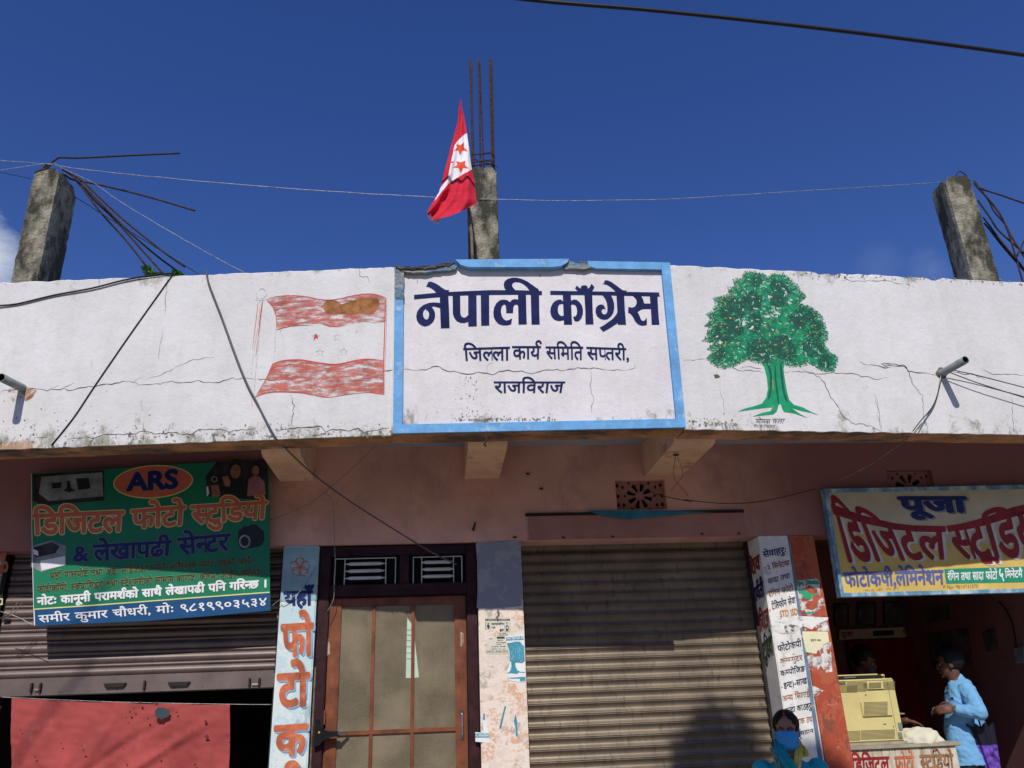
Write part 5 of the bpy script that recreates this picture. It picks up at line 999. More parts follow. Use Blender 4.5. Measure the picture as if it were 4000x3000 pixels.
q = MB(); poly_on(q, PY, [ZM(p) for p in [(1400, 970), (2212, 945), (3095, 925), (3095, 1085), (2212, 1105), (1420, 1120)]], .0012); child('green_band', q, m_boardgreen, SR)
line(SR, PY, ZM, 'रंगिन तथा सादा फोटो', [(1430, 1015), (1935, 995)], [(1435, 1085), (1935, 1072)], m_signwhite, .026, .003); line(SR, PY, ZM, '५', [(1950, 975), (2000, 972)], [(1955, 1085), (2005, 1080)], m_signwhite, .03, .003); line(SR, PY, ZM, 'मिनेटमै तयार', [(2015, 992), (2340, 978)], [(2020, 1060), (2340, 1048)], m_signwhite, .026, .003)
line(SR, PY, ZM, 'Mo-No-9814731370', [(590, 1180), (940, 1158)], [(592, 1202), (942, 1178)], m_txtfade, .004, .003); line(SR, PY, ZM, 'P No- 9814731370', [(1385, 1140), (1745, 1128)], [(1388, 1172), (1747, 1160)], m_txtfade, .004, .003)

# ------------------------------------------------------------------ lettering on the pillars
PW4 = Plane((0, 5.996, 0), (0, -1, 0)); PSD = Plane((P3[0], 0, 0), (-1, 0, 0)); PSL = Plane((P0[1], 0, 0), (1, 0, 0))
line(PIL1, PW4, ZI, 'यहाँ', [(192, 462), (383, 452)], [(200, 548), (380, 545)], m_signnavy, .04, .004)
for t_, h_, b_ in (('फो', [(176, 690), (385, 678)], [(186, 890), (385, 885)]), ('टो', [(152, 1028), (356, 1016)], [(160, 1236), (352, 1230)]), ('क', [(132, 1380), (345, 1366)], [(140, 1572), (335, 1562)]), ('पी', [(112, 1710), (330, 1698)], [(118, 1900), (325, 1890)])):
    line(PIL1, PW4, ZI, t_, h_, b_, m_txtred, .042, .005, shift=(6, 6), mshift=m_txtblue)
q = MB()
for k in range(5):
    a = k * 2 * pi / 5 - pi / 2; cx, cy = 300 + 38 * cos(a), 290 + 36 * sin(a); pts = ell(cx, cy, 29, 29, a, 16); ribbon(q, PW4, [ZI((p[0] + random.uniform(-2, 2), p[1] + random.uniform(-2, 2))) for p in pts], 4.2, .003, taper=False)
poly_on(q, PW4, [ZI(p) for p in ell(300, 292, 9, 9, 0, 10)], .0035); child('painted_flower', q, m_txtred, PIL1)
line(PIL0, PW4, Z(0, 1700, 1.8433), 'ॐ', [(-40, 905), (62, 895)], [(-40, 1030), (64, 1020)], m_txtred, .03, .004)
q = MB(); poly_on(q, PW4, [ZG(p) for p in [(-30, 1172), (22, 1176), (20, 1222), (-30, 1225)]], .002); child('yellow_letter_scrap', q, m_signyel, PIL0)
q = MB(); poly_on(q, PW4, [ZG(p) for p in [(-30, 1182), (14, 1184), (12, 1212), (-30, 1212)]], .003); child('blue_letter_scrap', q, m_signnavy, PIL0)
zl = Z(0, 2050, 1.747)
line(PIL0, PSL, zl, 'यहाँ', [(45, 600), (112, 640)], [(38, 680), (105, 705)], m_signnavy, .03, .004); line(PIL0, PSL, zl, 'फो', [(15, 810), (90, 850)], [(5, 960), (78, 980)], m_txtred, .04, .004); line(PIL0, PSL, zl, 'टो', [(-20, 1080), (60, 1110)], [(-30, 1250), (45, 1260)], m_txtred, .04, .004)
for t_, h_, b_, m_, bd in (('सेवाहरुः', [(222, 186), (385, 150)], [(232, 224), (388, 190)], m_signnavy, .02), ('→', [(228, 290), (246, 285)], [(230, 306), (248, 301)], m_txtredside, .02), ('२ मिनेटमा', [(252, 280), (405, 242)], [(258, 312), (410, 276)], m_txtredside, .018), ('सादा तथा', [(258, 372), (408, 330)], [(262, 405), (412, 362)], m_txtdark, .012),
                        ('रंगिन फोटो', [(262, 456), (430, 412)], [(268, 492), (434, 448)], m_txtfade, .018), ('→', [(262, 578), (282, 572)], [(264, 592), (284, 586)], m_txtora, .02), ('टेलिफोन सेवा', [(284, 538), (446, 492)], [(290, 578), (450, 532)], m_txtdark, .02), ('STD ISD', [(338, 592), (462, 572)], [(344, 632), (466, 612)], m_txtora, .03),
                        ('फोटोकपी', [(325, 826), (485, 788)], [(330, 866), (490, 828)], m_txtdark, .018), ('कम्प्युटर', [(342, 915), (492, 888)], [(346, 948), (496, 920)], m_txtfade, .012), ('कम्पोजिङ', [(344, 998), (510, 962)], [(350, 1032), (514, 996)], m_txtdark, .014), ('→', [(342, 1104), (362, 1100)], [(344, 1114), (364, 1110)], m_txtdark, .01),
                        ('इन्ट)-साख', [(366, 1080), (524, 1042)], [(370, 1116), (528, 1080)], m_txtdark, .016), ('अन्य सिलाई', [(356, 1170), (542, 1132)], [(360, 1206), (546, 1168)], m_txtfade, .012), ('थुन्दा काठहरु', [(376, 1252), (552, 1214)], [(380, 1286), (556, 1250)], m_txtdark, .014), ('पाक तथा', [(455, 1326), (570, 1304)], [(458, 1362), (573, 1340)], m_txtfade, .014), ('चढान', [(478, 1408), (570, 1390)], [(480, 1434), (573, 1416)], m_txtdark, .01)):
    line(PIL3, PW4, ZL, t_, h_, b_, m_, bd, .003)
for t_, h_, b_, m_ in (('शिव', [(122, 268), (202, 205)], [(136, 362), (212, 300)], m_txtredside), ('पार्वती', [(150, 455), (228, 385)], [(166, 535), (240, 480)], m_signnavy), ('डिजिटल', [(182, 638), (264, 572)], [(198, 738), (276, 690)], m_txtredside), ('स्टुडियो', [(208, 832), (288, 755)], [(228, 935), (302, 880)], m_txtgreen)):
    line(PIL3, PSD, ZL, t_, h_, b_, m_, .04, .003)
q = MB(); poly_on(q, PW4, [ZL(p) for p in [(278, 636), (480, 622), (672, 632), (668, 650), (600, 672), (560, 715), (500, 690), (440, 740), (360, 745), (300, 720), (282, 680)]], .0016); child('torn_paper_layer', q, m_paperscrap, PIL3)
m_smudge = mat('dark_smudge', (.16, .15, .14), rough=.9, var=.3, scale=20, alpha_noise=(9, .50, None))
q = MB(); poly_on(q, PW4, [ZL(p) for p in [(372, 690), (420, 678), (466, 690), (480, 715), (440, 745), (400, 742), (375, 725)]], .0034); child('dark_smudge', q, m_smudge, PIL3)

# ------------------------------------------------------------------ posters and papers
def poster(name, pl, zf, outline, m_, label, cat='poster', off=.0014):
    ps = [zf(p) for p in outline]; c = pl(sum(p[0] for p in ps) / len(ps), max(p[1] for p in ps)); t = thing(name, (c.x, c.y, c.z), label, cat)
    q = MB(); q.slab([pl(x, y, off) for x, y in ps], pl.n * -.001); child('sheet', q, m_, t); return t
def prn(t, pl, zf, polys, m_, name='print', off=.0024):
    q = MB()
    for p_ in polys: poly_on(q, pl, [zf(p) for p in p_], off)
    o = child(name, q, m_, t); o['kind'] = 'stuff'; return o
def rc(x0, y0, x1, y1): return [(x0, y0), (x1, y0), (x1, y1), (x0, y1)]
t = poster('poster', PW4, ZT, [(205, 295), (680, 290), (690, 560), (640, 575), (655, 700), (660, 965), (520, 975), (225, 970), (215, 860), (260, 800), (205, 790), (290, 690), (420, 640), (470, 590), (500, 500), (470, 420), (400, 470), (350, 560), (300, 500), (200, 540)], m_paper, 'torn black printed paper notice on the peeling middle pillar')
prn(t, PW4, ZT, [rc(218, 318, 672, 352), rc(218, 352, 222, 520), rc(672, 352, 676, 555), rc(228, 385, 232, 510), rc(320, 385, 324, 500), rc(570, 380, 574, 555), rc(574, 553, 676, 556), rc(430, 648, 575, 686), rc(285, 684, 345, 694), rc(228, 946, 645, 950), rc(226, 890, 230, 950), ell(270, 405, 12, 16, 0, 12), [(245, 440), (262, 425), (285, 428), (300, 460), (290, 500), (262, 505), (250, 470)], ell(620, 405, 20, 22, 0, 12), [(590, 460), (610, 440), (640, 442), (655, 480), (640, 540), (600, 545), (592, 500)]], m_ink, 'print')
prn(t, PW4, ZT, [ell(622, 412, 12, 15, 0, 10), [(603, 470), (640, 465), (640, 500), (608, 505)]], m_paper, 'print', .0032)
line(t, PW4, ZT, 'वावासीर', [(335, 400), (558, 396)], [(338, 432), (558, 428)], m_ink, .02, .003); line(t, PW4, ZT, '!! बालेश्वरी चाँदसी दवाखाना !!', [(230, 326), (660, 322)], [(230, 346), (660, 342)], m_paper, .01, .0034)
line(t, PW4, ZT, 'इर', [(480, 512), (556, 508)], [(482, 552), (556, 550)], m_ink, .03, .003); line(t, PW4, ZT, 'हाइड्रो', [(335, 470), (400, 468)], [(337, 492), (400, 490)], m_ink, .02, .003)
for y, tx, x0, x1 in ((752, 'मसा फिस्टुला', 420, 600), (710, 'जडिबुटी उपचार', 440, 548), (790, 'ती इलाका', 420, 515), (828, 'एन.ई.क, सप्तरी', 330, 590), (872, 'सम्पर्क नं : ९८१ - ९८९', 330, 590), (912, 'राजदेवी रोड । नुक्तिसुधार पोलिसाको', 245, 645), (580, 'तथा रोगहरुको', 465, 605), (612, 'अन्यहरुको सफल', 450, 640)): line(t, PW4, ZT, tx, [(x0, y), (x1, y - 3)], [(x0, y + 16), (x1, y + 13)], m_ink, .015, .003)
t = poster('poster', PW4, ZT, [(600, 645), (925, 600), (932, 720), (965, 1480), (850, 1490), (780, 1480), (700, 1470), (610, 1420), (640, 1330), (600, 1300), (655, 1200), (668, 1100), (655, 900), (620, 780)], m_paperwhite, 'blue and white tree poster half torn off the middle pillar', off=.0026)
prn(t, PW4, ZT, [[(600, 660), (928, 640), (930, 705), (605, 722)], [(615, 770), (700, 760), (780, 740), (860, 745), (900, 800), (935, 830), (945, 1100), (900, 1140), (820, 1130), (770, 1130), (775, 1200), (810, 1270), (860, 1300), (958, 1305), (940, 1318), (840, 1310), (800, 1340), (700, 1325), (620, 1330), (680, 1280), (700, 1200), (695, 1120), (672, 1100), (660, 900)], [(612, 1410), (700, 1408), (958, 1392), (962, 1465), (860, 1475), (855, 1425), (700, 1425)]], m_paperblue, 'print', .0036)
q = []; 
for k in range(110): x, y = random.uniform(665, 935), random.uniform(790, 1120); q.append([(x - 3, y), (x, y - 5), (x + 4, y), (x, y + 5)])
prn(t, PW4, ZT, q, m_paperwhite, 'print_speckle', .0044); line(t, PW4, ZT, 'योजना विरुद्ध हाम्रो अभि', [(608, 670), (928, 655)], [(610, 706), (930, 692)], m_paperwhite, .02, .0046)
t = poster('poster', PW4, ZJ, [(98, 1415), (155, 1420), (150, 1350), (165, 1290), (185, 1400), (192, 1420), (194, 1490), (100, 1480)], m_paperwhite, 'small torn scrap of blue and white paper low on middle pillar')
prn(t, PW4, ZJ, [rc(98, 1424, 192, 1452), [(152, 1290), (165, 1290), (165, 1330), (152, 1335)]], m_paperblue); line(t, PW4, ZJ, 'ता, लोकतान्त्रिक', [(100, 1432), (190, 1432)], [(100, 1446), (190, 1446)], m_paperwhite, .02, .0034)
t = poster('paper_scrap', PW4, ZJ, [(262, 1390), (280, 1310), (300, 1235), (310, 1240), (295, 1300), (275, 1395)], m_paperblue, 'thin blue torn strip of paper on middle pillar', 'paper'); t = poster('paper_scrap', PW4, ZJ, [(362, 1340), (375, 1290), (385, 1345), (388, 1450), (375, 1440), (376, 1395)], m_paperblue, 'spear shaped blue paper remnant on right of middle pillar', 'paper')
t = poster('poster', PW4, ZU, [(738, 425), (880, 430), (1060, 400), (1105, 440), (1125, 660), (1180, 690), (1190, 850), (1130, 960), (900, 955), (850, 930), (820, 760), (790, 650), (770, 540)], m_shred, 'shredded green and white poster on red pillar', off=.0012)
prn(t, PW4, ZU, [[(744, 460), (870, 450), (880, 490), (745, 505)], [(900, 430), (1095, 440), (1100, 490), (930, 488)], [(800, 570), (870, 555), (930, 600), (1060, 600), (1090, 650), (980, 660), (1000, 710), (920, 700), (850, 680), (880, 640), (805, 610)], [(955, 760), (1000, 750), (1012, 810), (975, 825)], [(880, 890), (1120, 880), (1120, 905), (890, 912)]], m_papergreen)
prn(t, PW4, ZU, [[(880, 560), (960, 500), (1070, 560), (1080, 600), (1020, 640), (930, 590)], [(900, 790), (930, 740), (990, 720), (1090, 740), (1060, 830), (1000, 860), (940, 840)], [(1000, 660), (1080, 640), (1110, 700), (1060, 760), (1010, 720)], [(1010, 920), (1180, 790), (1200, 955), (1030, 958)], [(860, 860), (900, 870), (910, 940), (860, 945)]], m_pillarred, 'torn_through', .003)
t = poster('paper_scrap', PW4, ZU, [(860, 1020), (980, 1020), (1100, 1010), (1215, 985), (1245, 1160), (1080, 1160), (1040, 1090), (960, 1120), (900, 1160), (875, 1160)], m_shred, 'grey white torn paper above the cream notice on red pillar', 'paper')
t = poster('notice', PW4, ZL, [(493, 727), (668, 728), (678, 800), (640, 818), (620, 850), (596, 860), (590, 880), (520, 868), (505, 800)], m_papercream, 'cream paper notice with torn corner on red pillar', 'notice', off=.003)
line(t, PW4, ZL, 'सूचना बन्द', [(550, 780), (620, 782)], [(550, 792), (620, 794)], m_txtdark, .01, .005)
t = poster('paper_scrap', PW4, ZL, [(596, 862), (640, 822), (690, 800), (692, 880), (700, 1000), (660, 1010), (620, 960), (600, 1000), (530, 990), (525, 900)], m_shred, 'peeled grey paper below the cream notice', 'paper', off=.0012)
t = poster('paper_scrap', PW4, ZL, [(520, 1096), (575, 1100), (640, 1130), (600, 1165), (570, 1175), (560, 1130), (520, 1125)], m_shred, 'small grey paper remnant beside the handwriting on the pillar edge', 'paper', off=.0012)

# ------------------------------------------------------------------ red cloth hung under the left shutter
CY = 6.075; nx_, ny_ = 90, 70; q = MB()
tl, tr_, = pY(46, 2725, CY), pY(898, 2751, CY)
holes_ = []
for j in range(ny_ + 1):
    v = j / ny_
    for i in range(nx_ + 1):
        u = i / nx_; x = tl.x + (tr_.x - tl.x) * u; zt_ = tl.z + (tr_.z - tl.z) * u - .012 * sin(u * pi) - .004 * sin(u * 23); z = zt_ - v * .85
        x += (1 - u) * .13 * v + u * .07 * v
        fold = .034 * sin(u * 17 - v * 6 + 1) * v + .014 * sin(u * 41 + v * 9 + 2 * noise.noise(Vector((u * 3, v * 4, 2)))) * v + .006 * noise.noise(Vector((u * 26, v * 20, 1))) + .012 * max(0, 1 - abs((u - .62 - v * -.42 + .1) / .035)) * min(1, v * 4) + .008 * noise.noise(Vector((u * 7, v * 5, 0)))
        fold += .03 * max(0, 1 - abs((u + v * .95 - 1.02) / .06)) * min(1, v * 3) - .02 * max(0, 1 - abs((u + v * .9 - .80) / .05)) * min(1, v * 3)
        q.v.append(Vector((x, CY - fold, z)))
for j in range(ny_):
    for i in range(nx_): a = j * (nx_ + 1) + i; q.f.append((a, a + nx_ + 1, a + nx_ + 2, a + 1)); q.m.append(0)
RCL = thing('hanging_cloth', (tl.x + .7, CY, .9), 'faded red cloth sheet with dark blotch hung under the half open left shutter', 'cloth'); ob('sheet', q, m_cloth, RCL, smooth=True)
q = MB(); PCx = 0
poly_on(q, planeY(CY - .030), [ZH((p[0] + random.uniform(-7, 7), p[1] + random.uniform(-6, 6))) for p in ell(1168, 1080, 56, 42, 0, 26)], 0); child('dark_blotch', q, m_clothhole, RCL)
q = MB()
for x, y, r in [(935, 1070, 12), (965, 1045, 9), (1065, 1118, 12), (1272, 1073, 12), (1480, 1140, 16), (1490, 1250, 22), (600, 1345, 12), (880, 1298, 11), (1180, 1320, 7), (915, 1450, 10), (1640, 1242, 9), (1015, 1005, 14), (1130, 1012, 18), (150, 1200, 8), (255, 1395, 12), (570, 1262, 7), (440, 1296, 8), (1150, 1385, 12), (1405, 1450, 14), (910, 1112, 8)] + [(random.uniform(120, 1600), random.uniform(1020, 1475), random.uniform(2, 5)) for _ in range(30)]:
    r *= .75; poly_on(q, planeY(CY - .034), [ZH((x + r * random.uniform(.5, 1.1) * cos(2 * pi * k / 8), y + r * 1.3 * random.uniform(.5, 1.1) * sin(2 * pi * k / 8))) for k in range(8)], 0)
o = child('dark_fleck', q, m_clothfleck, RCL); o['kind'] = 'stuff'
wire('cloth_line', [pY(20, 2722, CY), pY(46, 2725, CY), pY(450, 2742, CY), pY(898, 2751, CY), pY(1060, 2752, CY)], .0025, m_wire, 'thin line holding the red cloth across the shop opening', 'line')

# ------------------------------------------------------------------ counter, copier and things in the right shop
KY = 6.31; PK = planeY(KY)
ct = PK(3300, 2912); cr2 = PK(3735, 2900); kz = (ct.z + cr2.z) / 2
CT = thing('shop_counter', ((2.75 + cr2.x) / 2, KY, .3), 'rusty white painted tin counter with red lettering at the right', 'counter')
q = MB(); x = 2.74; 
while x < cr2.x - .02:
    w = min(.105, cr2.x - .01 - x); q = MB(); q.cbox((x + .001, KY, .3), (x + w - .001, KY + .018, kz - .03), .003); child('tin_plank', q, m_tin, CT); x += w
q = MB(); q.box((cr2.x - .02, KY + .019, .3), (cr2.x - .005, KY + .5, kz - .03)); q.box((2.74, KY + .48, .3), (cr2.x - .021, KY + .5, kz - .03)); child('counter_side', q, m_tin, CT)
q = MB(); q.cbox((2.735, KY - .02, kz - .028), (cr2.x + .025, KY + .53, kz), .004); child('counter_top', q, m_ctop, CT)
line(CT, PK, ZN, 'डिजिटल', [(318, 1565), (690, 1548)], [(330, 1700), (700, 1690)], m_boardred, .03, .003); line(CT, PK, ZN, 'फोटो', [(750, 1550), (940, 1540)], [(760, 1690), (950, 1680)], m_txtred, .03, .003); line(CT, PK, ZN, 'स्टुडियो', [(1000, 1535), (1330, 1522)], [(1010, 1675), (1340, 1665)], m_txtfade, .03, .003)
kx1 = PK(3488, 2647); kb = PK(3540, 2893)
CP = thing('photocopier', (2.98, KY + .2, kz), 'yellowed beige photocopier seen from behind standing on the tin counter', 'photocopier')
X0c, X1c = 2.735, (kx1.x + kb.x) / 2; Z0c, Z1c = kz + .02, kx1.z - .002
q = MB(); q.cbox((X0c, KY + .005, Z0c), (X1c, KY + .40, Z1c), .008); child('body', q, m_beige, CP)
q = MB(); q.box((X0c, KY - .004, Z0c - .019), (X1c + .01, KY + .41, Z0c - .001)); child('base_tray', q, m_ctop, CP)
PB = planeY(KY + .005)
def slots(x0, y0, x1, y1, n, slope=-.03):
    q = MB()
    for k in range(n):
        y = y0 + (y1 - y0) * (k + .5) / n; h = (y1 - y0) / n * .25; poly_on(q, PB, [ZN(p) for p in [(x0, y - h), (x1, y - h + (x1 - x0) * slope), (x1, y + h + (x1 - x0) * slope), (x0, y + h)]], .0012)
    o = child('vent_slots', q, m_beigedk, CP); o['kind'] = 'stuff'
slots(275, 802, 470, 905, 9); slots(640, 795, 755, 885, 8); slots(188, 828, 380, 912, 7, -.02); slots(440, 812, 752, 890, 7)
slots(262, 1290, 410, 1390, 9); slots(415, 1282, 755, 1378, 8)
def grille(x0, y0, x1, y1, n, sk=0):
    q = MB(); a = PB(*ZN((x0, y1))); b = PB(*ZN((x1 + sk, y0))); q.cbox((a.x, KY - .008, a.z), (b.x, KY + .006, b.z), .003); child('grille_panel', q, m_beige, CP); q = MB(); pg = planeY(KY - .008)
    for k in range(n): y = y0 + 8 + (y1 - y0 - 18) * (k + .5) / n; h = (y1 - y0) / n * .24; poly_on(q, pg, [ZN(p) for p in [(x0 + 14, y - h), (x1 - 8, y - h - 6), (x1 - 8, y + h - 6), (x0 + 14, y + h)]], .001)
    o = child('grille_slots', q, m_beigedk, CP); o['kind'] = 'stuff'
grille(432, 992, 690, 1148, 11, 8); grille(480, 800, 625, 878, 6)
q = MB(); a = PB(*ZN((198, 824))); b = PB(*ZN((258, 792))); q.cbox((a.x, KY - .002, a.z), (b.x, KY + .006, b.z), .002); child('power_socket', q, m_beigedk, CP)
for y0, y1 in ((1205, 1282), (1300, 1366)):
    q = MB(); a = PB(*ZN((795, y1))); b = PB(*ZN((818, y0))); q.cbox((a.x, KY - .003, a.z), (b.x, KY + .006, b.z), .002); child('port_plate', q, m_signgrey, CP)
q = MB(); q.cbox((X0c, KY + .03, Z1c + .001), (X1c - .05, KY + .40, Z1c + .022), .004); child('lid_base', q, m_signblack, CP)
q = MB(); q.cbox((X0c, KY + .05, Z1c + .024), (X1c - .09, KY + .38, Z1c + .036), .004); child('lid', q, m_beige, CP)
q = MB(); q.cbox((X1c - .075, KY + .03, Z1c + .001), (X1c - .05, KY + .07, Z1c + .03), .003); child('lid_hinge', q, m_beige, CP)
for nm, x0, y0, x1, y1, m_ in (('screw', 458, 925, 468, 935, m_beigedk), ('scuff_mark', 640, 1216, 664, 1224, m_beigedk), ('screw', 676, 812, 686, 822, m_beigedk), ('screw', 735, 1240, 744, 1249, m_beigedk), ('latch', 490, 1402, 560, 1412, m_signblack), ('maker_strip', 250, 748, 360, 762, m_signgrey)):
    q = MB(); a = PB(*ZN((x0, y1))); b = PB(*ZN((x1, y0))); q.box((a.x, KY + .0005, a.z), (b.x, KY + .0045, b.z)); child(nm, q, m_, CP)
q = MB(); q.box((X0c, KY + .003, Z1c - .014), (X1c - .004, KY + .0048, Z1c - .011)); child('panel_seam', q, m_beigedk, CP); q = MB(); a = PB(*ZN((770, 1290))); q.box((a.x, KY + .003, Z0c + .01), (a.x + .002, KY + .0048, Z1c - .02)); child('panel_seam', q, m_beigedk, CP)
# output tray with punch on the far side
tx = planeY(KY + .2)(3527, 2785); q = MB(); q.cbox((X1c, KY + .12, tx.z - .008), (X1c + .10, KY + .34, tx.z + .002), .002); child('side_tray', q, m_ctop, CP)
PU = thing('paper_punch', (X1c + .05, KY + .2, tx.z + .002), 'small brass and blue stapler lying on the copier side tray', 'stapler')
q = MB(); q.cbox((X1c + .01, KY + .16, tx.z + .003), (X1c + .09, KY + .19, tx.z + .010), .002); child('base', q, MATS['gold_badge'], PU); q = MB(); q.tube([(X1c + .012, KY + .175, tx.z + .016), (X1c + .05, KY + .175, tx.z + .035), (X1c + .088, KY + .175, tx.z + .028)], .006, 6); child('arm', q, m_signgrey, PU)
# cream cloth bag slumped on the counter
def blobgrid(cx, cy, cz, rx, ry, rz, f=None, nu=28, nv=14, amp=.015, fr=6):
    q = MB()
    for j in range(nv + 1):
        th = pi / 2 * j / nv
        for i in range(nu):
            ph = 2 * pi * i / nu; d = Vector((cos(ph) * sin(th), sin(ph) * sin(th), cos(th))); k = 1 + noise.noise(Vector((d.x * fr, d.y * fr, d.z * 3 + cx))) * amp * 10
            p = Vector((cx + d.x * rx * k, cy + d.y * ry * k, cz + max(0, d.z) * rz * k)); q.v.append(f(p) if f else p)
    for j in range(nv):
        for i in range(nu): i2 = (i + 1) % nu; q.f.append((j * nu + i, (j + 1) * nu + i, (j + 1) * nu + i2, j * nu + i2)); q.m.append(0)
    return q
s0 = PK(3540, 2892); s1 = PK(3700, 2895); bx = (s0.x + s1.x) / 2
def sag(p):
    if p.y < KY - .0: return Vector((p.x, p.y, p.z - (KY - p.y) * 1.2))
    return p
q = blobgrid(bx, KY + .10, kz + .003, .175, .12, .105, sag, 56, 22, .013, 4); SK = ob('cloth_bag', q, m_sack, None, (bx, KY + .08, kz), smooth=True); tag(SK, 'cream cloth bag slumped over the edge of the tin counter', 'bag')
# room dressing
BW = 8.48; PBk = planeY(BW)
CU = ob('curtain', MB(), m_curtain, None, (4.1, BW - .06, .35)); 
q = MB(); a = PBk(*ZN((255, 395))); b = PBk(*ZN((1010, 370))); n = 60
for k in range(n + 1):
    X = a.x + (b.x - a.x) * k / n; Y = BW - .06 + .025 * sin(k * .9) + .01 * sin(k * 2.3)
    q.v += [Vector((X, Y, b.z)), Vector((X, Y - .01 * sin(k * .6), .35))]
for k in range(n): q.f.append((2 * k, 2 * k + 1, 2 * k + 3, 2 * k + 2)); q.m.append(0)
bpy.data.objects.remove(CU); CU = ob('curtain', q, m_curtain, None, (4.1, BW - .06, .35), smooth=True); tag(CU, 'dark red curtain hanging across the back of the right shop', 'curtain')
c = PBk(*ZN((580, 390))); HB = thing('header_board', (c.x, BW - .02, c.z), 'dim cream board with faded red letters above the red curtain', 'board')
q = MB(); q.slab([PBk(*ZN(p), .03) for p in [(190, 285), (1012, 248), (1008, 352), (185, 385)]], (0, .02, 0)); child('panel', q, m_boardtop, HB); PHB = planeY(BW - .03); line(HB, PHB, ZN, 'पूजा', [(215, 305), (335, 300)], [(218, 350), (335, 345)], m_boardred, .03, .003); line(HB, PHB, ZN, 'स्टूडियो', [(830, 275), (975, 268)], [(833, 322), (975, 315)], m_boardred, .03, .003)
q = MB(); poly_on(q, PHB, [ZN(p) for p in [(535, 292), (740, 285), (745, 335), (540, 345)]], .002); child('dark_label', q, m_signdark, HB)
for k, (x0, y0, x1, y1, lb) in enumerate(((150, 20, 290, 250, 'dim picture hanging at left above the cream board'), (380, 10, 560, 240, 'dim middle picture hanging above the cream board'), (640, 0, 960, 230, 'dim wide picture hanging above right end of the cream board'))):
    c = PBk(*ZN(((x0 + x1) / 2, y1))); t = thing('wall_picture', (c.x, BW, c.z), lb, 'picture'); q = MB(); q.slab([PBk(*ZN(p), .02) for p in rc(x0, y0, x1, y1)], (0, .015, 0)); child('frame', q, m_dark, t); q = MB(); poly_on(q, planeY(BW - .02), [ZN(p) for p in rc(x0 + 12, y0 + 12, x1 - 12, y1 - 12)], .002); child('print', q, m_postera, t)
PRW = Plane((4.88, 0, 0), (-1, 0, 0))
for x0, y0, x1, y1, lb in ((1085, 300, 1530, 660, 'large dim poster on side wall behind the boy in blue'), (1620, 290, 1790, 500, 'small pale paper on side wall right of the boy'), (1030, 60, 1330, 200, 'dim poster high on the side wall of the shop')):
    t = poster('poster', PRW, ZN, [(x0, y0 + 20), (x1 - 40, y0 - 40), (x1, y1 - 20), (x0 + 50, y1)], m_postera, lb, off=.004)
q = MB(); q.slab([PRW(*ZN(p), .012) for p in [(1960, 470), (2055, 440), (2060, 610), (1985, 620)]], (-.01, 0, 0)); o = ob('switch_board', q, m_signgrey, None, PRW(*ZN((2000, 600)))); tag(o, 'pale switch board on side wall at the right edge', 'switch')
wire('room_cable', [PRW(*ZN(p), .01) for p in [(1800, 0), (1870, 80), (1930, 200), (1960, 330), (1970, 470)]], .006, m_cable, 'black cable running down the side wall to the switch board', 'cable')

# ------------------------------------------------------------------ people
def fuse(name, q, m_, par, voxel=.007, it=3, disp=None, fac=.5):
    me = bpy.data.meshes.new('tmp'); me.from_pydata([tuple(v) for v in q.v], [], q.f); me.update(); o = bpy.data.objects.new('tmp', me); COL.objects.link(o)
    r = o.modifiers.new('r', 'REMESH'); r.mode = 'VOXEL'; r.voxel_size = voxel; s = o.modifiers.new('s', 'SMOOTH'); s.factor = fac; s.iterations = it
    bpy.context.view_layer.update(); dg = bpy.context.evaluated_depsgraph_get(); nm = bpy.data.meshes.new_from_object(o.evaluated_get(dg)); bpy.data.objects.remove(o)
    vs = [v.co.copy() for v in nm.vertices]; ns = [v.normal.copy() for v in nm.vertices]
    if disp: vs = [v + n * disp(v, n) for v, n in zip(vs, ns)]
    fs = [tuple(p.vertices) for p in nm.polygons]; bpy.data.meshes.remove(nm)
    return ob(name, (vs, fs), m_, par, smooth=True)
def limb(q, pts, rs, n=14):
    P = bez(pts, 5); R = []
    for i in range(len(P)):
        t = i / (len(P) - 1) * (len(pts) - 1); k = min(int(t), len(pts) - 2); R.append(rs[k] + (rs[k + 1] - rs[k]) * (t - k))
    q.tube(P, R, n); q.ball(P[0], R[0] * .999, n, 8); q.ball(P[-1], R[-1] * .999, n, 8)
def torso(q, levels, S_, F_, n=24):
    """levels: (centre, half width, half depth)"""
    b = len(q.v); P = [Vector(l[0]) for l in levels]; C = bez(P, 4); m_ = len(C)
    for i, c in enumerate(C):
        t = i / (m_ - 1) * (len(levels) - 1); k = min(int(t), len(levels) - 2); w = levels[k][1] + (levels[k + 1][1] - levels[k][1]) * (t - k); d = levels[k][2] + (levels[k + 1][2] - levels[k][2]) * (t - k)
        for j in range(n):
            a = 2 * pi * j / n; ca, sa = cos(a), sin(a); q.v.append(c + S_ * (w * abs(ca) ** .8 * (1 if ca > 0 else -1)) + F_ * (d * abs(sa) ** .9 * (1 if sa > 0 else -1)))
    for i in range(m_ - 1):
        for j in range(n): j2 = (j + 1) % n; q.f.append((b + i * n + j, b + i * n + j2, b + (i + 1) * n + j2, b + (i + 1) * n + j)); q.m.append(0)
    q.f.append(tuple(b + j for j in reversed(range(n)))); q.f.append(tuple(b + (m_ - 1) * n + j for j in range(n))); q.m += [0, 0]
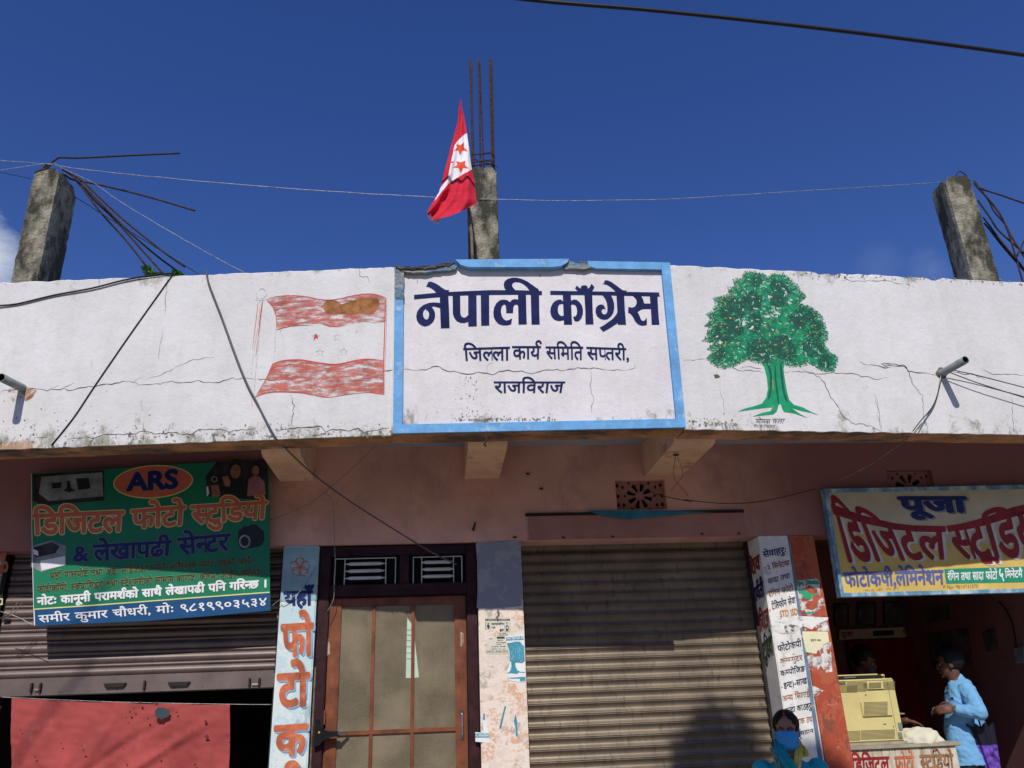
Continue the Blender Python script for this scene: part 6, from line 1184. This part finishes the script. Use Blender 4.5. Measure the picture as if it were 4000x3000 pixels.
class Head:
    def __init__(s, c, F, U, k=1.0):
        s.c = Vector(c); s.U = Vector(U).normalized(); F = Vector(F); s.F = (F - s.U * F.dot(s.U)).normalized(); s.S = s.F.cross(s.U).normalized(); s.k = k
        s.M = Matrix((s.S, s.F, s.U)).transposed()
    def p(s, x, y, z): return s.c + (s.S * x + s.F * y + s.U * z) * s.k
    def b(s, q, x, y, z, rx, ry, rz, nu=16, nv=12): q.ball(s.p(x, y, z), (rx * s.k, ry * s.k, rz * s.k), nu, nv, M=s.M)
    def blobs(s, q):
        s.b(q, 0, -.012, .03, .073, .092, .084, 24, 16); s.b(q, 0, .022, -.03, .058, .064, .082, 20, 14); s.b(q, 0, .036, -.075, .042, .042, .034)
        s.b(q, 0, .088, -.016, .010, .014, .024); s.b(q, 0, .097, -.031, .015, .014, .011); s.b(q, 0, .066, .014, .048, .018, .010)
        for e in (-1, 1): s.b(q, e * .074, -.008, -.012, .009, .020, .030); s.b(q, e * .036, .052, -.032, .024, .024, .024)
        s.b(q, 0, .080, -.060, .021, .009, .006); s.b(q, 0, .078, -.069, .018, .009, .006); s.b(q, 0, .068, -.094, .018, .018, .014)
    def face(s, par, brow=True, mouth=True):
        for e in (-1, 1):
            q = MB(); s.b(q, e * .031, .0715, -.004, .0135, .0095, .0055, 12, 8); ob('eye', q, m_eyew, par, smooth=True)
            q = MB(); s.b(q, e * .031, .0790, -.004, .0055, .0030, .0052, 10, 6); ob('iris', q, m_eyeb, par, smooth=True)
            q = MB(); q.tube([s.p(e * .012, .085, .014), s.p(e * .03, .086, .021), s.p(e * .050, .070, .014)], [.0035 * s.k, .004 * s.k, .002 * s.k], 6); ob('eyebrow', q, m_hair, par)
        if mouth: q = MB(); s.b(q, 0, .086, -.0635, .019, .006, .0055, 12, 6); ob('lips', q, m_lips, par, smooth=True)
    def hair(s, par, vol=1.0, low=-.06, front=.055, part=False, bun=False):
        q = MB(); s.b(q, 0, -.017, .035, .083 * vol, .101 * vol, .093 * vol, 40, 28); keep = []
        for f in q.f:
            c = sum((q.v[i] for i in f), Vector()) / len(f) - s.c; y = c.dot(s.F) / s.k; z = c.dot(s.U) / s.k; x = c.dot(s.S) / s.k
            if part: ok = not (y > .035 and z < .118 - abs(x) * 1.05 - .012) and not (z < low and y > -.02) and not (y > .01 and z < -.02)
            else: ok = not (y > .03 and z < front + .012 * sin(x * 90)) and not (z < low) and not (y > -.005 and z < .0)
            if ok: keep.append(f)
        used = sorted({i for f in keep for i in f}); mp_ = {i: k for k, i in enumerate(used)}; q.v = [q.v[i] + (q.v[i] - s.c).normalized() * noise.noise(q.v[i] * 60) * .006 for i in used]; q.f = [tuple(mp_[i] for i in f) for f in keep]; q.m = [0] * len(q.f)
        if bun: s.b(q, 0, -.115, .0, .045, .04, .045)
        o = ob('hair', q, m_hair, par, smooth=True); md = o.modifiers.new('thickness', 'SOLIDIFY'); md.thickness = .006; return o
def hand(q, wrist, fwd, palm_n, k=1.0, curl=.7, thumb=1):
    """palm and five fingers; fwd along the fingers, palm_n out of the palm side"""
    f = Vector(fwd).normalized(); n = Vector(palm_n); n = (n - f * n.dot(f)).normalized(); s = f.cross(n).normalized() * thumb; w = Vector(wrist)
    M = Matrix((s, f, n)).transposed(); q.ball(w + f * .045 * k, (.040 * k, .050 * k, .016 * k), 14, 10, M=M)
    for i, (o, L_) in enumerate(((.030, .066), (.011, .074), (-.009, .069), (-.028, .054))):
        p = w + f * .082 * k + s * o * k; pts = [p - f * .02 * k, p]; d = f.copy(); a = curl * .55
        for j in range(3):
            d = (d * cos(a) + n * sin(a)).normalized(); p = p + d * L_ * (.45, .3, .25)[j] * k; pts.append(p)
            nn_ = n * cos(a * (j + 1)) - f * sin(a * (j + 1))
        q.tube(pts, [.0085 * k, .0088 * k, .0082 * k, .0074 * k, .006 * k], 8); q.ball(pts[-1], .006 * k, 8, 6)
    p = w + f * .02 * k + s * .034 * k; pts = [p, p + (f * .5 + s * .7 + n * .3).normalized() * .03 * k, p + (f * .75 + s * .5 + n * .4).normalized() * .058 * k, p + (f * .9 + s * .25 + n * .5).normalized() * .08 * k]
    q.tube(pts, [.012 * k, .0105 * k, .009 * k, .007 * k], 8); q.ball(pts[-1], .007 * k, 8, 6)
def zn(x, y, Y): return planeY(Y)(*ZN((x, y)))
# the boy in blue
hd = zn(1295, 618, 6.5); BOY = thing('person', (hd.x + .06, 6.5, .3), 'boy in light blue shirt standing in profile beside the counter with hands together', 'person')
H1 = Head(hd, (-.86, .50, -.16), (-.04, .02, 1), .96)
S_ = Vector((.54, .84, 0)); F_ = Vector((-.84, .54, 0)); nk = zn(1350, 790, 6.5); sh = zn(1400, 850, 6.5); pel = zn(1450, 1480, 6.5); pel.z = max(pel.z, 1.08); wa = zn(1400, 1240, 6.5)
Lsh = zn(1475, 885, 6.36); Lel = zn(1600, 1105, 6.23); Lwr = zn(1345, 1072, 6.33); Rsh = Lsh + Vector((.16, .25, 0)); Rel = Rsh + Vector((.02, .0, -.25)); Rwr = zn(1245, 1085, 6.60)
def body_core(q, g=0.0):
    torso(q, [(pel + Vector((0, 0, -.03)), .150 + g, .100 + g), (wa, .135 + g, .090 + g), ((wa + sh) / 2, .155 + g, .100 + g), (sh + Vector((0, 0, -.03)), .165 + g, .095 + g), (sh + Vector((0, 0, .05)), .07 + g * .5, .06 + g * .5)], S_, F_)
q = MB(); body_core(q); H1.blobs(q); limb(q, [sh + Vector((0, 0, .02)), nk, H1.p(0, -.01, -.06)], [.058, .050, .050])
for s_, e_, w_ in ((Lsh, Lel, Lwr), (Rsh, Rel, Rwr)): limb(q, [s_, (s_ + e_) / 2, e_], [.048, .042, .036]); limb(q, [e_, (e_ + w_) / 2, w_], [.036, .034, .025])
hand(q, Lwr, (-.92, .30, .02), (.3, .8, -.3), .92, .85, -1); hand(q, Rwr, (-.9, .05, .05), (-.2, -.6, -.5), .92, .9, 1)
hipz = pel.z - .04
for sy in (-1, 1):
    hp = pel + S_ * sy * .085 + Vector((0, 0, -.04)); kn = Vector((hp.x, hp.y, .73)) + F_ * .02; an = Vector((hp.x, hp.y, .38)); limb(q, [hp, kn, an], [.075, .052, .036]); limb(q, [an - F_ * .03 + Vector((0, 0, -.04)), an + F_ * .16 + Vector((0, 0, -.052))], [.035, .028])
fuse('body', q, m_skind, BOY, .0055, 2)
q = MB(); body_core(q, .014); torso(q, [(pel + Vector((.0, 0, -.10)), .180, .132), (pel + Vector((0, 0, .02)), .170, .122), (wa, .155, .110)], S_, F_)
for s_, e_, w_ in ((Lsh, Lel, Lwr), (Rsh, Rel, Rwr)): limb(q, [s_ + Vector((0, 0, -.005)), (s_ + e_) / 2, e_], [.066, .063, .057]); limb(q, [e_, (e_ + w_) / 2, w_ + (e_ - w_).normalized() * .03], [.057, .048, .034])
limb(q, [sh + Vector((0, 0, .01)), sh + Vector((-.005, 0, .05))], [.072, .060])
def wrinkle(a, f): return lambda v, n: a * noise.noise(Vector((v.x * f, v.y * f, v.z * f * .8))) + a * .5 * noise.noise(Vector((v.x * f * 2.3 + v.z * 22, v.y * f * 2, v.z * f * 2.2)))
fuse('shirt', q, m_shirt, BOY, .006, 2, wrinkle(.010, 13))
q = MB(); limb(q, [nk + Vector((-.045, -.03, .0)), nk + Vector((-.075, -.045, -.045)), nk + Vector((-.05, -.085, -.035)), nk + Vector((.02, -.075, .012))], [.008, .008, .008, .008], 8); fuse('collar', q, m_shirt, BOY, .006, 2)
q = MB(); q.tube([Lwr + (Lel - Lwr).normalized() * .012, Lwr + (Lel - Lwr).normalized() * .045], [.037, .040], 18); fuse('cuff', q, m_shirt, BOY, .005, 1)
q = MB(); a_ = zn(1322, 968, 6.345); q.cbox((a_.x - .012, a_.y - .004, a_.z - .012), (a_.x + .012, a_.y, a_.z + .012), .001); ob('pocket_patch', q, m_signnavy, BOY)
q = MB()
for sy in (-1, 1): hp = pel + S_ * sy * .080; limb(q, [hp, Vector((hp.x, hp.y, .75)) + F_ * .02, Vector((hp.x, hp.y, .37))], [.078, .074, .062])
fuse('trousers', q, m_trouser, BOY, .008, 3, wrinkle(.008, 9))
H1.face(BOY); H1.hair(BOY, 1.07, -.055, .058)
# folded umbrella hanging behind him
up = zn(1605, 1232, 6.36); ut = up + Vector((.045, 0, -.62)); UM = thing('umbrella', (ut.x, 6.36, ut.z), 'folded dark umbrella with purple flowers and pale hem behind the boy', 'umbrella')
for z0, z1, m_ in ((0, .22, m_umb), (.22, .48, m_umbp), (.48, 1.0, m_umbw)):
    q = MB(); n = 40; rows = 14
    for j in range(rows + 1):
        t = z0 + (z1 - z0) * j / rows; c = up.lerp(ut, t); r = .082 * (1 - t) ** .8 + .008
        for i in range(n): a = 2 * pi * i / n; rr = r * (1 + .22 * cos(a * 8) * (1 - t)); top = .018 * cos(a * 8) if t == 0 else 0; q.v.append(c + Vector((rr * cos(a), rr * sin(a) * .7, top)))
    for j in range(rows):
        for i in range(n): i2 = (i + 1) % n; q.f.append((j * n + i, (j + 1) * n + i, (j + 1) * n + i2, j * n + i2)); q.m.append(0)
    ob('canopy_panel', q, m_, UM, smooth=True)
q = MB(); q.tube([ut + Vector((0, 0, -.03)), up, up + Vector((-.01, 0, .14)), up + Vector((-.03, 0, .17)), up + Vector((-.06, 0, .15))], .006, 8); ob('shaft', q, m_umb, UM)
# the woman with the blue mask, seated by the pillar
def zo(x, y, Y): return planeY(Y)(*ZO((x, y)))
hw = zo(762, 905, 5.4); H2 = Head(hw, (-.42, -.90, -.06), (.02, 0, 1), .99)
WM = thing('person', (hw.x, 5.4, .12), 'seated woman in teal kurta with yellow and teal scarf and blue face mask', 'person'); S2 = Vector((.95, -.31, 0)).normalized(); F2 = Vector((-.31, -.95, 0)).normalized()
shc = zo(800, 1420, 5.43); shc.z = hw.z - .200; pw = Vector((hw.x + .01, 5.44, .60)); ch = (shc + pw) / 2 + Vector((0, .0, .06))
lsh = shc + S2 * .165 + Vector((0, 0, -.03)); rsh = shc - S2 * .165 + Vector((0, 0, -.03)); lel = lsh + Vector((.06, -.03, -.27)); rel = rsh + Vector((-.06, -.03, -.27)); lwr = pw + Vector((.13, -.25, .08)); rwr = pw + Vector((-.10, -.26, .08))
def wcore(q, g=0): torso(q, [(pw + Vector((0, 0, -.06)), .17 + g, .12 + g), (ch + Vector((0, 0, -.12)), .14 + g, .10 + g), (ch + Vector((0, 0, .06)), .155 + g, .11 + g), (shc + Vector((0, 0, -.05)), .165 + g, .095 + g), (shc + Vector((0, 0, .03)), .07 + g * .6, .06 + g * .6)], S2, F2)
q = MB(); wcore(q); H2.blobs(q); limb(q, [shc, shc + Vector((0, -.01, .05)), H2.p(0, -.01, -.06)], [.06, .048, .048])
for s_, e_, w_ in ((lsh, lel, lwr), (rsh, rel, rwr)): limb(q, [s_, (s_ + e_) / 2, e_], [.050, .044, .037]); limb(q, [e_, (e_ + w_) / 2, w_], [.036, .032, .024])
hand(q, lwr, (-.6, -.8, -.1), (0, 0, -1), .88, .5, 1); hand(q, rwr, (.6, -.8, -.1), (0, 0, -1), .88, .5, -1)
for sx_ in (-1, 1):
    hp = pw + S2 * .09 * sx_; kn = hp + Vector((0, -.42, .0)); ft = Vector((kn.x, kn.y - .03, .20)); limb(q, [hp, kn], [.085, .060]); limb(q, [kn, ft], [.058, .036]); limb(q, [ft + Vector((0, .03, -.03)), ft + Vector((0, -.15, -.05))], [.034, .026])
fuse('body', q, m_skin, WM, .0055, 2)
q = MB(); wcore(q, .018)
for s_, e_ in ((lsh, lel), (rsh, rel)): limb(q, [s_ + Vector((0, 0, .0)), s_.lerp(e_, .55)], [.070, .070])
KU = fuse('kurta', q, m_kurta, WM, .007, 3, wrinkle(.008, 12))
q = MB()
for sx_ in (-1, 1): hp = pw + S2 * .09 * sx_; kn = hp + Vector((0, -.42, .0)); limb(q, [hp, kn, Vector((kn.x, kn.y - .02, .26))], [.11, .088, .062])
fuse('trousers', q, m_kurta, WM, .008, 3, wrinkle(.008, 9))
def band(name, pts, w, m_, th=.010, nrm=None):
    P = bez(pts, 8); q = MB(); n = len(P); K_ = 8
    for i, p in enumerate(P):
        t = (P[min(i + 1, n - 1)] - P[max(i - 1, 0)]).normalized(); s = t.cross(nrm or F2).normalized(); ww = w[0] + (w[1] - w[0]) * i / (n - 1)
        for k in range(K_ + 1): u = k / K_ - .5; q.v.append(p + s * ww * u + (nrm or F2) * (.008 * cos(u * 14 + i * .12) + .004 * sin(i * .7 + k)))
    for i in range(n - 1):
        for k in range(K_): a = i * (K_ + 1) + k; q.f.append((a, a + 1, a + K_ + 2, a + K_ + 1)); q.m.append(0)
    o = ob(name, q, m_, WM, smooth=True); md = o.modifiers.new('thickness', 'SOLIDIFY'); md.thickness = th; md.offset = 0; return o
f5 = lambda x, y, Y: zo(x, y, Y)
o = band('scarf', [f5(640, 1010, 5.42), f5(620, 1130, 5.36), f5(680, 1280, 5.31), f5(760, 1420, 5.27), f5(850, 1560, 5.27), f5(950, 1750, 5.27)], (.045, .075), m_scarft); o['label'] = 'teal side of the scarf'
o = band('scarf', [f5(945, 1060, 5.45), f5(975, 1160, 5.37), f5(975, 1280, 5.31), f5(955, 1420, 5.28), f5(930, 1560, 5.27), f5(900, 1750, 5.27)], (.035, .045), m_scarfy); o['label'] = 'yellow side of the scarf'
o = band('scarf', [f5(950, 1130, 5.42), f5(1010, 1190, 5.375), f5(1060, 1260, 5.36), f5(1090, 1350, 5.35)], (.03, .045), m_scarfy); o['label'] = 'yellow scarf end over the shoulder'
band('embroidery', [f5(500, 1190, 5.40), f5(540, 1260, 5.335), f5(585, 1360, 5.32), f5(620, 1500, 5.31), f5(640, 1650, 5.30)], (.028, .032), m_sequin, .006)
q = MB(); q.tube(bez([f5(800, 1330, 5.345), f5(850, 1362, 5.33), f5(905, 1330, 5.345)], 6), .0032, 6); ob('necklace', q, m_clothfleck, WM)
q = MB(); nu_, nv_ = 22, 12          # pleated surgical mask wrapped round the lower face
for j in range(nv_ + 1):
    v = j / nv_; z = -.006 - v * .112
    for i in range(nu_ + 1):
        u = i / nu_ * 2 - 1; xx = .072 * sin(u * 1.25) / sin(1.25) * (1 - .28 * max(0, v - .55) / .45); bul = .104 - .012 * abs(v - .42) * 2 - (.030 if v > .85 else 0) * (v - .85) / .15; yy = .012 + (bul - .012) * cos(u * 1.35) ** .8 if abs(u * 1.35) < 1.5 else .012
        q.v.append(H2.p(xx, yy + .003 * sin(v * 26) * (1 - u * u) + .014 * max(0, 1 - abs(u) * 3.5) * max(0, 1 - abs(v - .2) * 4), z + .010 * (1 - u * u) * (1 - v)))
for j in range(nv_):
    for i in range(nu_): a = j * (nu_ + 1) + i; q.f.append((a, a + 1, a + nu_ + 2, a + nu_ + 1)); q.m.append(0)
o = ob('face_mask', q, m_mask, WM, smooth=True); md = o.modifiers.new('thickness', 'SOLIDIFY'); md.thickness = .003
for e in (-1, 1):
    q = MB(); q.tube(bez([H2.p(e * .070, .02, -.015), H2.p(e * .082, -.01, .012), H2.p(e * .086, -.03, -.01), H2.p(e * .076, -.015, -.05), H2.p(e * .062, .02, -.095)], 5), .0016, 5); ob('ear_loop', q, m_signwhite, WM)
    q = MB(); q.ball(H2.p(e * .084, -.004, -.045), .005, 8, 6); ob('earring', q, m_chrome, WM)
H2.face(WM, mouth=False); H2.hair(WM, 1.0, -.05, .05, part=True, bun=True)
q = MB(); H2.b(q, 0, .074, .098, .006, .006, .014); ob('sindoor', q, m_bindi, WM)
q = MB(); ST = thing('stool', (pw.x, pw.y, .12), 'low stool the woman in teal sits on', 'stool'); q.cbox((pw.x - .18, pw.y - .16, .47), (pw.x + .18, pw.y + .16, .50), .006); child('seat', q, m_bamboo, ST)
for sx_ in (-1, 1):
    for sy in (-1, 1): q = MB(); q.cbox((pw.x + sx_ * .15 - .018, pw.y + sy * .13 - .018, .12), (pw.x + sx_ * .15 + .018, pw.y + sy * .13 + .018, .469), .004); child('leg', q, m_bamboo, ST)
# the man bending over the copier in the dark shop
hm = zn(455, 590, 6.95); H3 = Head(hm, (.62, -.45, -.62), (.28, -.25, .9), .97); MN = thing('person', (hm.x - .1, 7.15, .3), 'dark haired person in black mask bending over behind the photocopier', 'person')
sc = hm + Vector((-.11, .14, -.24)); pm = Vector((sc.x - .06, 7.3, 1.15)); Sm = Vector((.55, .83, 0)).normalized(); Fm = Vector((.83, -.55, 0)).normalized()
q = MB(); H3.blobs(q); limb(q, [sc, sc.lerp(hm, .5), H3.p(0, -.01, -.05)], [.06, .052, .05]); torso(q, [(pm, .15, .10), ((pm + sc) / 2, .15, .10), (sc + Vector((0, 0, -.04)), .17, .10), (sc + Vector((0, 0, .03)), .08, .06)], Sm, Fm)
for e in (-1, 1):
    a_ = sc + Sm * .18 * e + Vector((0, 0, -.03)); el = a_ + Vector((.05, -.05, -.27)); wr = Vector((el.x + .15, 6.82, max(el.z + .02, 1.32))); limb(q, [a_, el], [.05, .038]); limb(q, [el, wr], [.038, .026]); hand(q, wr, (.7, -.5, -.2), (0, 0, -1), .9, .5, e)
    hp = pm + Sm * .09 * e; limb(q, [hp, Vector((hp.x, hp.y, .72)), Vector((hp.x, hp.y, .36))], [.085, .06, .045])
fuse('body', q, m_skind, MN, .007, 2)
q = MB(); torso(q, [(pm + Vector((0, 0, -.05)), .175, .13), ((pm + sc) / 2, .17, .12), (sc + Vector((0, 0, -.04)), .19, .12), (sc + Vector((0, 0, .02)), .10, .08)], Sm, Fm)
for e in (-1, 1): a_ = sc + Sm * .18 * e + Vector((0, 0, -.03)); limb(q, [a_, a_ + Vector((.03, -.03, -.16))], [.072, .065])
fuse('shirt', q, m_darkshirt, MN, .009, 3, wrinkle(.008, 10)); H3.face(MN, mouth=False); H3.hair(MN, 1.08, -.05, .055)
q = MB(); H3.b(q, 0, .052, -.060, .052, .052, .050, 20, 14); ob('face_mask', q, m_maskb, MN, smooth=True)

# ------------------------------------------------------------------ what stands behind the camera and throws the soft shadows
TC = Vector((.95, -2.6, 8.75)); TT_ = thing('street_tree', (TC.x, TC.y, 0), 'leafy roadside tree across the street facing the shops', 'tree')
q = MB(); q.tube(bez([(TC.x, TC.y, 0), (TC.x + .1, TC.y, 2.5), (TC.x - .05, TC.y, 5), (TC.x, TC.y, 8.0)], 5), [.22 - .008 * i for i in range(16)], 12)
for k in range(7): a = k * .9; q.tube(bez([(TC.x, TC.y, 6.4 + k * .22), (TC.x + .45 * cos(a), TC.y + .45 * sin(a), 7.3 + k * .2), (TC.x + .8 * cos(a), TC.y + .8 * sin(a), 8.0 + k * .18)], 3), .035, 6)
ob('trunk', q, m_bark, TT_); q = MB()
for k in range(5200):
    c_ = random.choice(((0, 0, 0, .62), (.45, .1, -.35, .42), (-.45, 0, -.45, .38), (.1, .2, .30, .40), (.62, -.1, .10, .36)))
    d = Vector((random.gauss(0, 1), random.gauss(0, 1), random.gauss(0, 1))).normalized() * c_[3] * random.random() ** .4; p = TC + Vector(c_[:3]) + d; a = Vector((random.gauss(0, 1), random.gauss(0, 1), random.gauss(0, 1))).normalized() * .055; b = a.cross(Vector((random.gauss(0, 1), random.gauss(0, 1), random.gauss(0, 1)))).normalized() * .03
    n = len(q.v); q.v += [p - a, p + b, p + a, p - b]; q.f.append((n, n + 1, n + 2, n + 3)); q.m.append(0)
o = ob('crown', q, m_treeleaf, TT_); o['kind'] = 'stuff'
p1 = pY(40, 2985, 6.06); p2 = pY(360, 2560, 6.12); d1 = SUND / SUND.y
a1 = p1 - d1 * 8.2; a2 = p2 - d1 * 7.6; dd = (a2 - a1).normalized()
wire('shadow_caster_cable', [a1 - dd * 9, a1, a2, a2 + dd * .35 - d1 * .1, a2 + dd * .4 - d1 * 2, a2 + dd * .4 - d1 * 7], .016, m_cable, 'unseen cable added behind the viewer to cast the line shadow at left', 'cable')  # added caster, bent along the sunlight so its line shadow stops short

# buildings on the far side of the street, behind the camera: they close the low sky as in any bazaar lane
for k, (x0, x1, h, lb) in enumerate(((-15, -5.2, 6.4, 'two storey plastered house across the street at left behind the viewer'), (-4.9, 4.0, 5.2, 'low flat roofed shophouse across the street right behind the viewer'), (5.4, 15.5, 6.9, 'tall plain house across the street at right behind the viewer'))):
    hb = thing('street_house', ((x0 + x1) / 2, -12, 0), lb, 'house'); q = MB(); q.cbox((x0, -19, -.01), (x1, -9.6, h), .03)
    child('wall', q, mat('opposite_house_wall_%s' % 'abc'[k], ((.30, .25, .20), (.24, .20, .18), (.28, .24, .16))[k], var=.15, scale=1), hb)
    q = MB(); q.cbox((x0 - .3, -19.2, h + .001), (x1 + .3, -9.2, h + .14), .02); child('roof_slab', q, m_conc, hb)
    n = int((x1 - x0) / 3)
    for i in range(n):
        cx = x0 + (i + .5) * (x1 - x0) / n
        for z0, z1, w in ((.15, 2.3, 1.0), (3.5, 4.7, .6)): q = MB(); q.box((cx - w, -9.599, z0), (cx + w, -9.57, z1)); child('shutter' if z0 < 1 else 'window', q, m_guide if z0 < 1 else m_glassdark, hb)

GR = {'wire': 'wires and loose ends strung about the facade', 'cable': 'cables over and along the shopfront', 'signboard': 'shop signboards under the canopy', 'poster': 'posters pasted on pillars and walls', 'paper': 'torn paper scraps on the pillars', 'person': 'people at the shops', 'picture': 'dim pictures in the right shop', 'house': 'houses across the street'}
for o in S.objects:
    if o.parent is None and o.get('category') in GR: o['group'] = GR[o['category']]
